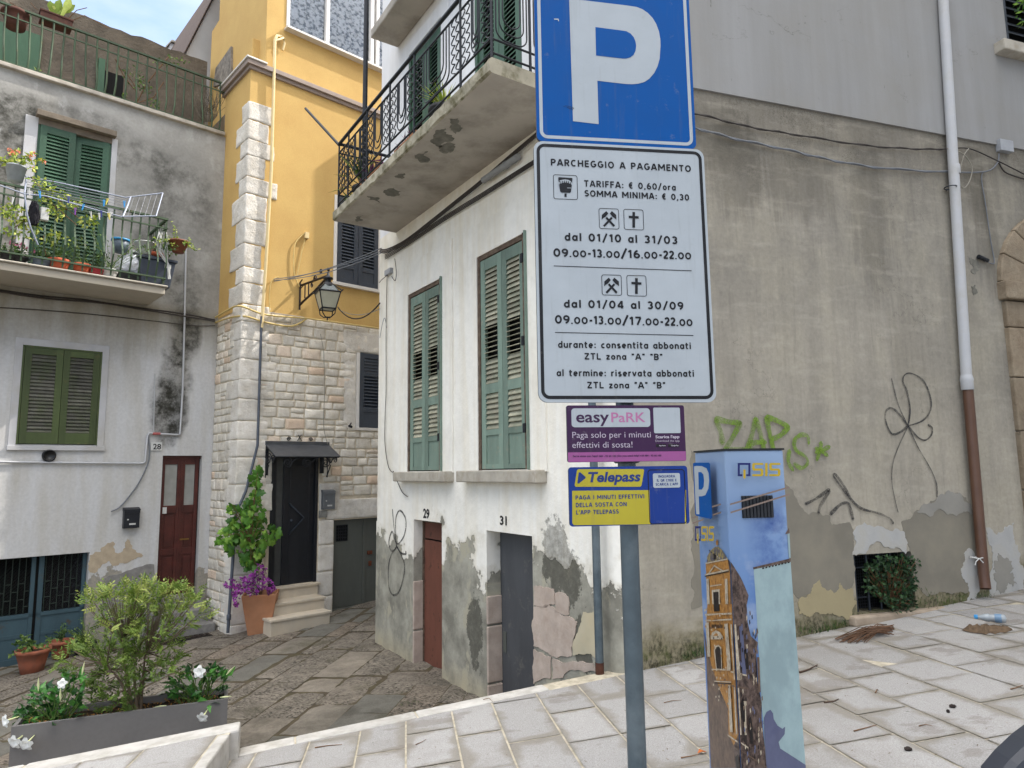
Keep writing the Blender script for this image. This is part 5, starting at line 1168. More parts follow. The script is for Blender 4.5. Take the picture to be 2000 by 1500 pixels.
def pen(mb,fr,s,pl,xr,cap,o,mi=0,wt=.165,gap=.13):
    u0,z0=fr.px(*pl); u1,_=fr.px(xr,pl[1]); k=fr.px(pl[0],pl[1]-cap)[1]-z0
    tot=sum(GLY[c][0]+gap for c in s)-gap; kx=(u1-u0)/tot; x=0; n=0
    for c in s:
        w_,st=GLY[c]
        for q in st:
            n+=1; oo=o+.00005*(n%7); pts=[(u0+(x+a)*kx,z0+b*k) for a,b in q]; closed=(abs(q[0][0]-q[-1][0])+abs(q[0][1]-q[-1][1])<1e-4) and len(q)>4
            if closed: pts=pts[:-1]
            m=len(pts); hw=wt*k/2; rows=[]
            for i,p in enumerate(pts):
                a=pts[(i-1)%m] if (closed or i>0) else p; b=pts[(i+1)%m] if (closed or i<m-1) else p
                dx,dz=b[0]-a[0],b[1]-a[1]; l=math.hypot(dx,dz) or 1; nx,nz=-dz/l*hw,dx/l*hw; rows.append([fr.P(p[0]+nx,p[1]+nz,oo),fr.P(p[0]-nx,p[1]-nz,oo)])
            if closed: rows.append(rows[0])
            mb.grid(rows,mi,.5,False,False)
        x+=w_+gap
def rr_pts(u0,u1,z0,z1,r,n=6):
    out=[]
    for cx,cz,a in((u1-r,z1-r,0),(u0+r,z1-r,90),(u0+r,z0+r,180),(u1-r,z0+r,270)):
        for i in range(n+1): t=R(a+90*i/n); out.append((cx+r*math.cos(t),cz+r*math.sin(t)))
    return out
def ring_(mb,fr,u0,u1,z0,z1,r,w,o,mi=0):
    a=rr_pts(u0,u1,z0,z1,r); b=rr_pts(u0+w,u1-w,z0+w,z1-w,max(r-w,.001)); n=len(a)
    for i in range(n): j=(i+1)%n; mb.face([fr.P(*a[i],o),fr.P(*a[j],o),fr.P(*b[j],o),fr.P(*b[i],o)],mi)
def fpoly(mb,fr,pxs,o,mi=0): mb.face([fr.P(*fr.px(*q),o) for q in pxs],mi)
def rbox(mb,fr,p0,p1,r,o,mi=0):
    a,b=fr.px(*p0),fr.px(*p1); mb.face([fr.P(u,z,o) for u,z in rr_pts(a[0],b[0],min(a[1],b[1]),max(a[1],b[1]),r)],mi)
def foil(name,col,ro=.32,var=.05,k=.6,sp=.3):
    t=NT(name); n=t.noise(7,5,.6); f=t.noise(60,4,.6); s=t.noise(1,5,.65,t.pos((45,45,3)))
    b=t.mix(1,lin(col,k),t.mr(n,.3,.7,1-var,1+var),'MULTIPLY'); b=t.mix(t.ma('MULTIPLY',t.ramp(t.noise(22,6,.7),[(.62,0.),(.7,1.)]),.18),b,lin('#8a8a84'))
    b=t.mix(t.ramp(s,[(.56,0.),(.8,.22)]),b,lin('#77756c',.7))
    return t.out(b,t.mr(n,.3,.7,ro-.06,ro+.12),t.bump(t.noise(3.0,3,.5),.10,.01),spec=sp)
F_BLUE=foil('blue_sign_foil','#065fb4',.55,.05,.62,.12); F_WHITE=foil('white_sign_foil','#dbe6f0',.4,.05,.5); F_BLACK=foil('black_sign_foil','#15161c'); F_PURP=foil('purple_sign_foil','#43204f'); F_PINK=foil('pink_sign_foil','#b163a6'); F_YEL=foil('yellow_sign_foil','#cfc23e'); F_NAVY=foil('blue_panel_foil','#123f9c'); F_INK=foil('blue_ink','#24408e'); F_PINK2=foil('light_pink_foil','#d487bb'); F_LILA=foil('pale_lilac_ink','#d9cfe2')
ALU=plain('weathered_sheet_edge',lin('#4a4f55',1),.5,.4,var=.2)
SF=Fr(.41,2.5,82.2)
STEEL=plain('grey_painted_steel',lin('#5f6d76',.7),.42,.35,var=.15,scale=12,bump=.06,dirt='#8d979c',dscale=4,damt=.35)
PS=thing('parking_sign',(.41,2.57,zG(.41,2.57)),'tall blue parking sign with tariff board and two app plates on a grey pole','parking sign')
m=MB(); pb=SF.w(1252,1560,-.07); pt_=SF.w(1215,900,-.07); up=(pt_-pb).normalized(); up=Vector((0,0,1))
px0=SF.w(1236,1250,-.07); r_=.0335
m.tube([Vector((px0.x,px0.y,-.1)),Vector((px0.x,px0.y,3.46))],r_,20); build('pole',m,STEEL,PS)
def panel(name,p0,p1,mats,r,back=None):
    a,b=SF.px(*p0),SF.px(*p1); u0,u1,z0,z1=a[0],b[0],min(a[1],b[1]),max(a[1],b[1])
    m=MB(); pts=rr_pts(u0,u1,z0,z1,r); m.prism(SF,pts,-.012,0,0,.5,1); m.face([SF.P(u,z,-.012) for u,z in reversed(pts)],1)
    m.box(SF,(px0-SF.o).dot(SF.d)-.05,(px0-SF.o).dot(SF.d)+.05,z0+(z1-z0)*.2,z0+(z1-z0)*.2+.03,-.11,-.014,1)
    return build(name,m,mats,PS),(u0,u1,z0,z1)
# blue P
zb=SF.px(1200,283)[1]; ua,ub=SF.px(1046,150)[0],SF.px(1353,150)[0]
m=MB(); pts=rr_pts(ua,ub,zb,zb+(ub-ua)+.035,.022); m.prism(SF,pts,-.012,0,0,.5,1); m.box(SF,ua+.02,ub-.02,zb+.1,zb+.13,-.05,-.014,1)
pp_=build('parking_panel',m,[F_BLUE,ALU],PS)
m=MB(); ring_(m,SF,ua+.012,ub-.012,zb+.012,zb+(ub-ua)+.023,.03,.013,.0008); build('border_line',m,F_WHITE,pp_)
c4=lambda x,y:(1030+x/4.686,y/4.686)
m=MB(); fpoly(m,SF,[c4(*q) for q in((382,-14),(480,0),(900,50),(1000,65),(1052,85),(1100,118),(1145,165),(1178,220),(1204,290),(1216,360),(1218,420),(1210,540),(1190,610),(1160,670),(1115,722),(1070,752),(1010,768),(960,772),(900,770),(640,740),(652,1137),(417,1110))],.001)
fpoly(m,SF,[c4(*q) for q in((622,250),(870,282),(905,288),(945,310),(972,342),(988,380),(995,420),(988,470),(970,505),(940,528),(905,538),(870,538),(628,510))],.0018,1); build('letter_p',m,[F_WHITE,F_BLUE],pp_)
m=MB(); fpoly(m,SF,[c4(*q) for q in((243,172),(285,172),(290,196),(280,196),(278,182),(246,182))],.0012); build('scratch',m,F_WHITE,pp_)
m=MB(); stroke(m,SF,[c4(*q) for q in((330,978),(360,972),(410,985),(424,992),(415,1000),(395,998),(360,984))],.0016,.0024); build('scratch',m,F_BLACK,pp_)
for z_ in(1.66,2.873): m=MB(); m.tube([Vector((px0.x+.042*math.cos(k*math.pi/8),px0.y+.042*math.sin(k*math.pi/8),z_)) for k in range(16)],.008,5,closed=True); build('pole_clamp',m,ALU,PS)
# tariff board
tp,(ua,ub,za,zc)=panel('tariff_panel',(1052,786),(1374,292),[F_WHITE,ALU],.035)
m=MB(); ring_(m,SF,ua+.010,ub-.010,za+.012,zc-.010,.032,.0125,.0008); build('border_line',m,F_BLACK,tp)
def T(s,pl,xr,cap,wt=.165,gap=.13,grp=None):
    m_=MB() if grp is None else grp; pen(m_,SF,s,pl,xr,cap,.0012,0,wt*1.22,gap*1.05)
    if grp is None: build('lettering',m_,F_BLACK,tp)
T('PARCHEGGIO A PAGAMENTO',(1076,323.2),1348.7,12.8,.18,.2); T('TARIFFA: € 0,60/ora',(1140.8,364.6),1319.4,12.4,.17,.18); T('SOMMA MINIMA: € 0,30',(1141.7,383.5),1345.4,12,.18,.18)
T('dal 01/10 al 31/03',(1103,469.9),1323,15,.19,.18); T('dal 01/04 al 30/09',(1101.6,600.6),1334.9,15,.19,.18)
def hours(y,x0,x1,a,b,cap):
    w_=x1-x0; segs=[('09',0,.108,1),('.00',.116,.238,.82),('-13',.248,.352,1),('.00',.360,.482,.82),('/',.49,.535,1.1),(a,.54,.628,1),('.00',.636,.755,.82),('-22',.765,.875,1),('.00',.882,1,.82)]
    g_=MB()
    for s,f0,f1,k in segs: T(s,(x0+w_*f0,y+(w_*f0)*.02),x0+w_*f1,cap*k,.19 if k>.9 else .2,.12,g_)
    build('lettering',g_,F_BLACK,tp)
hours(501,1081,1350,'16','22',15.6); hours(631.6,1084,1352.6,'17','22',15.8)
T('durante: consentita abbonati',(1090,679.2),1349.4,13,.175,.15); T('ZTL zona “A” “B”',(1141.3,702),1294.2,12.2,.175,.15)
T('al termine: riservata abbonati',(1087.2,734.6),1355.4,13,.175,.15); T('ZTL zona “A” “B”',(1146.8,758.3),1299.8,12.4,.175,.15)
for p,q in(((1081.4,519.4),(1350.5,529)),((1083.9,649.3),(1354,655.3))):
    m=MB(); fpoly(m,SF,[(p[0],p[1]+.7),(q[0],q[1]+.7),(q[0],q[1]-.7),(p[0],p[1]-.7)],.0012); build('rule_line',m,F_BLACK,tp)
m=MB()
def obx(p0,p1,r=.009): a,b=SF.px(*p0),SF.px(*p1); ring_(m,SF,a[0],b[0],min(a[1],b[1]),max(a[1],b[1]),r,.0022,.0012)
obx((1080,340.7),(1128.7,390.7)); c5=lambda x,y:(1040+x/5.556,280+y/5.556); c6=lambda x,y:(1040+x/5.358,520+y/5.358)
fpoly(m,SF,[c5(*q) for q in((282,368),(430,376),(434,385),(418,525),(408,538),(312,535),(300,522),(278,380))],.0014); fpoly(m,SF,[c5(*q) for q in((346,545),(370,546),(370,583),(346,582))],.0014)
for k in range(7):
    t=-1+2*k/6; x=355+62*t; y=412+22*t*t
    fpoly(m,SF,[c5(x-7,y-10),c5(x+5,y-9),c5(x+4+8*t,y+16),c5(x-6+8*t,y+15)],.0022,1)
fpoly(m,SF,[c5(*q) for q in((292,408),(320,398),(355,394),(390,400),(418,416),(416,424),(388,410),(355,404),(320,408),(294,418))],.0022,1); fpoly(m,SF,[c5(*q) for q in((375,483),(420,485),(420,490),(375,488))],.0022,1); build('meter_pictogram',m,[F_BLACK,F_WHITE],tp)
def hammers(cc,ox,oy,k):
    f=lambda x,y: cc(ox+x*k,oy+y*k)
    for s in(1,-1):
        g=lambda x,y: f(110+s*(x-110),y)
        fpoly(m,SF,[g(45,190),g(62,206),g(150,112),g(133,96)],.0014 if s>0 else .0016); fpoly(m,SF,[g(118,60),g(140,34),g(188,75),g(190,128),g(172,110),g(150,98)],.0014 if s>0 else .0016)
def cross(cc,ox,oy,k):
    f=lambda x,y: cc(ox+x*k,oy+y*k)
    fpoly(m,SF,[f(98,33),f(127,35),f(127,205),f(98,203)],.0014); fpoly(m,SF,[f(58,74),f(166,80),f(166,106),f(58,100)],.0016)
for bx_,fn,ar,nm in((((1169,406.4),(1209.6,448.3)),hammers,(c5,720,702,1),'hammers_pictogram'),(((1217.3,408.2),(1257.8,450)),cross,(c5,985,712,1),'cross_pictogram'),(((1174.4,536.2),(1214.9,577.5)),hammers,(c6,720,87,.97),'hammers_pictogram'),(((1223.3,537.4),(1263.4,579.2)),cross,(c6,978,92,.97),'cross_pictogram')):
    m=MB(); obx(*bx_); fn(*ar); build(nm,m,[F_BLACK,F_WHITE],tp)
# violet app plate
c7=lambda x,y:(1090+x/5.77,780+y/5.77)
ep,(ua,ub,za,zc)=panel('violet_app_panel',(1109,903.2),(1335.6,791.5),[F_PURP,ALU],.008)
m=MB(); zl=SF.px(*c7(700,592))[1]; m.face([SF.P(u,z,.0006) for u,z in((ua+.001,za+.001),(ub-.001,za+.001),(ub-.001,zl),(ua+.001,zl))],0); build('pink_band',m,F_PINK,ep)
m=MB(); rbox(m,SF,c7(153,315),c7(1033,100),.012,.0008); rbox(m,SF,c7(1082,382),c7(1370,93),.005,.0008); build('white_fields',m,F_WHITE,ep)
m=MB(); tline(m,SF,'easy',c7(203,258),c7(575,0)[0],124/5.77,.0014,0,bold=0.017); tline(m,SF,'PaRK',c7(600,256),c7(985,0)[0],106/5.77,.0014,1,bold=0.012)
tline(m,SF,'Paga solo per i minuti',c7(160,435),c7(1045,0)[0],68/5.77,.0014,2,bold=-.004); tline(m,SF,'effettivi di sosta!',c7(160,548),c7(838,0)[0],68/5.77,.0014,2,bold=-.004)
tline(m,SF,"Scarica l'app",c7(1097,438),c7(1367,0)[0],31/5.77,.0014,2,bold=0.029); tline(m,SF,'Download the app',c7(1097,480),c7(1367,0)[0],24/5.77,.0014,2,bold=-.006)
tline(m,SF,"Serve aiuto con l'app?",c7(165,650),c7(450,0)[0],20/5.77,.0014,0,bold=0.029); tline(m,SF,"089 - 92 60 100 |",c7(460,650),c7(668,0)[0],18/5.77,.0014,0); tline(m,SF,"Do you need help?",c7(675,646),c7(915,0)[0],20/5.77,.0014,0,bold=0.029); tline(m,SF,"+39 089 - 92 60 100",c7(922,644),c7(1162,0)[0],18/5.77,.0014,0)
for x0,x1 in((1103,1217),(1240,1363)): rbox(m,SF,c7(x0,536),c7(x1,504),.002,.0014,3)
tline(m,SF,'App Store',c7(1135,527),c7(1210,0)[0],13/5.77,.002,2); tline(m,SF,'Google Play',c7(1272,527),c7(1356,0)[0],13/5.77,.002,2)
build('lettering',m,[F_PURP,F_PINK2,F_LILA,F_BLACK],ep)
# blue and yellow app plate
yp,(ua,ub,za,zc)=panel('yellow_app_panel',(1113,1028.8),(1342,909.5),[F_NAVY,ALU],.012)
m=MB(); fpoly(m,SF,[c7(*q) for q in((158,1030),(1028,1022),(1040,1408),(178,1418),(160,1395))],.0008); fpoly(m,SF,[c7(*q) for q in((1427,1020),(1442,1020),(1447,1395),(1428,1410))],.0008); fpoly(m,SF,[c7(*q) for q in((228,787),(955,785),(968,795),(968,810),(940,970),(925,985),(200,985),(187,975),(188,955),(212,800))],.0008); build('yellow_fields',m,F_YEL,yp)
m=MB(); rbox(m,SF,c7(1072,998),c7(1370,830),.006,.0012); build('white_field',m,F_WHITE,yp)
m=MB(); fpoly(m,SF,[c7(*q) for q in((238,822),(250,822),(306,872),(310,884),(304,892),(232,948),(220,948),(217,938),(230,830))],.0014)
tline(m,SF,'Telepass',c7(340,930),c7(930,0)[0],106/5.77,.0014,0,bold=0.032,shear=.18)
pen(m,SF,'PAGA I MINUTI EFFETTIVI',c7(197,1130),c7(972,0)[0],46/5.77,.0014,0,.2,.16); pen(m,SF,'DELLA SOSTA CON',c7(200,1215),c7(772,0)[0],47/5.77,.0014,0,.2,.16); pen(m,SF,"L'APP TELEPASS",c7(203,1297),c7(683,0)[0],47/5.77,.0014,0,.2,.16)
pen(m,SF,'INQUADRA',c7(1128,882),c7(1316,0)[0],28/5.77,.0016,0,.2,.16); pen(m,SF,'IL QR CODE E',c7(1112,927),c7(1334,0)[0],28/5.77,.0016,0,.2,.16); pen(m,SF,"SCARICA L'APP",c7(1098,972),c7(1352,0)[0],28/5.77,.0016,0,.2,.16)
build('lettering',m,F_INK,yp)
m=MB(); a,b=SF.px(*c7(1030,1410)),SF.px(*c7(1424,785)); ring_(m,SF,a[0],b[0],a[1],b[1],.012,.003,.001); build('column_outline',m,F_BLACK,yp)
# ================================================================ parking meter
zt=1.702; e0=Vector((.896,2.9,0)); MF=Fr(e0.x,e0.y,83.7); MS=Fr(e0.x,e0.y,-6.3,-1)
mw=MF.px(1530,890)[0]; ms=MS.px(1357,890)[0]; zg=zG(.9,2.9)-.02
PM=thing('parking_meter',(e0.x,e0.y,zg),'slim parking meter wrapped in a printed picture of a bell tower under blue sky','parking meter')
def m_print():
    t=NT('printed_sky'); z=t.sep(t.pos(),2); n=t.noise(4.5,7,.6); d=t.mr(t.ma('ADD',z,t.ma('MULTIPLY',n,.0)),.9,1.7,0,1)
    b=t.mix(d,lin('#5b8fd6',.6),lin('#a9c6ee',.6)); x=t.sep(t.pos(),0)
    dk=t.ma('MULTIPLY',t.ramp(n,[(.46,0.),(.6,1.)]),t.ma('MULTIPLY',t.mr(x,.96,1.08,0,1),t.ma('MULTIPLY',t.mr(z,1.0,1.1,0,1),t.mr(z,1.38,1.55,1,0)))); b=t.mix(dk,b,lin('#1c4fa8',.6))
    cl=t.ma('MULTIPLY',t.ramp(t.noise(6,7,.62),[(.5,0.),(.68,1.)]),.5); b=t.mix(t.ma('MULTIPLY',cl,t.mr(z,1.45,1.2,0,1)),b,lin('#d5e0f0',.6))
    return t.out(b,.3,t.bump(t.noise(30,3),.04,.002),spec=.5)
SKYP=m_print()
m=MB(); A=[MF.P(0,0),MF.P(mw,0),MF.P(mw,0,-ms),MF.P(0,0,-ms)]; m.hexa([p+Vector((0,0,zg-.05)) for p in A]+[p+Vector((0,0,zt)) for p in A],0)
body=build('body',m,SKYP,PM,bev=.006,merge=True)
m=MB(); m.box(MF,-.004,mw+.004,zt,zt+.008,-ms-.004,.004,0); build('top_cap',m,IRON,PM)
mc=lambda x,y:(1340+x/4.688,860+y/4.688); md=lambda x,y:(1340+x/4.688,1180+y/4.688)
ART=[]; LAY=[.0006]
def edge_x(y): 
    # pixel column of the front vertical edge at a row
    lo,hi=1400,1450
    for _ in range(30):
        k=(lo+hi)/2
        if MF.px(k,y)[0]<0: lo=k
        else: hi=k
    return lo
def art(mb,pxs,mi=0):
    LAY[0]+=.00012
    y0,y1=880,1500; x0,x1=edge_x(y0),edge_x(y1); nx,ny=(y1-y0),-(x1-x0)
    for fr,s in((MF,1),(MS,-1)):
        q=clip(pxs,(x0,y0),(s*nx,s*ny))
        if len(q)>2: mb.face([fr.P(*fr.px(*p),LAY[0]) for p in q],mi)
def pmat(name,c0,c1,c2,sc=90,k=.62):
    t=NT(name); v=t.pos((1,1,.55)); n=t.noise(sc,6,.7,v); n2=t.noise(sc*.35,5,.65,v)
    b=t.mix(t.ramp(n,[(.42,0.),(.58,1.)]),lin(c0,k),lin(c1,k)); b=t.mix(t.ramp(n2,[(.54,0.),(.64,.85)]),b,lin(c2,k)); return t.out(b,.32,spec=.35)
PR=[pmat('print_ochre','#d39a50','#b07a3c','#8a5f38'),pmat('print_cream','#e2d6c0','#c2b29a','#a0907c'),pmat('print_umber','#4c3e3a','#7d6a62','#251e1e',70),pmat('print_dark','#1c181a','#2c2626','#121012'),pmat('print_pale_wall','#b3cdd2','#a8c2c8','#9cb4ba',12),pmat('print_violet_shade','#6f7494','#686d8c','#60658a',12),pmat('print_brown_wall','#86705f','#6a574c','#4f423c',60),pmat('print_tile','#c0ac62','#4a4e72','#7e7d6c',75)]
m=MB()
art(m,[md(*q) for q in((620,-1500+1180*0+0),)] if False else [mc(*q) for q in((618,1168),(955,1095),(985,1500),(1000,1500))]+[md(*q) for q in((985,0),(1095,1500),(735,1500),(690,900),(640,0))],4)
art(m,[mc(*q) for q in((612,1163),(957,1080),(957,1112),(616,1182))],2)
for k in range(9): art(m,[mc(695+k*29,1168-k*6.8),mc(715+k*29,1163-k*6.8),mc(715+k*29,1175-k*6.8),mc(697+k*29,1180-k*6.8)],3)
art(m,[md(*q) for q in((710,1040),(735,985),(770,965),(795,1000),(800,1050),(835,1110),(880,1140),(905,1120),(900,1190),(845,1260),(860,1320),(1000,1410),(1092,1470),(1094,1500),(735,1500),(715,1200))],5)
art(m,[mc(*q) for q in((905,860),(925,820),(940,800),(945,850))],2); art(m,[mc(*q) for q in((925,860),(945,850),(955,1075),(940,1075))],4)
# tower: shaded side, lit side, then cornices, openings and pilasters
art(m,[mc(*q) for q in((385,1085),(420,1130),(490,1240),(520,1300),(570,1420),(555,1500))]+[md(*q) for q in((552,0),(560,160),(590,290),(655,350),(640,460),(650,700),(690,900),(690,1060),(720,1320),(735,1500),(450,1500),(400,600),(390,0))]+[mc(385,1200)],2)
art(m,[mc(*q) for q in((185,1130),(385,1085),(405,1200),(410,1500))]+[md(*q) for q in((425,0),(440,300),(455,700),(490,1180),(440,1300),(380,1200),(390,960),(330,820),(250,620),(210,480),(190,150),(200,0))]+[mc(190,1280)],0)
art(m,[md(*q) for q in((165,230),(190,380),(250,600),(330,830),(388,960),(395,1190),(440,1290),(452,1500),(232,1500),(190,500))],6)
art(m,[mc(*q) for q in((192,1120),(200,1060),(230,1010),(270,975),(300,972),(335,1005),(365,1050),(382,1085),(290,1110))],7)
for k in range(12): art(m,[mc(215+((k*53)%140),1000+((k*37)%95)),mc(228+((k*53)%140),1008+((k*37)%95)),mc(218+((k*53)%140),1020+((k*37)%95))],(3,1,5)[k%3])
art(m,[mc(*q) for q in((283,960),(300,960),(303,930),(294,905),(280,930))],0); art(m,[mc(*q) for q in((258,1090),(260,1045),(270,1035),(280,1050),(278,1092))],3)
def bar(f,x0,y0,x1,y1,h,mi): art(m,[f(x0,y0),f(x1,y1),f(x1,y1+h),f(x0,y0+h)],mi)
bar(mc,185,1122,390,1080,12,1); bar(mc,180,1225,400,1180,14,1); bar(mc,180,1240,400,1195,10,3)
art(m,[mc(*q) for q in((208,1222),(268,1140),(350,1192),(340,1200),(268,1155),(222,1222))],1)
bar(mc,230,1330,335,1315,10,1); art(m,[mc(*q) for q in((245,1370),(318,1362),(322,1500),(250,1500))],1); art(m,[mc(*q) for q in((258,1390),(306,1385),(310,1500),(264,1500))],3)
for x in(195,365): art(m,[mc(x,1270),mc(x+24,1265),mc(x+32,1500),mc(x+6,1500)],1)
art(m,[md(*q) for q in((262,0),(312,0),(316,62),(266,68))],3)
for y,h in((85,16),(140,14)): bar(md,185,y+4,430,y-8,h,1)
art(m,[md(*q) for q in((235,105),(335,90),(338,135),(236,148))],0)
for k in range(7): bar(md,248+k*15,185,256+k*15,184,34,3)
for x,a,b in((190,170,480),(365,180,600),(420,185,690),(480,200,640)): art(m,[md(x,a),md(x+30,a-4),md(x+62*(b-a)/420,b),md(x+28*(b-a)/420,b)],1 if x<470 else 5)
art(m,[md(*q) for q in((240,290),(255,255),(290,240),(325,255),(350,290),(352,320),(240,322))],1); art(m,[md(*q) for q in((262,290),(290,262),(322,290))],0)
art(m,[md(*q) for q in((268,410),(285,380),(315,372),(338,395),(345,595),(290,592))],1); art(m,[md(*q) for q in((280,420),(298,388),(318,388),(332,415),(340,592),(296,588))],3)
for y,x0,x1 in((590,250,420),(700,275,430),(715,275,430)): bar(md,x0,y,x1,y+8,10,1 if y!=715 else 3)
for x,a,b in((400,740,1170),(455,760,1190),(515,880,1190),(580,1040,1250),(640,480,800)): art(m,[md(x,a),md(x+22,a),md(x+44*(b-a)/420,b),md(x+18*(b-a)/420,b)],1 if x<560 else 6)
for x,y in((490,900),(560,1050),(520,420),(560,1100),(470,1400)): art(m,[md(x,y),md(x+26,y-30),md(x+40,y+60),md(x+42,y+170),md(x+20,y+170)],3)
for x0,y0,x1,y1 in((400,1190,560,1300),(440,1290,730,1480),(430,610,545,640),(440,740,560,760)): bar(md,x0,y0,x1,y1,14,1 if x0!=440 else 6)
for k in range(90):
    x=rng.uniform(445,640); y=rng.uniform(30,1430); x+=(y-220)*.06; art(m,[md(x,y),md(x+9,y-10),md(x+13,y+24),md(x+4,y+40)],(3,6,1,5)[k%4])
for k in range(60):
    x=rng.uniform(200,370); y=rng.uniform(10,920); x+=y*.12; art(m,[md(x,y),md(x+10,y-2),md(x+11,y+16),md(x+2,y+18)],(1,2,0,1)[k%4])
build('printed_picture',m,PR,body)
ROPE=foil('print_rope','#a08d84',.3,.2)
for pq in((((295,600),(912,420)),((110,700),(150,690))),(((300,675),(915,485)),((112,750),(215,715)))):
    m=MB()
    for p,q in pq:
        a,b=mc(*p),mc(*q); art(m,[(a[0],a[1]),(b[0],b[1]),(b[0],b[1]+3.4),(a[0],a[1]+3.4)],0)
    build('printed_rope',m,ROPE,body)
m=MB(); LAY[0]+=.0003
art(m,[mc(*q) for q in((118,215),(128,204),(265,203),(277,215),(298,705),(285,720),(150,690),(138,675))],0)
art(m,[mc(*q) for q in((128,238),(150,233),(200,235),(245,255),(264,300),(270,370),(262,440),(235,500),(200,512),(172,512),(178,676),(150,674),(145,640))],1)
art(m,[mc(*q) for q in((168,290),(195,290),(215,310),(222,365),(218,425),(200,450),(172,450))],0)
build('parking_emblem',m,[F_BLUE,F_WHITE],body)
m=MB(); LG=[foil('logo_navy','#1b2a7a'),foil('logo_yellow','#e3c22e')]; LAY[0]+=.0003
def logo(f,x0,x1,y0,y1):
    w_=x1-x0; h=y1-y0; X=lambda t:x0+w_*t; Y=lambda t:y0+h*t; sl=0
    def b(a0,b0,a1,b1,mi): art(m,[f(X(a0),Y(b0)),f(X(a1),Y(b0)),f(X(a1),Y(b1)),f(X(a0),Y(b1))],mi)
    b(0,0,.30,.15,0); b(0,.15,.05,1,0); b(.25,.15,.30,1,0); b(0,.85,.11,1,0); b(.20,.85,.30,1,0); art(m,[f(X(.13),Y(.5)),f(X(.185),Y(.5)),f(X(.185),Y(1.1)),f(X(.16),Y(1.22)),f(X(.13),Y(1.1))],1)
    for s0 in(.34,.74):
        s1=s0+.26; b(s0+.02,0,s1,.15,1); b(s0,.06,s0+.06,.5,1); b(s0+.02,.42,s1-.02,.58,1); b(s1-.06,.5,s1,.94,1); b(s0,.85,s1-.02,1,1)
    b(.64,0,.70,1,1)
logo(mc,445,830,208,328); build('operator_logo',m,LG,body)
m=MB(); logo(mc,142,322,785,920); build('operator_logo',m,LG,body)
m=MB(); a,b=MF.px(*mc(503,508)),MF.px(*mc(800,706)); z0,z1=min(a[1],b[1]),max(a[1],b[1]); m.box(MF,a[0],b[0],z0,z1,-.002,.004,0)
for k in range(9):
    u=a[0]+(b[0]-a[0])*(k+.5)/9; w_=(b[0]-a[0])/9*.36; m.box(MF,u-w_,u+w_,z0+.002,z1-.002,.004,.010,0)
build('speaker_grille',m,plain('black_grille','#20242b',.5,var=.1,bump=.03),PM,bev=.001)
# ================================================================ thin post by the corner
pz=ghit(1181,1312); PO=thing('steel_post',tuple(pz),'thin grey steel post standing close to the house corner behind the parking sign','post')
m=MB(); q=Vector((pz.x,pz.y,0))+WL.n*.05; m.tube([Vector((q.x,q.y,pz.z-.05)),Vector((q.x,q.y,3.6))],.033,14); build('tube',m,STEEL,PO)
m=MB(); m.tube([Vector((q.x,q.y,pz.z-.02)),Vector((q.x,q.y,pz.z+.08))],.0345,14); build('rusty_foot',m,plain('rust_crust','#4a2c20',.9,var=.4,bump=.5),PO)
# ================================================================ rain pipes
WPI=plain('old_white_pipe',lin('#d8dade',.66),.5,var=.08,scale=5,bump=.1,dirt='#9a958c',dscale=5,damt=.45); BPI=plain('brown_pipe',lin('#6b4c3b',.68),.4,var=.12,scale=4,bump=.08,dirt='#5a4436',dscale=4,damt=.4)
dpz=WR.w(1924,1165,.07); DP=thing('rain_pipe',tuple(dpz),'white rain pipe turning brown near the ground on the grey street wall','rain pipe')
m=MB(); a,b=WR.w(1842,-60,.07),WR.w(1888,742,.07); b2=WR.P(*WR.px(1887,745,.07),.07); m.tube([WR.w(1842,-400,.07),WR.w(1842,0,.07),b],.049,16); m.lathe(b+Vector((0,0,.0)),[(.05,-.1),(.056,-.09),(.056,-.02),(.06,0),(.056,.02),(.05,.05)],16); m.lathe(WR.w(1864,330,.07),[(.05,-.06),(.054,-.05),(.054,.03),(.05,.04)],16)
build('upper_pipe',m,WPI,DP)
m=MB(); p0=WR.w(1890,755,.07); p1=WR.w(1921,1120,.07); p2=WR.w(1925,1150,.10); m.tube([p0,p1,p2],.047,16,cap=False); m.tube([p2,p1.lerp(p2,.5)],.04,16,cap=False); build('lower_pipe',m,BPI,DP)
m=MB(); p=WR.w(1907,1089,.07); m.tube([p+Vector((.05*math.cos(k*math.pi/6),.05*math.sin(k*math.pi/6),.004*math.sin(k*2))) for k in range(12)],.006,5,closed=True); q=p+WR.n*.05-WR.d*.03; m.tube([q,q+Vector((-.04,-.01,-.03)),q+Vector((-.05,-.01,-.06))],.005,5); m.tube([q,q+Vector((.03,-.01,-.04))],.005,5); build('string_tie',m,WHITEPL,DP)
m=MB(); m.tube([WR.w(1856,366,.07)+WR.d*(.055*math.cos(k*math.pi/6))+WR.n*(.055*math.sin(k*math.pi/6)) for k in range(12)],.006,5,closed=True); m.tube([WR.w(1851,370,.07),WR.w(1848,372,.0)],.008,5); build('bracket',m,IRONB,DP)
CPI=plain('cream_painted_pipe',lin('#e6cf9a',.84),.6,var=.06,bump=.05)
yb=YR.w(500,1230,.05); YP=thing('rain_pipe',tuple(yb),'slender cream pipe down the yellow house, dark grey along its stone base','rain pipe')
m=MB(); m.tube([YR.w(550,72,.03),YR.w(541,70,.06),YR.w(537,78,.07),YR.w(530,330,.06),YR.w(519,520,.06),YR.w(511,640,.07)],.026,10); m.tube([YR.w(537,80,.07),YR.w(554,74,.07),YR.w(556,84,.06),YR.w(552,98,.04)],.02,8); build('upper_pipe',m,CPI,YP)
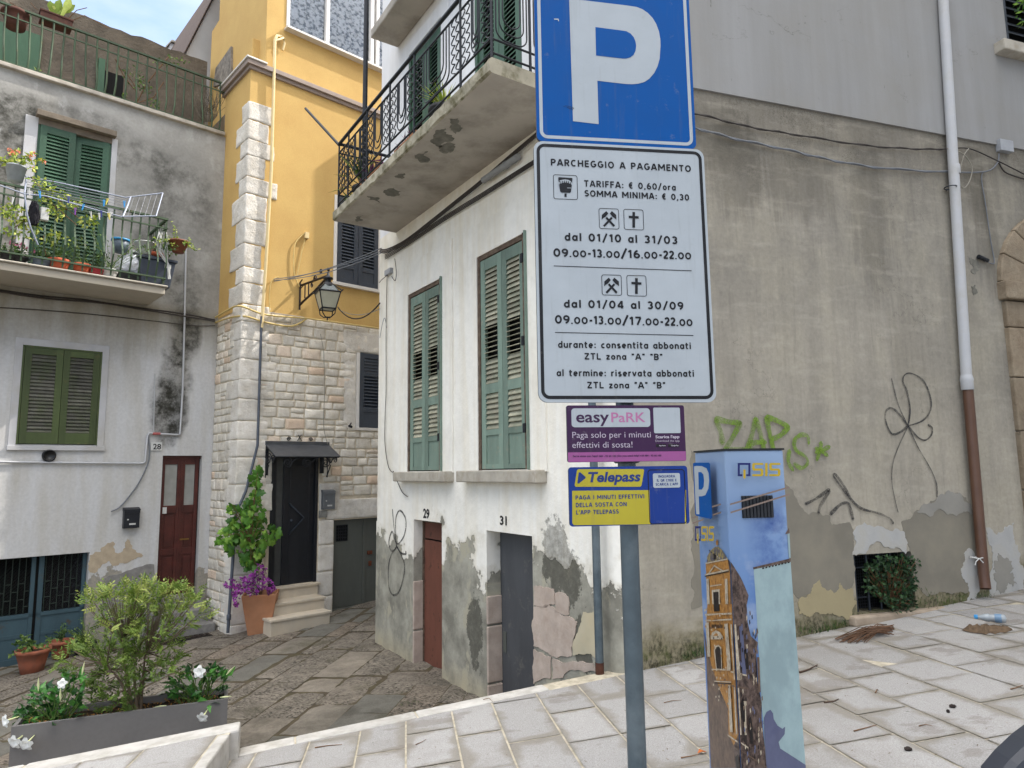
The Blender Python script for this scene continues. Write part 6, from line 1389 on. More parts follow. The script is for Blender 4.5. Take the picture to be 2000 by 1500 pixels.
m=MB(); m.tube([YR.w(511,618,.07),YR.w(503,870,.07),YR.w(480,960,.09),YR.w(462,1000,.10)],.021,10); m.tube([YR.w(462,985,.09),YR.w(445,1236,.09)],.024,10); m.lathe(YR.w(447,1205,.09),[(.024,-.05),(.034,-.04),(.034,.03),(.024,.04)],10); build('lower_pipe',m,plain('slate_pipe',lin('#565c66',.9),.5,.2,var=.15),YP)
# ================================================================ street lantern on its bracket
zl=YR.px(585,575)[1]; ul=YR.px(585,575)[0]; LN=thing('street_lantern',tuple(YR.P(ul,4.45)),'dark iron lantern with frosted panes on a scrolled bracket of the yellow house','lantern')
lo,hi=0,2.
for _ in range(40):
    k=(lo+hi)/2
    if YR.px(641,540,k)[0]>ul: lo=k
    else: hi=k
LO=k; zt_=YR.px(641,538,LO)[1]; zp=YR.px(583,558)[1]; zq=YR.px(583,596)[1]
m=MB(); EB=Fr(*YR.P(ul,0,0).xy,0); EB.d=YR.n.copy(); EB.n=YR.d.copy()
IB=plain('rusty_black_iron','#2b211e',.6,.2,var=.3,bump=.2)
m.tube([EB.P(.02,zq-.08),EB.P(.02,zp+.04)],.018,6); m.tube([EB.P(.02,zp),EB.P(LO,zt_)],.02,6); m.tube([EB.P(.02,zq),EB.P(.15,zq+.04),EB.P(LO*.55,zq+(zt_-zq)*.45),EB.P(LO*.95,zt_-.03)],.02,6)
for f in(.2,.33): m.tube([EB.P(LO*f,zp+(zt_-zp)*f),EB.P(LO*f,zq+.05+f*.16)],.012,5)
m.tube([EB.P(.02,zp-.06),EB.P(.16,zp-.02)],.008,5); m.tube(scroll(EB,LO*.55,zp+.0,0,.06,1.5,1,0),.01,5); m.tube(scroll(EB,LO*.75,zp+.08,0,.045,1.5,-1,0),.01,5); m.tube(scroll(EB,LO*.45,zp-.08,0,.05,1.5,1,1),.009,5); m.tube([EB.P(.0,zp+.05),EB.P(.09,zp+.09),EB.P(.02,zp+.06)],.012,5)
m.tube([EB.P(LO,zt_-.1),EB.P(LO,zt_+.09)],.014,6); m.lathe(EB.P(LO,zt_+.1),[(0,-.03),(.022,-.02),(.026,0),(.02,.02),(0,.03)],8); build('bracket',m,IB,LN)
m=MB(); c=EB.P(LO,0); zc=YR.px(640,572,LO)[1]; zb2=YR.px(640,604,LO)[1]; ry_=Matrix.Rotation(R(28),3,'Z')
def sqr(h,z): return [c+ry_@Vector((x*h,y*h,0))+Vector((0,0,z)) for x,y in((-1,-1),(1,-1),(1,1),(-1,1))]
ht,hb=.165,.105
T4,B4=sqr(ht,zc),sqr(hb,zb2)
for i in range(4): m.tube([T4[i],B4[i]],.010,5); m.tube([T4[i],T4[(i+1)%4]],.014,5); m.tube([B4[i],B4[(i+1)%4]],.013,5); m.tube([T4[i],T4[i]+(T4[i]-c-Vector((0,0,zc)))*.2+Vector((0,0,.03))],.009,5)
R4=sqr(ht+.02,zc+.01); U4=sqr(.07,zc+.13)
for i in range(4): m.tube([R4[i],U4[i]],.009,5)
m.lathe(c+Vector((0,0,zc)),[(.10,.10),(.085,.15),(.05,.18),(.045,.22),(.08,.225),(.075,.25),(.03,.27),(.02,.33)],10)
for i in range(4): m.tube([B4[i],B4[i].lerp(c+Vector((0,0,zb2)),.1)-Vector((0,0,.08)),B4[i].lerp(c+Vector((0,0,zb2)),.55)-Vector((0,0,.13)),c+Vector((0,0,zb2-.13))],.009,5)
m.tube([c+Vector((0,0,zb2-.12)),c+Vector((0,0,zb2-.18))],.012,6); build('lamp_frame',m,IRON,LN)
m=MB(); 
for i in range(4): j=(i+1)%4; m.face([T4[i],T4[j],B4[j],B4[i]],0)
m.face(B4,0); build('frosted_panes',m,plain('frosted_lamp_glass',lin('#b9b8a4',.8),.35,var=.12,scale=5,bump=.05,spec=.5),LN)
m=MB(); T5,U5=sqr(ht-.01,zc+.005),sqr(.075,zc+.12)
for i in range(4): j=(i+1)%4; m.face([T5[i],T5[j],U5[j],U5[i]],0)
build('lamp_roof',m,plain('dark_green_glass_roof',lin('#4d5a5a',.9),.25,var=.2,spec=.6),LN)
# ================================================================ letter boxes
def letterbox(fr,p0,p1,col,label,dep=.10):
    a,b=fr.px(*p0),fr.px(*p1); u0,u1,z0,z1=a[0],b[0],min(a[1],b[1]),max(a[1],b[1]); t=thing('letter_box',tuple(fr.P((u0+u1)/2,z0)),label,'letter box')
    mt=plain('box_'+col[1:],lin(col),.4,.2,var=.1,bump=.05); m=MB(); m.box(fr,u0,u1,z0,z1-.04,0,dep-.01,0); build('box',m,mt,t,bev=.005)
    m=MB(); h=[fr.P(u0-.006,z1-.045,0),fr.P(u1+.006,z1-.045,0),fr.P(u1+.006,z1-.05,dep),fr.P(u0-.006,z1-.05,dep)]; m.hexa([fr.P(u0-.006,z1-.05,dep),fr.P(u1+.006,z1-.05,dep),fr.P(u1+.006,z1-.05,0),fr.P(u0-.006,z1-.05,0),fr.P(u0-.006,z1-.03,dep),fr.P(u1+.006,z1-.03,dep),fr.P(u1+.006,z1,0),fr.P(u0-.006,z1,0)],0)
    m.box(fr,u0,u1,z1-.09,z1-.05,dep-.012,dep+.002,0); build('lid',m,mt,t,bev=.003)
    w_=u1-u0; m=MB(); m.box(fr,u0+w_*.35,u1-w_*.25,z0+.05,z0+.075,dep-.012,dep-.006,0); m.lathe(fr.P(u0+w_*.25,z0+(z1-z0)*.42,dep-.01),[(0,.008),(.012,.008),(.012,0)],8,axis=fr.n); build('name_plate',m,WHITEPL,t)
letterbox(GW,(238,1032),(271,990),'#22242a','black letter box on the white wall left of the brown wooden door')
letterbox(YR,(626,995),(650,955),'#6a6e72','grey letter box on the stone wall right of the black front door')
a,b=YR.px(622,1011),YR.px(637,997); m=MB(); m.box(YR,a[0],b[0],a[1],b[1],0,.04,0); m.box(YR,a[0]+.02,b[0]-.02,a[1]+.05,b[1]-.01,.04,.045,0); 
t=thing('intercom',tuple(YR.P(a[0],a[1])),'small grey intercom panel just under the grey letter box','intercom'); build('panel',m,plain('satin_metal','#9a9a96',.4,.5),t,bev=.003)
# ================================================================ plants
pr=random.Random(21)
def inpoly(x,y,P):
    c=False; n=len(P)
    for i in range(n):
        (a,b),(d,e)=P[i],P[i-1]
        if (b>y)!=(e>y) and x<(d-a)*(y-b)/(e-b)+a: c=not c
    return c
def samp(P):
    xs=[p[0] for p in P]; ys=[p[1] for p in P]
    while 1:
        x,y=pr.uniform(min(xs),max(xs)),pr.uniform(min(ys),max(ys))
        if inpoly(x,y,P): return x,y
def rdir(up=0.0,sp=1.0): return Vector((pr.gauss(0,sp),pr.gauss(0,sp),pr.gauss(up,sp))).normalized()
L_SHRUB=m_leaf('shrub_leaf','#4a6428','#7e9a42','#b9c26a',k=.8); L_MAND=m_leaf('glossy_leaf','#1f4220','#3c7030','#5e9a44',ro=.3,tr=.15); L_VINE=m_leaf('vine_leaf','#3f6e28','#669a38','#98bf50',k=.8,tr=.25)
L_DARK=m_leaf('dark_leaf','#24381c','#3f5c2c','#5d7a3c'); L_POT=m_leaf('pot_leaf','#35542a','#5c7c3c','#8fa25a'); L_YEL=m_leaf('yellow_green_leaf','#6f8a2e','#a8ba48','#d6d878'); L_CAPER=m_leaf('caper_leaf','#1f3420','#2f4d2c','#48693c')
BARK=plain('grey_bark','#6b5c4c',.9,var=.3,scale=20,bump=.5); TWIG=plain('dry_twig','#6e5138',.9,var=.3,scale=20,bump=.3); STEMG=plain('green_stem','#5f7a3a',.7,var=.2)
def petal_mat(n,a,b): return m_leaf(n,a,b,b,1.0,.5,.3)
P_WHITE=petal_mat('white_petal','#e9eae6','#fbfbf8'); P_MAG=petal_mat('magenta_bract','#6e2474','#a344a6'); P_ORG=petal_mat('salmon_petal','#d8705a','#f0a488'); P_PINK=petal_mat('pink_petal','#c85a8e','#e890b4'); P_PURP=m_leaf('purple_leaf','#3a1830','#6a2a58','#8a4a78')
def compound(mb,p,d,l,npair,ll,lw,t):
    d=d.normalized(); n=rdir(1,.5); sd=d.cross(n).normalized()
    for k in range(npair):
        f=(k+1)/(npair+.5); c=p+d*(l*f)-Vector((0,0,.012*f*f))
        for s in(-1,1): mb.leaf(c,(d*.7+sd*s+Vector((0,0,.1))),n,ll*pr.uniform(.8,1.15),lw,t+pr.uniform(-.12,.12),0,.15,.1)
    mb.leaf(p+d*l,d,n,ll,lw,t,0,.15,.1)
def arc(p,d,l,droop,n=6,wob=.04):
    pts=[p.copy()]; d=d.normalized()
    for i in range(n): d=(d+Vector((pr.gauss(0,wob),pr.gauss(0,wob),-droop/n+pr.gauss(0,wob)))).normalized(); p=p+d*(l/n); pts.append(p.copy())
    return pts,d
def plant(name,loc,label,cat='plant',group=None): return thing(name,tuple(loc),label,cat,group)
# ---- concrete planter on the alley
pA=zhit(445,1365,-.36); pB=zhit(22,1420,-.36); pd=(pA-pB); pl_=pd.length; yaw=math.degrees(math.atan2(pd.x,pd.y)); PF=Fr(pB.x,pB.y,yaw); zfl=-.84; PWD=.40
PT=thing('planter',tuple(PF.P(pl_/2,zfl,-PWD/2)),'long grey concrete planter standing on the alley behind the pavement step','planter')
GC=plain('smooth_grey_concrete',lin('#7d7a78',.86),.8,var=.08,scale=3,bump=.25,dirt='#6a6764',dscale=30,damt=.4)
m=MB(); w_=.03; zt=-.36
m.box(PF,0,pl_,zfl,zt,-w_,0,0); m.box(PF,0,pl_,zfl,zt,-PWD,-PWD+w_,0); m.box(PF,0,w_,zfl,zt,-PWD+w_,-w_,0); m.box(PF,pl_-w_,pl_,zfl,zt,-PWD+w_,-w_,0); build('trough',m,GC,PT)
m=MB(); rows=[]
for i in range(40): rows.append([PF.P(w_+(pl_-2*w_)*i/39,zt-.06+pr.uniform(-.015,.015),-PWD+w_+(PWD-2*w_)*j/10) for j in range(11)])
m.grid(rows,0)
for k in range(380):
    p=PF.P(pr.uniform(.05,pl_-.05),zt-.045+pr.uniform(0,.012),-pr.uniform(.05,PWD-.05)); m.leaf(p,rdir(0,.6),Vector((0,0,1)),pr.uniform(.02,.045),.012,.5,1)
build('soil',m,[SOIL,plain('bark_chips',lin('#a8793f',.9),.9,var=.4)],PT)
u,_=0,0; base=zhit(268,1383,zt-.05)
ub,_,ob=PF.to(base); base=PF.P(ub,zt-.06,-PWD*.5)
SH=plant('shrub',base,'light green feathery leaved shrub growing from the middle of the grey planter','shrub')
ms,ml=MB(),MB(); yb=base.y
crown=[(170,1165),(200,1140),(235,1165),(262,1133),(300,1150),(330,1140),(385,1150),(392,1185),(400,1215),(345,1240),(350,1290),(330,1330),(285,1345),(250,1400),(190,1395),(175,1340),(200,1300),(160,1290),(150,1320),(100,1285),(150,1265),(200,1250),(195,1215),(165,1190)]
trunks=[]
for k in range(5):
    d=Vector((pr.uniform(-.5,.5),pr.uniform(-.3,.3),1.6)); pts,_d=arc(base+Vector((pr.uniform(-.05,.05),pr.uniform(-.04,.04),0)),d,pr.uniform(.45,.7),-.1,7,.06); ms.tube(pts,[.016-.0015*i for i in range(len(pts))],6); trunks+=pts[2:]
for k in range(380):
    x,y=samp(crown); tgt=yhit(x,y,yb+pr.gauss(0,.17)); s=min(trunks,key=lambda q:(q-tgt).length+.35*max(0,q.z-tgt.z))
    mid=s.lerp(tgt,.55)+Vector((0,0,-.03)); 
    if k%2==0: ms.tube([s,mid,tgt],[.006,.004,.002],4)
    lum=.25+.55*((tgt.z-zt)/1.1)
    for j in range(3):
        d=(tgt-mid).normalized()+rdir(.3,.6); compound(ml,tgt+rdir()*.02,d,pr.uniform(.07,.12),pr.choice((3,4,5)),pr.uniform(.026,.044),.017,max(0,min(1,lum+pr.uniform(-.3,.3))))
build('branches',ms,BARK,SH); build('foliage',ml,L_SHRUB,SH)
def flower5(mb,p,d,r,t=.7,mi=0,tube=.05,wid=.8):
    d=d.normalized(); x=d.orthogonal().normalized(); y=d.cross(x); q=p+d*tube
    for k in range(5):
        a=2*math.pi*k/5+pr.uniform(-.1,.1); v=x*math.cos(a)+y*math.sin(a); s=x*-math.sin(a)+y*math.cos(a)
        A=q; B=q+v*r*.55+s*r*wid*.45+d*r*.25; C_=q+v*r+s*r*.25+d*r*.12; D=q+v*r-s*r*.1+d*r*.1; E=q+v*r*.5-s*r*wid*.4+d*r*.28
        mb.face([A,B,C_,D,E],mi,t)
        mb.face([p,q+v*r*.12+s*r*.12,q+v*r*.12-s*r*.12],mi,.2)
def mandevilla(pxs,label,flw,buds,yc,n=150):
    p=yhit(sum(q[0] for q in pxs)/len(pxs),max(q[1] for q in pxs),yc); t=plant('flowering_climber',p,label); ml,ms,mf=MB(),MB(),MB()
    for k in range(n):
        x,y=samp(pxs); c=yhit(x,y,yc+pr.gauss(0,.09)); d=(c-p).normalized()+rdir(.2,.6); ml.leaf(c,d,rdir(1,.5),pr.uniform(.07,.115),pr.uniform(.04,.058),pr.random(),0,.18,.25)
        if k%3==0: ms.tube([p+Vector((pr.uniform(-.1,.1),pr.uniform(-.05,.05),0)),p.lerp(c,.6)+rdir()*.03,c],.004,4)
    for x,y,dx,dy,r in flw:
        mf=MB(); c=yhit(x,y,yc-.31); d=Vector((dx*.6,-1,dy*.45+.05)); s=c-d.normalized()*.09; ms.tube([s.lerp(p,.5),s],.003,4); ms.tube([s,c],[.004,.009],6,1); flower5(mf,c-d.normalized()*.01,d,r,pr.uniform(.5,1),0,.01,1.1); build('flower',mf,P_WHITE,t)
    for x,y,dx,dy in buds:
        c=yhit(x,y,yc-.2); d=Vector((dx,-.1,dy)).normalized(); ms.tube([c,c+d*.05,c+d*.11],[.003,.009,.001],6,1)
    build('foliage',ml,L_MAND,t); build('stems',ms,[STEMG,plain('pale_bud',lin('#d9dda8'),.6,var=.1)],t)
yl,yr_=PF.P(.25,0,-.2).y,PF.P(pl_-.22,0,-.2).y
mandevilla([(30,1400),(60,1355),(110,1345),(125,1312),(160,1325),(158,1380),(140,1415),(100,1425),(60,1425)],'white flowered climber with glossy dark leaves spilling over the left end of the planter',[(12,1408,-.8,-.2,.05),(30,1448,-.3,-.8,.06),(52,1452,.0,-.9,.06),(122,1335,.2,.5,.04)],[(75,1350,0,1),(160,1318,.2,1),(118,1370,0,1)],yl,190)
mandevilla([(335,1375),(318,1345),(345,1325),(360,1300),(385,1305),(415,1300),(445,1318),(440,1345),(425,1375),(385,1385)],'white flowered climber with glossy dark leaves at the right end of the planter',[(390,1312,.0,.3,.055),(396,1400,-.1,-1,.05)],[(325,1378,-1,-.1),(442,1318,.6,.6),(430,1362,1,.1),(322,1310,0,1)],yr_,150)
# ---- tall terracotta pot with vine and bougainvillea
pb=zhit(494,1243,-.775); pc=pb+Vector((.02,.22,0)); TP=thing('tall_pot',(pc.x,pc.y,-.775),'tall square terracotta pot at the corner of the stone ground floor','plant pot')
m=MB(); ang=R(14); ztp=YR.px(480,1165,.3)[1]
def sq(h,z,c=pc,a=ang): M_=Matrix.Rotation(a,3,'Z'); return [Vector((c.x,c.y,0))+M_@Vector((x*h,y*h,0))+Vector((0,0,z)) for x,y in((-1,-1),(1,-1),(1,1),(-1,1))]
H=[sq(.155,-.775),sq(.25,ztp),sq(.25,ztp+.02),sq(.225,ztp+.02),sq(.21,ztp-.08)]
for a,b in zip(H,H[1:]):
    for i in range(4): j=(i+1)%4; m.face([a[i],a[j],b[j],b[i]],0)
m.face(H[0],0); build('pot_body',m,TERRA,TP,bev=.008,merge=True)
m=MB(); m.face(H[4],0); build('soil',m,SOIL,TP)
VN=plant('climbing_vine',(pc.x,pc.y,ztp-.05),'bright green vine with lobed leaves climbing from the tall terracotta pot','vine'); ml,ms=MB(),MB(); ov=.22
vp=[(502,905),(510,925),(509,965),(515,1000),(524,1020),(548,1038),(543,1056),(520,1066),(514,1095),(496,1115),(474,1112),(470,1088),(448,1078),(430,1054),(432,1042),(452,1020),(440,988),(452,984),(478,992),(490,950),(494,925)]
root=Vector((pc.x,pc.y,ztp-.06))
for k in range(240):
    x,y=samp(vp); o=ov+pr.uniform(-.12,.16); c=YR.w(x,y,o); ml.lobed(c,Vector((pr.gauss(0,.4),pr.gauss(-.2,.3),pr.gauss(-.5,.5))),(YR.n+rdir()*.55),pr.uniform(.06,.145),pr.random())
    if k%7==0: ms.tube([root,YR.w(490,1060,o),c.lerp(YR.w(490,1040,o),.4),c],.004,4)
build('foliage',ml,L_VINE,VN); build('stems',ms,TWIG,VN)
BG=plant('bougainvillea',(pc.x,pc.y,ztp),'purple bougainvillea hanging around the rim of the tall terracotta pot','bougainvillea'); mf,ml,ms=MB(),MB(),MB()
bp=[(437,1140),(450,1130),(470,1130),(490,1120),(505,1100),(520,1105),(525,1125),(538,1150),(525,1165),(515,1150),(495,1165),(475,1155),(465,1185),(455,1185),(455,1160),(445,1152)]
for k in range(230):
    x,y=samp(bp); c=YR.w(x,y,.46+pr.uniform(-.18,.12))
    if k%9==0: ms.tube([root,root.lerp(c,.6)+Vector((0,0,.06)),c],.003,4)
    if k%5==0: ml.leaf(c,rdir(0,.6),rdir(.5,.6),.05,.03,pr.random()*.5)
    n=rdir(.2,.7); x_=n.orthogonal().normalized(); y_=n.cross(x_)
    for j in range(3): a=j*2.09+pr.random(); v=x_*math.cos(a)+y_*math.sin(a); mf.leaf(c,v+n*.5,n,pr.uniform(.03,.045),.03,pr.random(),0,.2,.1)
build('flowers',mf,P_MAG,BG); build('leaves',ml,L_DARK,BG); build('stems',ms,TWIG,BG)
# ---- pots by the blue garage door
def round_pot(name,c,r0,r1,h,mat,label,group=None,rim=.02):
    t=thing(name,tuple(c),label,'plant pot',group); m=MB(); m.lathe(c,[(0,0),(r0,0),(r0*.6+r1*.4,h*.4),(r1,h-.05),(r1+rim,h-.045),(r1+rim,h),(r1-.01,h),(r1-.02,h-.05),(0,h-.05)],18); build('pot_body',m,mat,t); m=MB(); m.lathe(c+Vector((0,0,h-.048)),[(0,.004),(r1-.022,.004)],14); build('soil',m,SOIL,t); return t
def pot_plant(c,h,sp,n,mat,label,ll=.05,lw=.03,name='potted_plant',group=None,fl=None,up=.8,dr=.5):
    t=plant(name,c,label,'plant',group); ml,ms,mf=MB(),MB(),MB()
    for k in range(max(5,n//9)):
        pts,d=arc(Vector(c),Vector((pr.gauss(0,sp),pr.gauss(0,sp),up)),h*pr.uniform(.6,1.1),dr,6,.1); ms.tube(pts,.003,4)
        for j in range(9): q=pts[pr.randint(2,6)]; ml.leaf(q+rdir()*.012,rdir(.1,.6),rdir(.8,.5),ll*pr.uniform(.7,1.2),lw,pr.random())
        if fl and k%fl[1]==0:
            for j in range(7): mf.leaf(pts[-1]+rdir()*.02,rdir(.3,.7),rdir(.5,.5),.035,.03,pr.random())
    build('foliage',ml,mat,t); build('stems',ms,STEMG,t)
    if fl: build('flowers',mf,fl[0],t)
    return t
g1=zhit(62,1313,-.93); round_pot('terracotta_pot',g1,.13,.19,.30,TERRA2,'weathered round terracotta pot in front of the blue garage door')
pot_plant(g1+Vector((0,0,.28)),.30,.55,150,L_POT,'pale green geranium in the weathered terracotta pot before the blue garage door',.05,.05,dr=.9)
g2=zhit(118,1285,-.90); round_pot('terracotta_pot',g2,.10,.14,.24,TERRA2,'smaller terracotta pot beside the round geranium pot')
pot_plant(g2+Vector((0,0,.22)),.26,.5,110,L_DARK,'dark green herb in the smaller terracotta pot by the garage',.04,.02)
g3=zhit(165,1275,-.89); round_pot('black_pot',g3,.11,.13,.16,plain('black_plastic_pot','#1c1c1e',.5),'low black plastic pot at the foot of the grey house, half hidden by the shrub')
pot_plant(g3+Vector((0,0,.14)),.38,.55,230,L_SHRUB,'mid green feathery bush in the low black pot behind the planter',.035,.014)
# ---- drain cover
dz=zhit(362,1247,-.83); t=thing('drain_cover',tuple(dz),'dark sunken drain cover in the alley before the brown door steps','drain cover'); m=MB(); DFr=Fr(dz.x,dz.y,47)
zz=zA(dz.x,dz.y)
for i in range(9): m.box(DFr,-.33+i*.075,-.33+i*.075+.05,zz+.006,zz+.02,-.2,.2,0)
m.box(DFr,-.36,.36,zz+.004,zz+.012,-.23,.23,1); build('grate',m,[plain('rusty_dark_grate','#2e251f',.8,.3,var=.3),DARKIN],t)
# ---- caper bush in the basement window
b0=WR.w(1740,1190,-.03); CB=plant('caper_bush',b0,'dark green caper bush growing out of the barred basement window','bush'); ml,ms=MB(),MB()
cb=[(1690,1100),(1712,1090),(1735,1084),(1775,1085),(1800,1100),(1786,1112),(1790,1150),(1783,1165),(1790,1195),(1735,1195),(1720,1170),(1692,1160),(1690,1130)]
for k in range(1150):
    x,y=samp(cb); o=pr.uniform(-.12,.09); c=WR.w(x,y,o); ml.leaf(c,rdir(.0,.7)+WR.n*.4,WR.n+rdir()*.7,pr.uniform(.03,.052),.03,pr.random()*.8+.1*(o>.05))
    if k%8==0: ms.tube([b0,b0.lerp(c,.6)+Vector((0,0,.03)),c],.003,4)
build('foliage',ml,L_CAPER,CB); build('stems',ms,TWIG,CB)
def weeds(pxs,n,label,fr=WR,ll=.03):
    c=fr.w(*pxs[0],.03); t=plant('weed_tuft',c,label,'weeds'); ml=MB()
    for k in range(n): x,y=samp(pxs); ml.leaf(fr.w(x,y,pr.uniform(.005,.05)),Vector((pr.gauss(0,.4),pr.gauss(-.2,.3),1)),rdir(.1,.6),ll*pr.uniform(.6,1.9),ll*.16,pr.random())
    build('leaves',ml,L_DARK,t); return t
weeds([(1790,1190),(1800,1150),(1840,1168),(1880,1160),(1885,1178),(1840,1192),(1805,1198)],80,'low weeds along the wall between caper bush and brown rain pipe')
weeds([(1905,1170),(1918,1160),(1945,1165),(1940,1176),(1912,1178)],70,'weeds under the mouth of the brown rain pipe')
weeds([(1562,1243),(1562,1228),(1600,1232),(1655,1215),(1655,1226),(1600,1242)],90,'sparse grass at the wall foot right of the parking meter',ll=.04)
weeds([(1330,1290),(1345,1278),(1378,1266),(1378,1280),(1345,1290)],70,'sparse grass at the wall foot left of the parking meter',ll=.035)
# ---- plants on the iron balcony
def spiky(c,n,l,label,mat=L_POT,w=.018):
    t=plant('spiky_plant',c,label); ml=MB()
    for k in range(n):
        d=rdir(.9,.55); d.z=abs(d.z)*.9+.1; p=Vector(c); q=p+d*l*.5; e=p+d*l*pr.uniform(.8,1.1)-Vector((0,0,l*.18)); s=d.cross(Vector((0,0,1))).normalized()*w/2; ti=pr.random()
        ml.face([p-s,p+s,q+s,q-s],0,ti); ml.face([q-s,q+s,e],0,ti)
    build('leaves',ml,mat,t); return t
def trough(c,fr,l,h,w_,mat,label):
    t=thing('flower_box',tuple(c),label,'flower box'); u,z,o=fr.to(c); m=MB(); m.box(fr,u-l/2,u+l/2,z,z+h,o-w_/2,o+w_/2,0); m.box(fr,u-l/2-.012,u+l/2+.012,z+h-.03,z+h,o-w_/2-.012,o+w_/2+.012,0); build('box',m,mat,t,bev=.006); m=MB(); m.box(fr,u-l/2+.01,u+l/2-.01,z+h-.01,z+h+.004,o-w_/2+.01,o+w_/2-.01,0); build('soil',m,SOIL,t); return t
bz=5.092
q=WL.P(4.0,bz,.62); round_pot('black_pot',q,.12,.15,.22,plain('dark_pot','#2c2c30',.6),'dark pot at the far end of the iron balcony'); spiky(q+Vector((0,0,.22)),46,.55,'yucca at the far corner of the iron balcony, tall green blades',L_POT,.03)
q=WL.P(3.45,bz,.68); trough(q,WL,.60,.16,.18,TERRA,'terracotta flower box near the far end of the iron balcony'); 
def purple(c,n,label):
    t=plant('purple_plant',c,label); ml=MB()
    for k in range(n): p=Vector(c)+WL.d*pr.gauss(0,.16)+WL.n*pr.gauss(0,.05); ml.leaf(p,rdir(.5,.6),rdir(.4,.6),pr.uniform(.09,.16),.022,pr.random())
    build('leaves',ml,P_PURP,t)
purple(q+Vector((0,0,.18)),130,'trailing purple plant in the far terracotta box on the iron balcony')
q=WL.P(2.45,bz,.66); trough(q,WL,.55,.17,.18,TERRA,'terracotta flower box in the middle of the iron balcony'); purple(q+Vector((0,0,.18)),60,'small purple plant in the middle terracotta box on the iron balcony')
q=WL.P(1.72,bz,.64); round_pot('black_pot',q,.12,.15,.22,plain('dark_pot','#2c2c30',.6),'round dark pot near the near end of the iron balcony'); spiky(q+Vector((0,0,.22)),60,.34,'pale spiky plant in the round dark pot on the iron balcony',L_YEL,.014)
q=WL.P(4.15,bz,.72); pot_plant(q,.22,.5,90,L_POT,'small succulent by the far railing corner of the iron balcony',.04,.03)
# ---- things on the flower balcony of the grey house
bo=.74; bz=4.475
def gq(x,y,o=bo): u,_=GW.px(x,y,o); return GW.P(u,bz,o)
PLG=plain('blue_grey_plastic',lin('#5a6672'),.5,var=.1); REDP=plain('red_plastic',lin('#a52f38'),.45,var=.08); TRC=plain('orange_terracotta',lin('#b2583a'),.8,var=.12); BKP=plain('black_plastic_pot','#1c1c1e',.5)
row=[(14,490,.10,.13,.13,BKP,'black pot at the left edge of the flower balcony',L_POT,.12),(36,490,.08,.11,.12,BKP,'small black pot with a pink flower on the flower balcony',L_POT,.14),(80,500,.10,.12,.13,PLG,'blue grey pot on the flower balcony',L_POT,.18),(115,508,.10,.13,.16,TRC,'orange terracotta pot on the flower balcony, left one of two',L_POT,.34),(160,515,.09,.11,.15,TRC,'orange terracotta pot on the flower balcony, beside the red pot',L_DARK,.36),(188,520,.08,.10,.13,REDP,'red plastic pot on the flower balcony',L_DARK,.22),(214,526,.08,.10,.14,WHITEPL,'white plastic pot on the flower balcony',L_POT,.55)]
for i,(x,y,r0,r1,h,mt,lb,lm,ph) in enumerate(row):
    q=gq(x,y); round_pot('flower_pot',q,r0,r1,h,mt,lb,'pots along the balcony railing',.01)
    pot_plant(q+Vector((0,0,h-.02)),ph*1.35,.4,130,lm,'green plant in the '+lb.split(' on the')[0].replace('pot at the left edge of','pot at the left edge of'),.05,.022,group='plants in the balcony pots',fl=(P_PINK,2) if i==1 else None)
q=gq(300,545,.62); t=thing('storage_box',tuple(q),'dark grey plastic storage box at the right end of the flower balcony','storage box'); m=MB(); u,z,o=GW.to(q); GB_=plain('dark_grey_plastic',lin('#3f4550'),.45,var=.08)
def taper(m,fr,u,z,o,l0,l1,w0,w1,h): m.hexa([fr.P(u-l0/2,z,o+w0/2),fr.P(u+l0/2,z,o+w0/2),fr.P(u+l0/2,z,o-w0/2),fr.P(u-l0/2,z,o-w0/2),fr.P(u-l1/2,z+h,o+w1/2),fr.P(u+l1/2,z+h,o+w1/2),fr.P(u+l1/2,z+h,o-w1/2),fr.P(u-l1/2,z+h,o-w1/2)],0)
taper(m,GW,u,z,o,.40,.52,.28,.36,.40); build('tub',m,GB_,t,bev=.02); m=MB(); m.box(GW,u-.28,u+.28,z+.40,z+.44,o-.2,o+.2,0); build('lid',m,GB_,t,bev=.008); m=MB(); m.box(GW,u+.1,u+.19,z+.3,z+.36,o+.172,o+.178,0); build('sticker',m,WHITEPL,t)
q=gq(248,530,.6); t=thing('black_tray',tuple(q),'low black tray beside the grey storage box','tray'); m=MB(); u,z,o=GW.to(q); taper(m,GW,u,z,o,.36,.42,.28,.34,.16); build('tray',m,BKP,t,bev=.01)
def bagmesh(c,rx,ry,rz,seed):
    b=bmesh.new(); bmesh.ops.create_icosphere(b,subdivisions=4,radius=1); mb=MB(); k=Vector((seed,seed*2,0)); vs={}
    for v in b.verts:
        p=v.co.copy(); n=_mn.noise(p*2.2+k)*.25+abs(_mn.noise(p*5+k))*.16; p*=1+n; p.z=max(p.z,-.75); vs[v.index]=Vector(c)+Vector((p.x*rx,p.y*ry,p.z*rz))
    for f in b.faces: mb.face([vs[v.index] for v in f.verts],0,.5,None,True)
    b.free(); return mb
q=gq(262,500,.55)+Vector((0,0,.30)); t=thing('plastic_bag',tuple(q),'stuffed white plastic bag behind the grey storage box','bag'); build('bag',bagmesh(q,.25,.16,.17,3),plain('white_bag_film',lin('#dcdde2'),.35,var=.06,bump=.3,spec=.6),t)
q=gq(236,470,.5)+Vector((0,0,.50)); t=thing('bucket',tuple(q),'grey bucket with a blue rim left of the white bag','bucket'); m=MB(); m.lathe(q,[(0,0),(.09,0),(.12,.18),(.0,.18)],14,0); build('pail',m,PLG,t); m=MB(); m.lathe(q,[(.118,.17),(.13,.17),(.13,.20),(.118,.2)],14); build('rim',m,plain('blue_plastic',lin('#2f86b8'),.4),t)
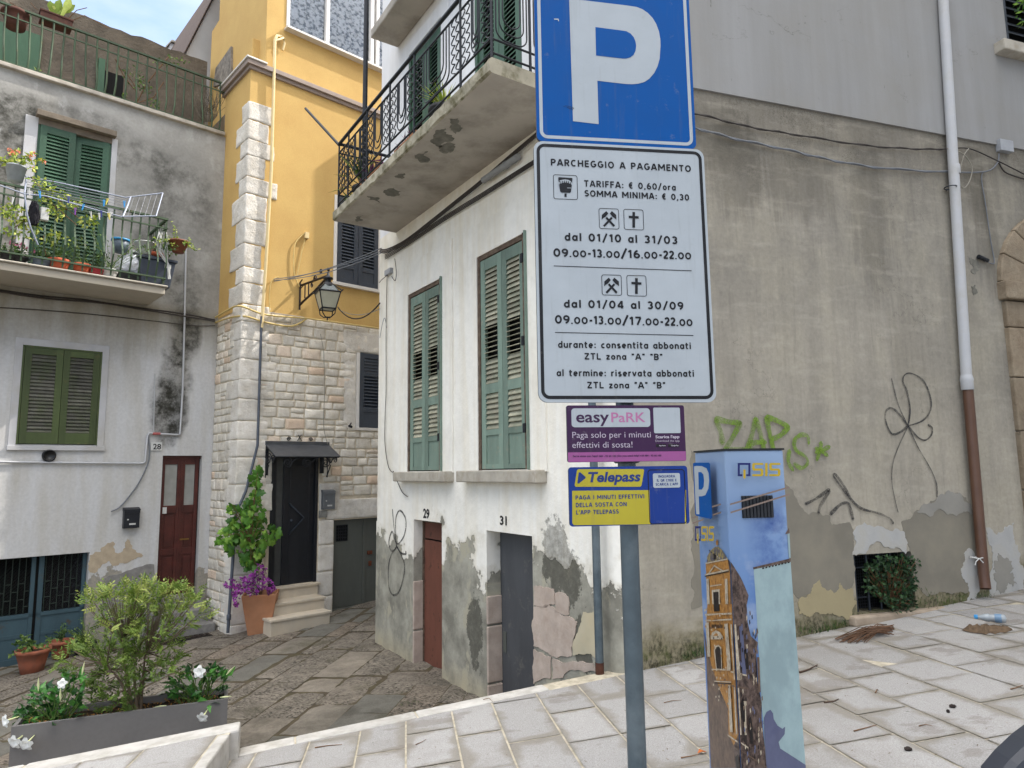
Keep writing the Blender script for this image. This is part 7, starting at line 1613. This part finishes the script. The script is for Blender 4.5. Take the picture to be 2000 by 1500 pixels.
q=gq(285,470,.5)+Vector((0,0,.52)); t=thing('bowl',tuple(q),'white bowl upside down on the dark crate of the flower balcony','bowl'); m=MB(); m.lathe(q,[(0,0),(.10,0),(.15,.18),(.16,.18),(.16,.2),(0,.2)],16); build('shell',m,WHITEPL,t)
q=gq(262,465,.42)+Vector((0,0,.46)); t=thing('bowl',tuple(q),'white tilted dish left of the white bowl','bowl'); m=MB(); m.lathe(q,[(0,0),(.10,.0),(.15,.10),(0,.14)],14,axis=(.3,-.3,1)); build('shell',m,WHITEPL,t)
q=gq(285,480,.48)+Vector((0,0,.28)); t=thing('crate',tuple(q),'dark crate under the white bowl','crate'); m=MB(); u,z,o=GW.to(q); m.box(GW,u-.2,u+.2,z,z+.24,o-.12,o+.12,0); build('crate_body',m,plain('dark_crate','#2b2d33',.6),t,bev=.01)
q=gq(305,500,.5)+Vector((0,0,.42)); round_pot('terracotta_pot',q,.08,.11,.16,TRC,'orange pot above the lid of the storage box')
q=gq(350,455,.88)+Vector((0,0,.55)); t=thing('hanging_pot',tuple(q),'brown pot hung outside the right end of the flower balcony','plant pot'); m=MB(); m.lathe(q,[(0,0),(.08,0.0),(.14,.16),(.15,.16),(.15,.18),(0,.15)],16); build('pot_body',m,plain('brown_glaze',lin('#7a4632'),.6,var=.15),t)
pot_plant(q+Vector((0,0,.14)),.34,.9,150,L_YEL,'jade plant with yellow green leaves in the hung brown pot',.045,.03,up=.5,dr=.9)
pot_plant(gq(320,440,.75)+Vector((0,0,.62)),.34,.8,150,L_POT,'bushy green plant behind the right end of the railing',.06,.03,up=.4,dr=.7)
# roses in a white bucket, hung on the railing
q=gq(30,345,.82)+Vector((0,0,1.12)); t=thing('white_bucket',tuple(q),'white bucket of orange flowers at the left of the balcony rail','bucket'); m=MB(); m.lathe(q,[(0,0),(.085,0),(.12,.19),(.125,.19),(.125,.21),(0,.17)],16); build('pail',m,plain('blue_white_pail',lin('#c8d0d6',.6),.45,var=.15),t)
pot_plant(q+Vector((0,0,.18)),.32,.7,110,L_YEL,'orange flowered begonia in the white bucket on the rail',.08,.05,fl=(P_ORG,1),up=.7,dr=.7)
# vine on the railing
V2=plant('trailing_vine',gq(110,440,.9)+Vector((0,0,.7)),'yellow green vine trailing through the flower balcony railing','vine'); ml,ms=MB(),MB()
for P_,n in(([(0,400),(60,430),(110,450),(150,470),(120,480),(60,470),(0,450)],110),([(55,345),(90,350),(120,370),(155,385),(165,400),(140,410),(120,430),(95,425),(75,390)],190),([(10,390),(40,400),(60,430),(35,470),(20,450),(0,420)],90),([(150,420),(190,425),(185,445),(160,440)],36),([(55,420),(75,440),(65,450),(50,440)],20)):
    for k in range(n): x,y=samp(P_); ml.leaf(GW.w(x,y,.86+pr.uniform(-.12,.08)),rdir(-.2,.6),GW.n+rdir()*.7,pr.uniform(.05,.085),.034,pr.random())
for a,b in(((60,345),(150,440)),((100,370),(160,430)),((70,400),(20,450)),((85,460),(90,500))): ms.tube([GW.w(*a,.86),GW.w((a[0]+b[0])/2,(a[1]+b[1])/2+8,.88),GW.w(*b,.86)],.005,4)
build('foliage',ml,L_YEL,V2); build('stems',ms,TWIG,V2)
# ---- airer with pegs
AO=1.02; AI=.62
AR=thing('clothes_airer',tuple(gq(150,420,AO)+Vector((0,0,1.1))),'white wire clothes airer hung over the flower balcony rail','clothes airer')
top=[(0,315),(52,345),(120,358),(245,386),(318,377)]; low=[(0,362),(48,379),(90,383),(235,423),(305,422)]
WT=plain('white_enamel_tube',lin('#b4bccf',.6),.35,.1,var=.05)
m=MB(); m.tube([GW.w(*q,.78) for q in top],.010,6); m.tube([GW.w(*q,1.06) for q in low],.010,6); m.tube([GW.w(318,377,.78),GW.w(305,422,1.06)],.010,6); m.tube([GW.w(48,379,1.06),GW.w(53,420,1.08),GW.w(60,445,1.05),GW.w(74,478,1.0)],.011,6); m.tube([GW.w(255,385,.8),GW.w(250,400,.95),GW.w(240,423,1.06)],.013,6); m.tube([GW.w(52,345,.78),GW.w(48,379,1.06)],.012,6); build('frame',m,WT,AR)
m=MB()
def on(poly,f):
    x=f*(len(poly)-1); i=min(int(x),len(poly)-2); k=x-i; return (poly[i][0]+(poly[i+1][0]-poly[i][0])*k,poly[i][1]+(poly[i+1][1]-poly[i][1])*k)
for j in range(1,7):
    f=j/7; m.tube([GW.w(52,345,.78).lerp(GW.w(48,379,1.06),f),GW.w(250,386,.78).lerp(GW.w(237,423,1.06),f)],.0035,4)
for j in range(1,6): f=j/6; m.tube([GW.w(250,386,.78).lerp(GW.w(318,377,.78),f),GW.w(237,423,1.06).lerp(GW.w(305,422,1.06),f)],.003,4)
build('wires',m,plain('grey_wire','#7d7f86',.4,.6,var=.1),AR)
pegc={'white':WHITEPL,'blue':plain('blue_peg',lin('#2f8fd0'),.4),'navy':plain('navy_peg',lin('#3a3f86'),.4),'violet':plain('violet_peg',lin('#8a4aa8'),.4),'yellow':plain('yellow_peg',lin('#d8c85a'),.4)}
for x,y,cn,wh in((25,389,'white','hanging at the far left of the airer'),(57,372,'white','on the airer left of the vine, next to a blue one'),(78,377,'blue','on the left part of the airer'),(134,388,'navy','on the upper wire in the middle'),(147,410,'violet','on the lower tube of the airer'),(162,402,'blue','just right of the violet peg'),(178,417,'white','on the lower tube in the middle, double'),(194,420,'white','left of the navy peg on the lower tube'),(198,415,'navy','on the lower tube of the airer'),(203,394,'blue','largest, on the upper wires near the door edge'),(209,391,'yellow','on the upper wires beside a blue one'),(213,420,'yellow','on the lower tube at the right'),(216,417,'white','rightmost on the lower tube'),(243,396,'blue','at the right joint of the airer')):
    p=GW.w(x,y,1.07); m=MB(); tl=pr.uniform(-.25,.25)
    for s in(-1,1): m.wbox(p+Vector((s*.006,0,-.02)),.009,.012,.10,R(43),0,.5,(0,s*.08+tl))
    o=build('clothes_peg',m,pegc[cn],None,tuple(p),f'{cn} clothes peg {wh}','clothes peg','clothes pegs on the airer',bev=.002)
t=thing('hanging_sock',tuple(GW.w(66,420,.95)),'black cloth hanging in the railing under the vine','cloth'); m=bagmesh(GW.w(66,420,.93),.07,.05,.19,9); build('cloth',m,plain('black_cloth','#15131a',.95,var=.2),t)
t=thing('white_box',tuple(GW.w(87,418,.95)),'small white box behind the railing beside the black cloth','box'); m=MB(); a=GW.px(87,418,.9); m.box(GW,a[0]-.05,a[0]+.05,a[1]-.09,a[1]+.09,.84,.92,0); build('box',m,WHITEPL,t,bev=.01)
t=thing('cord_bundle',tuple(GW.w(325,470,.85)),'tangle of white cord hanging at the balcony end','cord'); m=MB()
for k in range(9):
    x=318+pr.uniform(-8,10); m.tube([GW.w(x,452,.85),GW.w(x+pr.uniform(-8,8),470,.88),GW.w(x+pr.uniform(-6,8),490,.86),GW.w(330+pr.uniform(-3,3),520,.86),GW.w(331+pr.uniform(-3,3),545,.86)],.005,4)
build('cord',m,WHITEPL,t)
# ---- terrace plants
zt8=7.63; DKP=plain('dark_brown_pot',lin('#6a4438',.6),.85,var=.25)
def tq(x,y,o): u,z=GW.px(x,y,o); return GW.P(u,z,o)
p=tq(30,40,-.18); p-=Vector((0,0,.12)); round_pot('terrace_pot',p,.13,.17,.24,DKP,'brown pot on the terrace behind the left end of the railing','pots on the terrace'); 
p2=tq(108,52,-.3); trough(p2,GW,.42,.16,.2,DKP,'long brown flower box on the terrace wall under the cactus')
t=plant('cactus',p2+Vector((0,0,.18)),'prickly pear like cactus with pale pads at the top left of the terrace','cactus'); m=MB()
for x,y,l in((105,22,.32),(118,10,.34),(130,25,.3),(122,38,.26),(138,8,.3),(98,12,.24),(146,20,.2)):
    e=tq(x,y-10,-.3); b=p2+Vector((pr.uniform(-.1,.1),0,.18)); d=(e-b).normalized(); s=d.cross(GW.n).normalized(); pts=[b.lerp(e,f) for f in(0,.35,.6,.8,1)]; wv=[.02,.03,.055,.05,.01]
    m.grid([[q-s*w_+GW.n*0,q+GW.n*.015,q+s*w_] for q,w_ in zip(pts,wv)],0,pr.random())
build('pads',m,L_YEL,t)
t=plant('dry_vine',p2,'thin dry stems arching over the terrace wall beside the cactus'); m=MB()
for a,b,c in(((125,45),(150,20),(170,15)),((130,45),(165,30),(212,55)),((20,5),(45,20),(48,45)),((60,5),(68,15),(75,20))): m.tube([tq(*a,-.25),tq(*b,-.2),tq(*c,-.15)],.006,4)
build('stems',m,TWIG,t)
t=plant('climbing_rose',tq(270,200,-.1),'sparse climbing rose on the terrace behind the railing, near the dark hatch','rose'); ml,ms=MB(),MB()
for P_,n in(([(240,135),(265,130),(290,160),(300,185),(270,180),(245,160)],70),([(265,155),(290,150),(295,175),(275,178)],34),([(285,115),(330,108),(375,120),(360,130),(300,130)],60),([(290,195),(312,195),(310,215),(295,210)],30),([(60,135),(80,135),(75,142)],16),([(232,185),(250,185),(245,195)],16)):
    for k in range(n): x,y=samp(P_); ml.leaf(tq(x,y,-.12+pr.uniform(-.1,.12)),rdir(0,.6),rdir(.4,.6),.05,.03,pr.random())
for a,b,c in(((270,200),(262,165),(245,140)),((268,200),(285,165),(330,110)),((272,200),(300,190),(320,160)),((225,115),(240,145),(262,175))): ms.tube([tq(*a,-.1),tq(*b,-.1),tq(*c,-.15)],.008,4)
build('foliage',ml,L_POT,t); build('stems',ms,TWIG,t)
t=plant('dry_broom',tq(405,235,-.05),'sheaf of dry grey stalks leaning in the right end of the terrace railing','dry plant'); m=MB()
for k in range(70):
    x0=pr.uniform(385,425); x1=x0+pr.uniform(-22,26); y1=pr.uniform(165,215); m.tube([tq(405+(x0-405)*.5,238,-.06),tq(x0,225,-.02),tq(x1,y1,-.1+pr.uniform(-.1,.1))],.004,3,0,pr.random())
build('stalks',m,plain('dry_stalk',lin('#6f675a'),.95,var=.3,tint=.4),t)
t=plant('window_plant',WR.w(1990,30,.1),'bright green plant at the upper right window','plant'); m=MB()
for k in range(60):
    x,y=samp([(1972,10),(2010,-15),(2040,20),(2010,45),(1985,40)]); m.leaf(WR.w(x,y,pr.uniform(.02,.12)),WR.d*.6+rdir(.2,.5),WR.n+rdir()*.5,.09,.025,pr.random())
build('leaves',m,L_VINE,t)
# ================================================================ cables, junction boxes
CABD=plain('dark_cable','#3a3532',.7,var=.2,bump=.05); CABG=plain('grey_cable',lin('#6c7076'),.6,var=.1,bump=.05); CABW=plain('white_cable',lin('#b9b3a4',.6),.6,var=.1,bump=.05); CABY=plain('painted_cable',lin('#d2b978',.9),.7,var=.1,bump=.05)
def cable(paths,mat,label,r=.008,name='cable'):
    m=MB()
    for p in paths: m.tube(p,r,5)
    return solo(name,m,mat,paths[0][0],label,'cable')
def onw(fr,pts,o=.02): return [fr.w(x,y,o) for x,y in pts]
def sm(pts,n=5):
    o=[]; L_=len(pts)
    for i in range(L_-1):
        p0=pts[max(i-1,0)];p1=pts[i];p2=pts[i+1];p3=pts[min(i+2,L_-1)]
        for k in range(n): t=k/n; o.append(.5*((2*p1)+(p2-p0)*t+(2*p0-5*p1+4*p2-p3)*t*t+(3*p1-p0-3*p2+p3)*t**3))
    return o+[pts[-1]]
def twist(pts,r=.008,turns=40):
    out=[]; L_=len(pts)
    P_=sm(pts,8); n=len(P_)
    for i,p in enumerate(P_): a=turns*2*math.pi*i/n; out.append(p+Vector((0,0,r*math.sin(a)))+WR.n*(r*math.cos(a)))
    return out
cable([sm(onw(WR,[(1235,205),(1357,222),(1460,247),(1560,264),(1690,284),(1790,291),(1850,291),(1892,290),(1940,310),(2010,345)],.03)),twist(onw(WR,[(1235,205),(1357,222),(1460,247),(1560,264),(1690,284),(1790,291),(1850,291)],.03))],CABD,'dark twisted cable sagging across the grey street wall, the upper of two',.007)
cable([sm(onw(WR,[(1235,222),(1357,250),(1440,272),(1540,293),(1620,312),(1720,328),(1850,336),(1925,335),(1948,318),(1951,300)],.025)),twist(onw(WR,[(1357,250),(1440,272),(1540,293),(1620,312),(1720,328),(1850,336)],.03),.009,34)],CABG,'pale grey cable with a spiral tie sagging below the dark one on the street wall',.008)
cable([sm(onw(WR,[(1850,290),(1880,300),(1898,325),(1895,350),(1885,366),(1876,362),(1874,340),(1882,305),(1892,290)],.06))],CABW,'loose cream cable loop beside the white rain pipe',.0055)
cable([sm(onw(WR,[(1921,335),(1917,350),(1925,400),(1935,470),(1942,510),(1938,515),(1928,511)],.02)),onw(WR,[(1926,511),(1912,502)],.03)],CABG,'thin grey cable hanging down to a black plug near the stone arch',.006)
cable([sm(onw(WR,[(1951,318),(1962,335),(1985,345),(2010,352)],.02))],CABD,'short dark cable leaving the junction box to the right',.008)
t=thing('junction_box',tuple(WR.w(1955,290)),'grey junction box on the upper street wall right of the rain pipe','junction box'); a,b=WR.px(1945,297),WR.px(1968,280); m=MB(); m.box(WR,a[0],b[0],a[1],b[1],0,.06,0); build('box',m,plain('grey_box',lin('#9b9ea3'),.5,var=.08),t,bev=.004)
t=thing('cable_plug',tuple(WR.w(1920,507)),'black plug fixed to the wall left of the stone arch','plug'); m=MB(); m.tube(onw(WR,[(1911,501),(1929,509)],.03),.022,8); build('plug',m,IRON,t)
# bundles along the iron balcony's wall
b1=[(1050,258),(1000,300),(940,352),(890,392),(840,432),(790,470),(755,487),(742,486)]
cable([sm(onw(WL,[(x,y+d) for x,y in b1],.03+.006*d)) for d in(0,3,6)],CABD,'dark cable bundle running just under the iron balcony slab',.010)
b2=[(1050,308),(1000,340),(940,378),(880,415),(830,448),(785,478),(752,498)]
cable([sm(onw(WL,[(x,y+d*.9) for x,y in b2],.03)) for d in(0,3,6,9)],CABD,'loose cable bundle below the first on the white wall',.006)
t=thing('conduit_sleeve',tuple(WL.w(980,330)),'thick grey pipe sleeve on the cable bundle under the iron balcony','pipe sleeve'); m=MB(); m.tube([WL.w(944,352,.06),WL.w(1012,306,.06)],.036,10); m.tube([WL.w(986,324,.06),WL.w(990,321,.06)],.041,10); build('sleeve',m,plain('grey_sleeve',lin('#8d8f90'),.6,var=.1),t)
t=thing('junction_box',tuple(WL.w(762,530)),'small grey junction box at the far corner of the white wall','junction box'); a,b=WL.px(757,540),WL.px(768,523); m=MB(); m.box(WL,a[0],b[0],a[1],b[1],0,.05,0); build('box',m,plain('grey_box',lin('#9b9ea3'),.5,var=.08),t,bev=.004)
cable([sm(onw(WL,[(757,537),(746,546),(741,552)],.03)),sm(onw(WL,[(756,540),(754,640),(754,760),(752,815),(752,870),(760,915),(775,925)],.02)),sm(onw(WL,[(765,540),(772,548),(774,530),(771,505)],.03))],CABD,'thin dark wire dropping down the far edge of the white wall',.005)
cable([sm(onw(WL,[(768,920),(774,935),(785,960),(796,970)],.03))],CABD,'short wire end under the left window sill of the white wall',.006)
cable([sm(onw(WL,[(742,660),(748,628),(752,622),(755,640)],.03))],CABG,'thin grey wire loop at the far edge of the white wall',.004)
# span from the yellow house to the white house
q0=YR.w(535,545,.06); q1=WL.w(745,490,.05)
def span(a,b,s,n=16): return [a.lerp(b,i/n)-Vector((0,0,s*4*(i/n)*(1-i/n))) for i in range(n+1)]
cable([span(q0,q1,.07),span(q0+Vector((0,0,-.02)),q1+Vector((0,0,-.03)),.09),span(q0+Vector((0,0,-.04)),q1+Vector((0,0,.04)),.06)],CABG,'grey cable bundle spanning from the yellow house to the white house',.0065)
cable([span(YR.w(660,600,.05),WL.w(742,592,.05),.22)],CABD,'dark drooping wire between the lantern and the white house',.011)
cable([span(YR.w(660,603,.05),WL.w(742,603,.05),.1)],CABW,'thin pale wire between the lantern and the white house',.006)
cable([sm(onw(YR,[(528,610),(526,580),(530,550),(545,540)],.03)),sm(onw(YR,[(596,455),(580,470),(574,490),(574,530),(580,550),(585,560)],.03)),sm(onw(YR,[(598,460),(590,490),(580,540)],.02))],CABY,'cream painted cable loops on the yellow wall left of the lantern',.010)
cable([sm([*onw(YL,[(421,620),(448,604)],.06),*onw(YR,[(470,598),(520,615),(600,622),(680,633),(745,642)],.05)]),sm([*onw(YL,[(421,630),(450,620)],.05),*onw(YR,[(480,618),(520,630),(570,637),(600,622)],.04)])],CABY,'yellow painted cables wrapping the corner above the stone ground floor',.016)
t=thing('junction_box',tuple(YR.w(600,460)),'small cream junction box on the yellow wall','junction box'); a,b=YR.px(593,466),YR.px(601,456); m=MB(); m.box(YR,a[0],b[0],a[1],b[1],0,.06,0); build('box',m,CPI,t,bev=.004)
t=thing('vent_cap',tuple(YR.w(626,180)),'round white vent cap high on the yellow wall','vent'); m=MB(); m.lathe(YR.w(626,180),[(0,.03),(.05,.03),(.075,.015),(.08,0)],16,axis=YR.n); build('cap',m,WHITEPL,t)
cable([sm(onw(YR,[(626,652),(632,690),(634,760),(632,830),(640,868)],.05))],CABW,'thin white wire down the stone wall to the black door canopy',.005)
# grey house wires and water pipe
cable([sm(onw(GW,[(-10,565),(80,578),(160,585),(240,597),(300,605),(360,613),(420,625)],.03)),sm(onw(GW,[(-10,568),(90,583),(200,592),(300,608),(420,627)],.05))],CABD,'dark sagging cable under the flower balcony of the grey house',.013)
cable([sm(onw(GW,[(-10,600),(100,607),(200,616),(300,627),(380,636),(420,636)],.02))],CABD,'thin cable below the dark one on the grey house',.007)
t=thing('water_pipe',tuple(GW.w(288,905)),'thin white water pipe bent around the grey house wall above the letter box','water pipe'); m=MB()
m.tube(onw(GW,[(364,468),(361,600),(357,760),(352,848),(345,849),(320,848),(292,846),(288,850),(284,902),(278,905),(150,904),(-10,902)],.03),.016,8); m.tube(onw(GW,[(303,730),(301,790),(300,845)],.02),.008,6); build('pipe',m,WPI,t)
m=MB(); m.tube(onw(GW,[(298,847),(313,847)],.03),.02,8); build('red_valve',m,plain('red_tape',lin('#a85a58'),.6),t)
cable([sm(onw(GW,[(290,850),(292,890),(285,915),(270,945),(248,975),(232,992),(217,999)],.03))],CABG,'loose grey cable end hanging from the white water pipe',.010)
t=thing('security_camera',tuple(YR.w(682,832)),'tiny black camera on the stone wall below the small shutter','camera'); m=MB(); p=YR.w(682,832,.08); m.tube([YR.w(686,826,.0),p],.012,6); m.tube([p,p+YR.n*.08-Vector((0,0,.02))],.022,8); build('housing',m,IRON,t)
# ================================================================ litter on the pavement
dr_=random.Random(9)
def gp(px,py,h=.004): q=ghit(px,py); return q+Vector((0,0,h))
def twig(pts,r,label,mat=TWIG):
    p=[gp(x,y,.006) for x,y in pts]; m=MB(); m.tube(p,[r*(1-.6*i/(len(p)-1)) for i in range(len(p))],5); solo('twig',m,mat,p[0],label,'twig','twigs on the pavement')
DT=plain('dark_twig','#4a3a30',.9,var=.3)
for pts,r,lb in(([(1562,1315),(1580,1309),(1597,1300)],.008,'short dark stick beside the right edge of the parking meter'),([(1610,1374),(1630,1371),(1638,1367)],.006,'thin brown twig right of the parking meter, low'),([(1668,1430),(1690,1424),(1712,1418)],.004,'straight pale twig on the paving far right of the meter'),([(1795,1420),(1808,1417),(1822,1420)],.003,'slim pale twig near the dark pebble'),([(1297,1374),(1315,1370),(1332,1369)],.003,'thin dark twig right of the grey pole'),([(1330,1482),(1350,1479),(1366,1475)],.004,'brown stalk lying beside the dead leaf'),([(615,1462),(640,1458),(668,1456)],.004,'slim twig on the left paving'),([(812,1456),(822,1452),(832,1446)],.003,'tiny twig on the paving left of the pole'),([(944,1368),(955,1365),(962,1372)],.003,'twig at the pavement edge before the grey door'),([(1710,1355),(1713,1348),(1716,1350)],.004,'short curled twig in the middle of the right paving'),([(1974,1348),(1985,1345),(1998,1340)],.004,'bent twig at the right rim of the picture')): twig(pts,r,lb,DT if r>.005 else TWIG)
t=thing('palm_branch',tuple(gp(1700,1240)),'dry brown date branch lying at the wall foot before the basement window','branch'); m=MB()
for k in range(46):
    a=(1742+dr_.uniform(-14,6),1236+dr_.uniform(-5,8)); b=(1640+dr_.uniform(-10,60),1250+dr_.uniform(-6,8)); mid=((a[0]+b[0])/2,(a[1]+b[1])/2-dr_.uniform(2,10))
    m.tube([gp(*a,.01+dr_.random()*.04),gp(*mid,.03+dr_.random()*.02),gp(*b,.006+dr_.random()*.01)],.0035,4,0,dr_.random())
build('strands',m,plain('dry_date_stalk',lin('#6a4e3a',.8),.9,var=.3,tint=.4),t)
t=thing('brown_rag',tuple(gp(1930,1232)),'crumpled brown rag on the pavement under a plastic bottle','rag'); m=MB(); rows=[]
for i in range(34):
    row=[]
    for j in range(12):
        x=1880+ (1978-1880)*i/33; y=1220+22*j/11; sj=(j-5.5)/5.5; si=math.sin(math.pi*i/33)**.6; y=1231+sj*11*si*(.7+.3*_mn.noise(Vector((i*.3,7,0)))); e=si*(1-sj*sj); q=gp(x+dr_.uniform(-1,1),y,0); row.append(q+Vector((0,0,.004+min(1,e*1.6)*(.012+.05*abs(_mn.noise(Vector((i*.35,j*.5,1))))))))
    rows.append(row)
m.grid(rows,0); build('cloth',m,plain('brown_cloth',lin('#6f5c48',.75),.95,var=.3,scale=30,bump=.6),t)
t=thing('plastic_bottle',tuple(gp(1940,1222)),'crushed clear plastic bottle with blue label lying on the rag','bottle'); p0=gp(1908,1222,.07); p1=gp(1968,1224,.06); ax=(p1-p0); l=ax.length
CLR=plain('clear_plastic',lin('#c9d2d8',.55),.2,var=.1,spec=.6)
m=MB(); m.lathe(p0,[(.012,0),(.013,.02),(.03,.06),(.034,.09),(.027,l*.45),(.033,l*.7),(.034,l-.01),(0,l)],12,axis=ax); build('bottle_body',m,CLR,t)
m=MB(); m.lathe(p0,[(.035,l*.62),(.036,l*.84)],12,axis=ax); build('label',m,plain('blue_label',lin('#86a8c8',.6),.4,var=.2),t); m=MB(); m.lathe(p0,[(0,-.015),(.018,-.012),(.018,.012)],10,axis=ax); build('cap',m,plain('blue_cap',lin('#3f8fc8'),.4),t)
def leafy(px,py,sz,mat,label,name='dead_leaf',cat='leaf'):
    q=gp(px,py,.006); m=MB(); m.leaf(q,Vector((1,.3,.1)),Vector((0,0,1)),sz,sz*.6,.5,0,.35,.1); solo(name,m,mat,q,label,cat)
leafy(1362,1474,.06,plain('orange_dead_leaf',lin('#b0622e'),.8,var=.3),'curled orange dead leaf on the paving left of the parking meter')
for i,(x,y,lb) in enumerate(((1861,1382,'dark lump on the right paving, upper of two'),(1774,1466,'dark lump on the right paving near the bottom edge'),(1852,1392,'small dark crumb beside the upper dark lump'))):
    q=gp(x,y,.0); t=thing('dirt_clod',tuple(q),lb,'dirt clod'); build('clod',bagmesh(q+Vector((0,0,.008)),.018 if i<2 else .009,.014 if i<2 else .008,.010,20+i),plain('dark_clod','#2b2320',.9,var=.3),t)
m=MB()
for k in range(260):
    x,y=dr_.choice(((dr_.uniform(1560,2000),dr_.uniform(1235,1500)),(dr_.uniform(560,1340),dr_.uniform(1340,1500)),(dr_.uniform(1050,1380),dr_.uniform(1285,1340))))
    if y>2000: continue
    q=gp(x,y,.003); d=Vector((dr_.gauss(0,1),dr_.gauss(0,1),.05)); m.leaf(q,d,Vector((0,0,1)),dr_.uniform(.008,.03),dr_.uniform(.002,.006),dr_.random(),0,.1,0)
build('leaf_litter',m,plain('litter_brown',lin('#6b5540'),.9,var=.3,tint=.4),None,(0,0,0),'fine brown leaf litter strewn over the white paving','litter',kind='stuff')
t=thing('weed_tuft',tuple(zhit(800,1375,-.78)),'small grass tuft in a joint of the dark alley paving','weeds'); m=MB(); q=zhit(800,1378,-.74)
for k in range(60): m.leaf(q+Vector((dr_.gauss(0,.07),dr_.gauss(0,.03),0)),Vector((dr_.gauss(0,.5),dr_.gauss(0,.5),1)),Vector((1,0,0)),dr_.uniform(.03,.06),.006,dr_.random())
build('leaves',m,L_POT,t)
# dark rounded edge of a parked vehicle at the bottom right
fp=[yhit(x,y,1.3) for x,y in((1938,1510),(1965,1478),(2000,1445),(2040,1415),(2120,1380),(2120,1700),(1938,1700))]
FF=Fr(0,1.3,90); 
m=MB(); m.prism(FF,[FF.to(p)[:2] for p in fp],-.03,.03,0); c=yhit(2030,1500,1.3); o_=build('vehicle_mudguard',m,plain('dark_grey_lacquer','#2e3138',.35,.1,var=.05,bump=.02),None,(c.x,c.y,c.z),'dark grey rounded mudguard edge of a parked vehicle on the white paving','mudguard',bev=.02,merge=True)
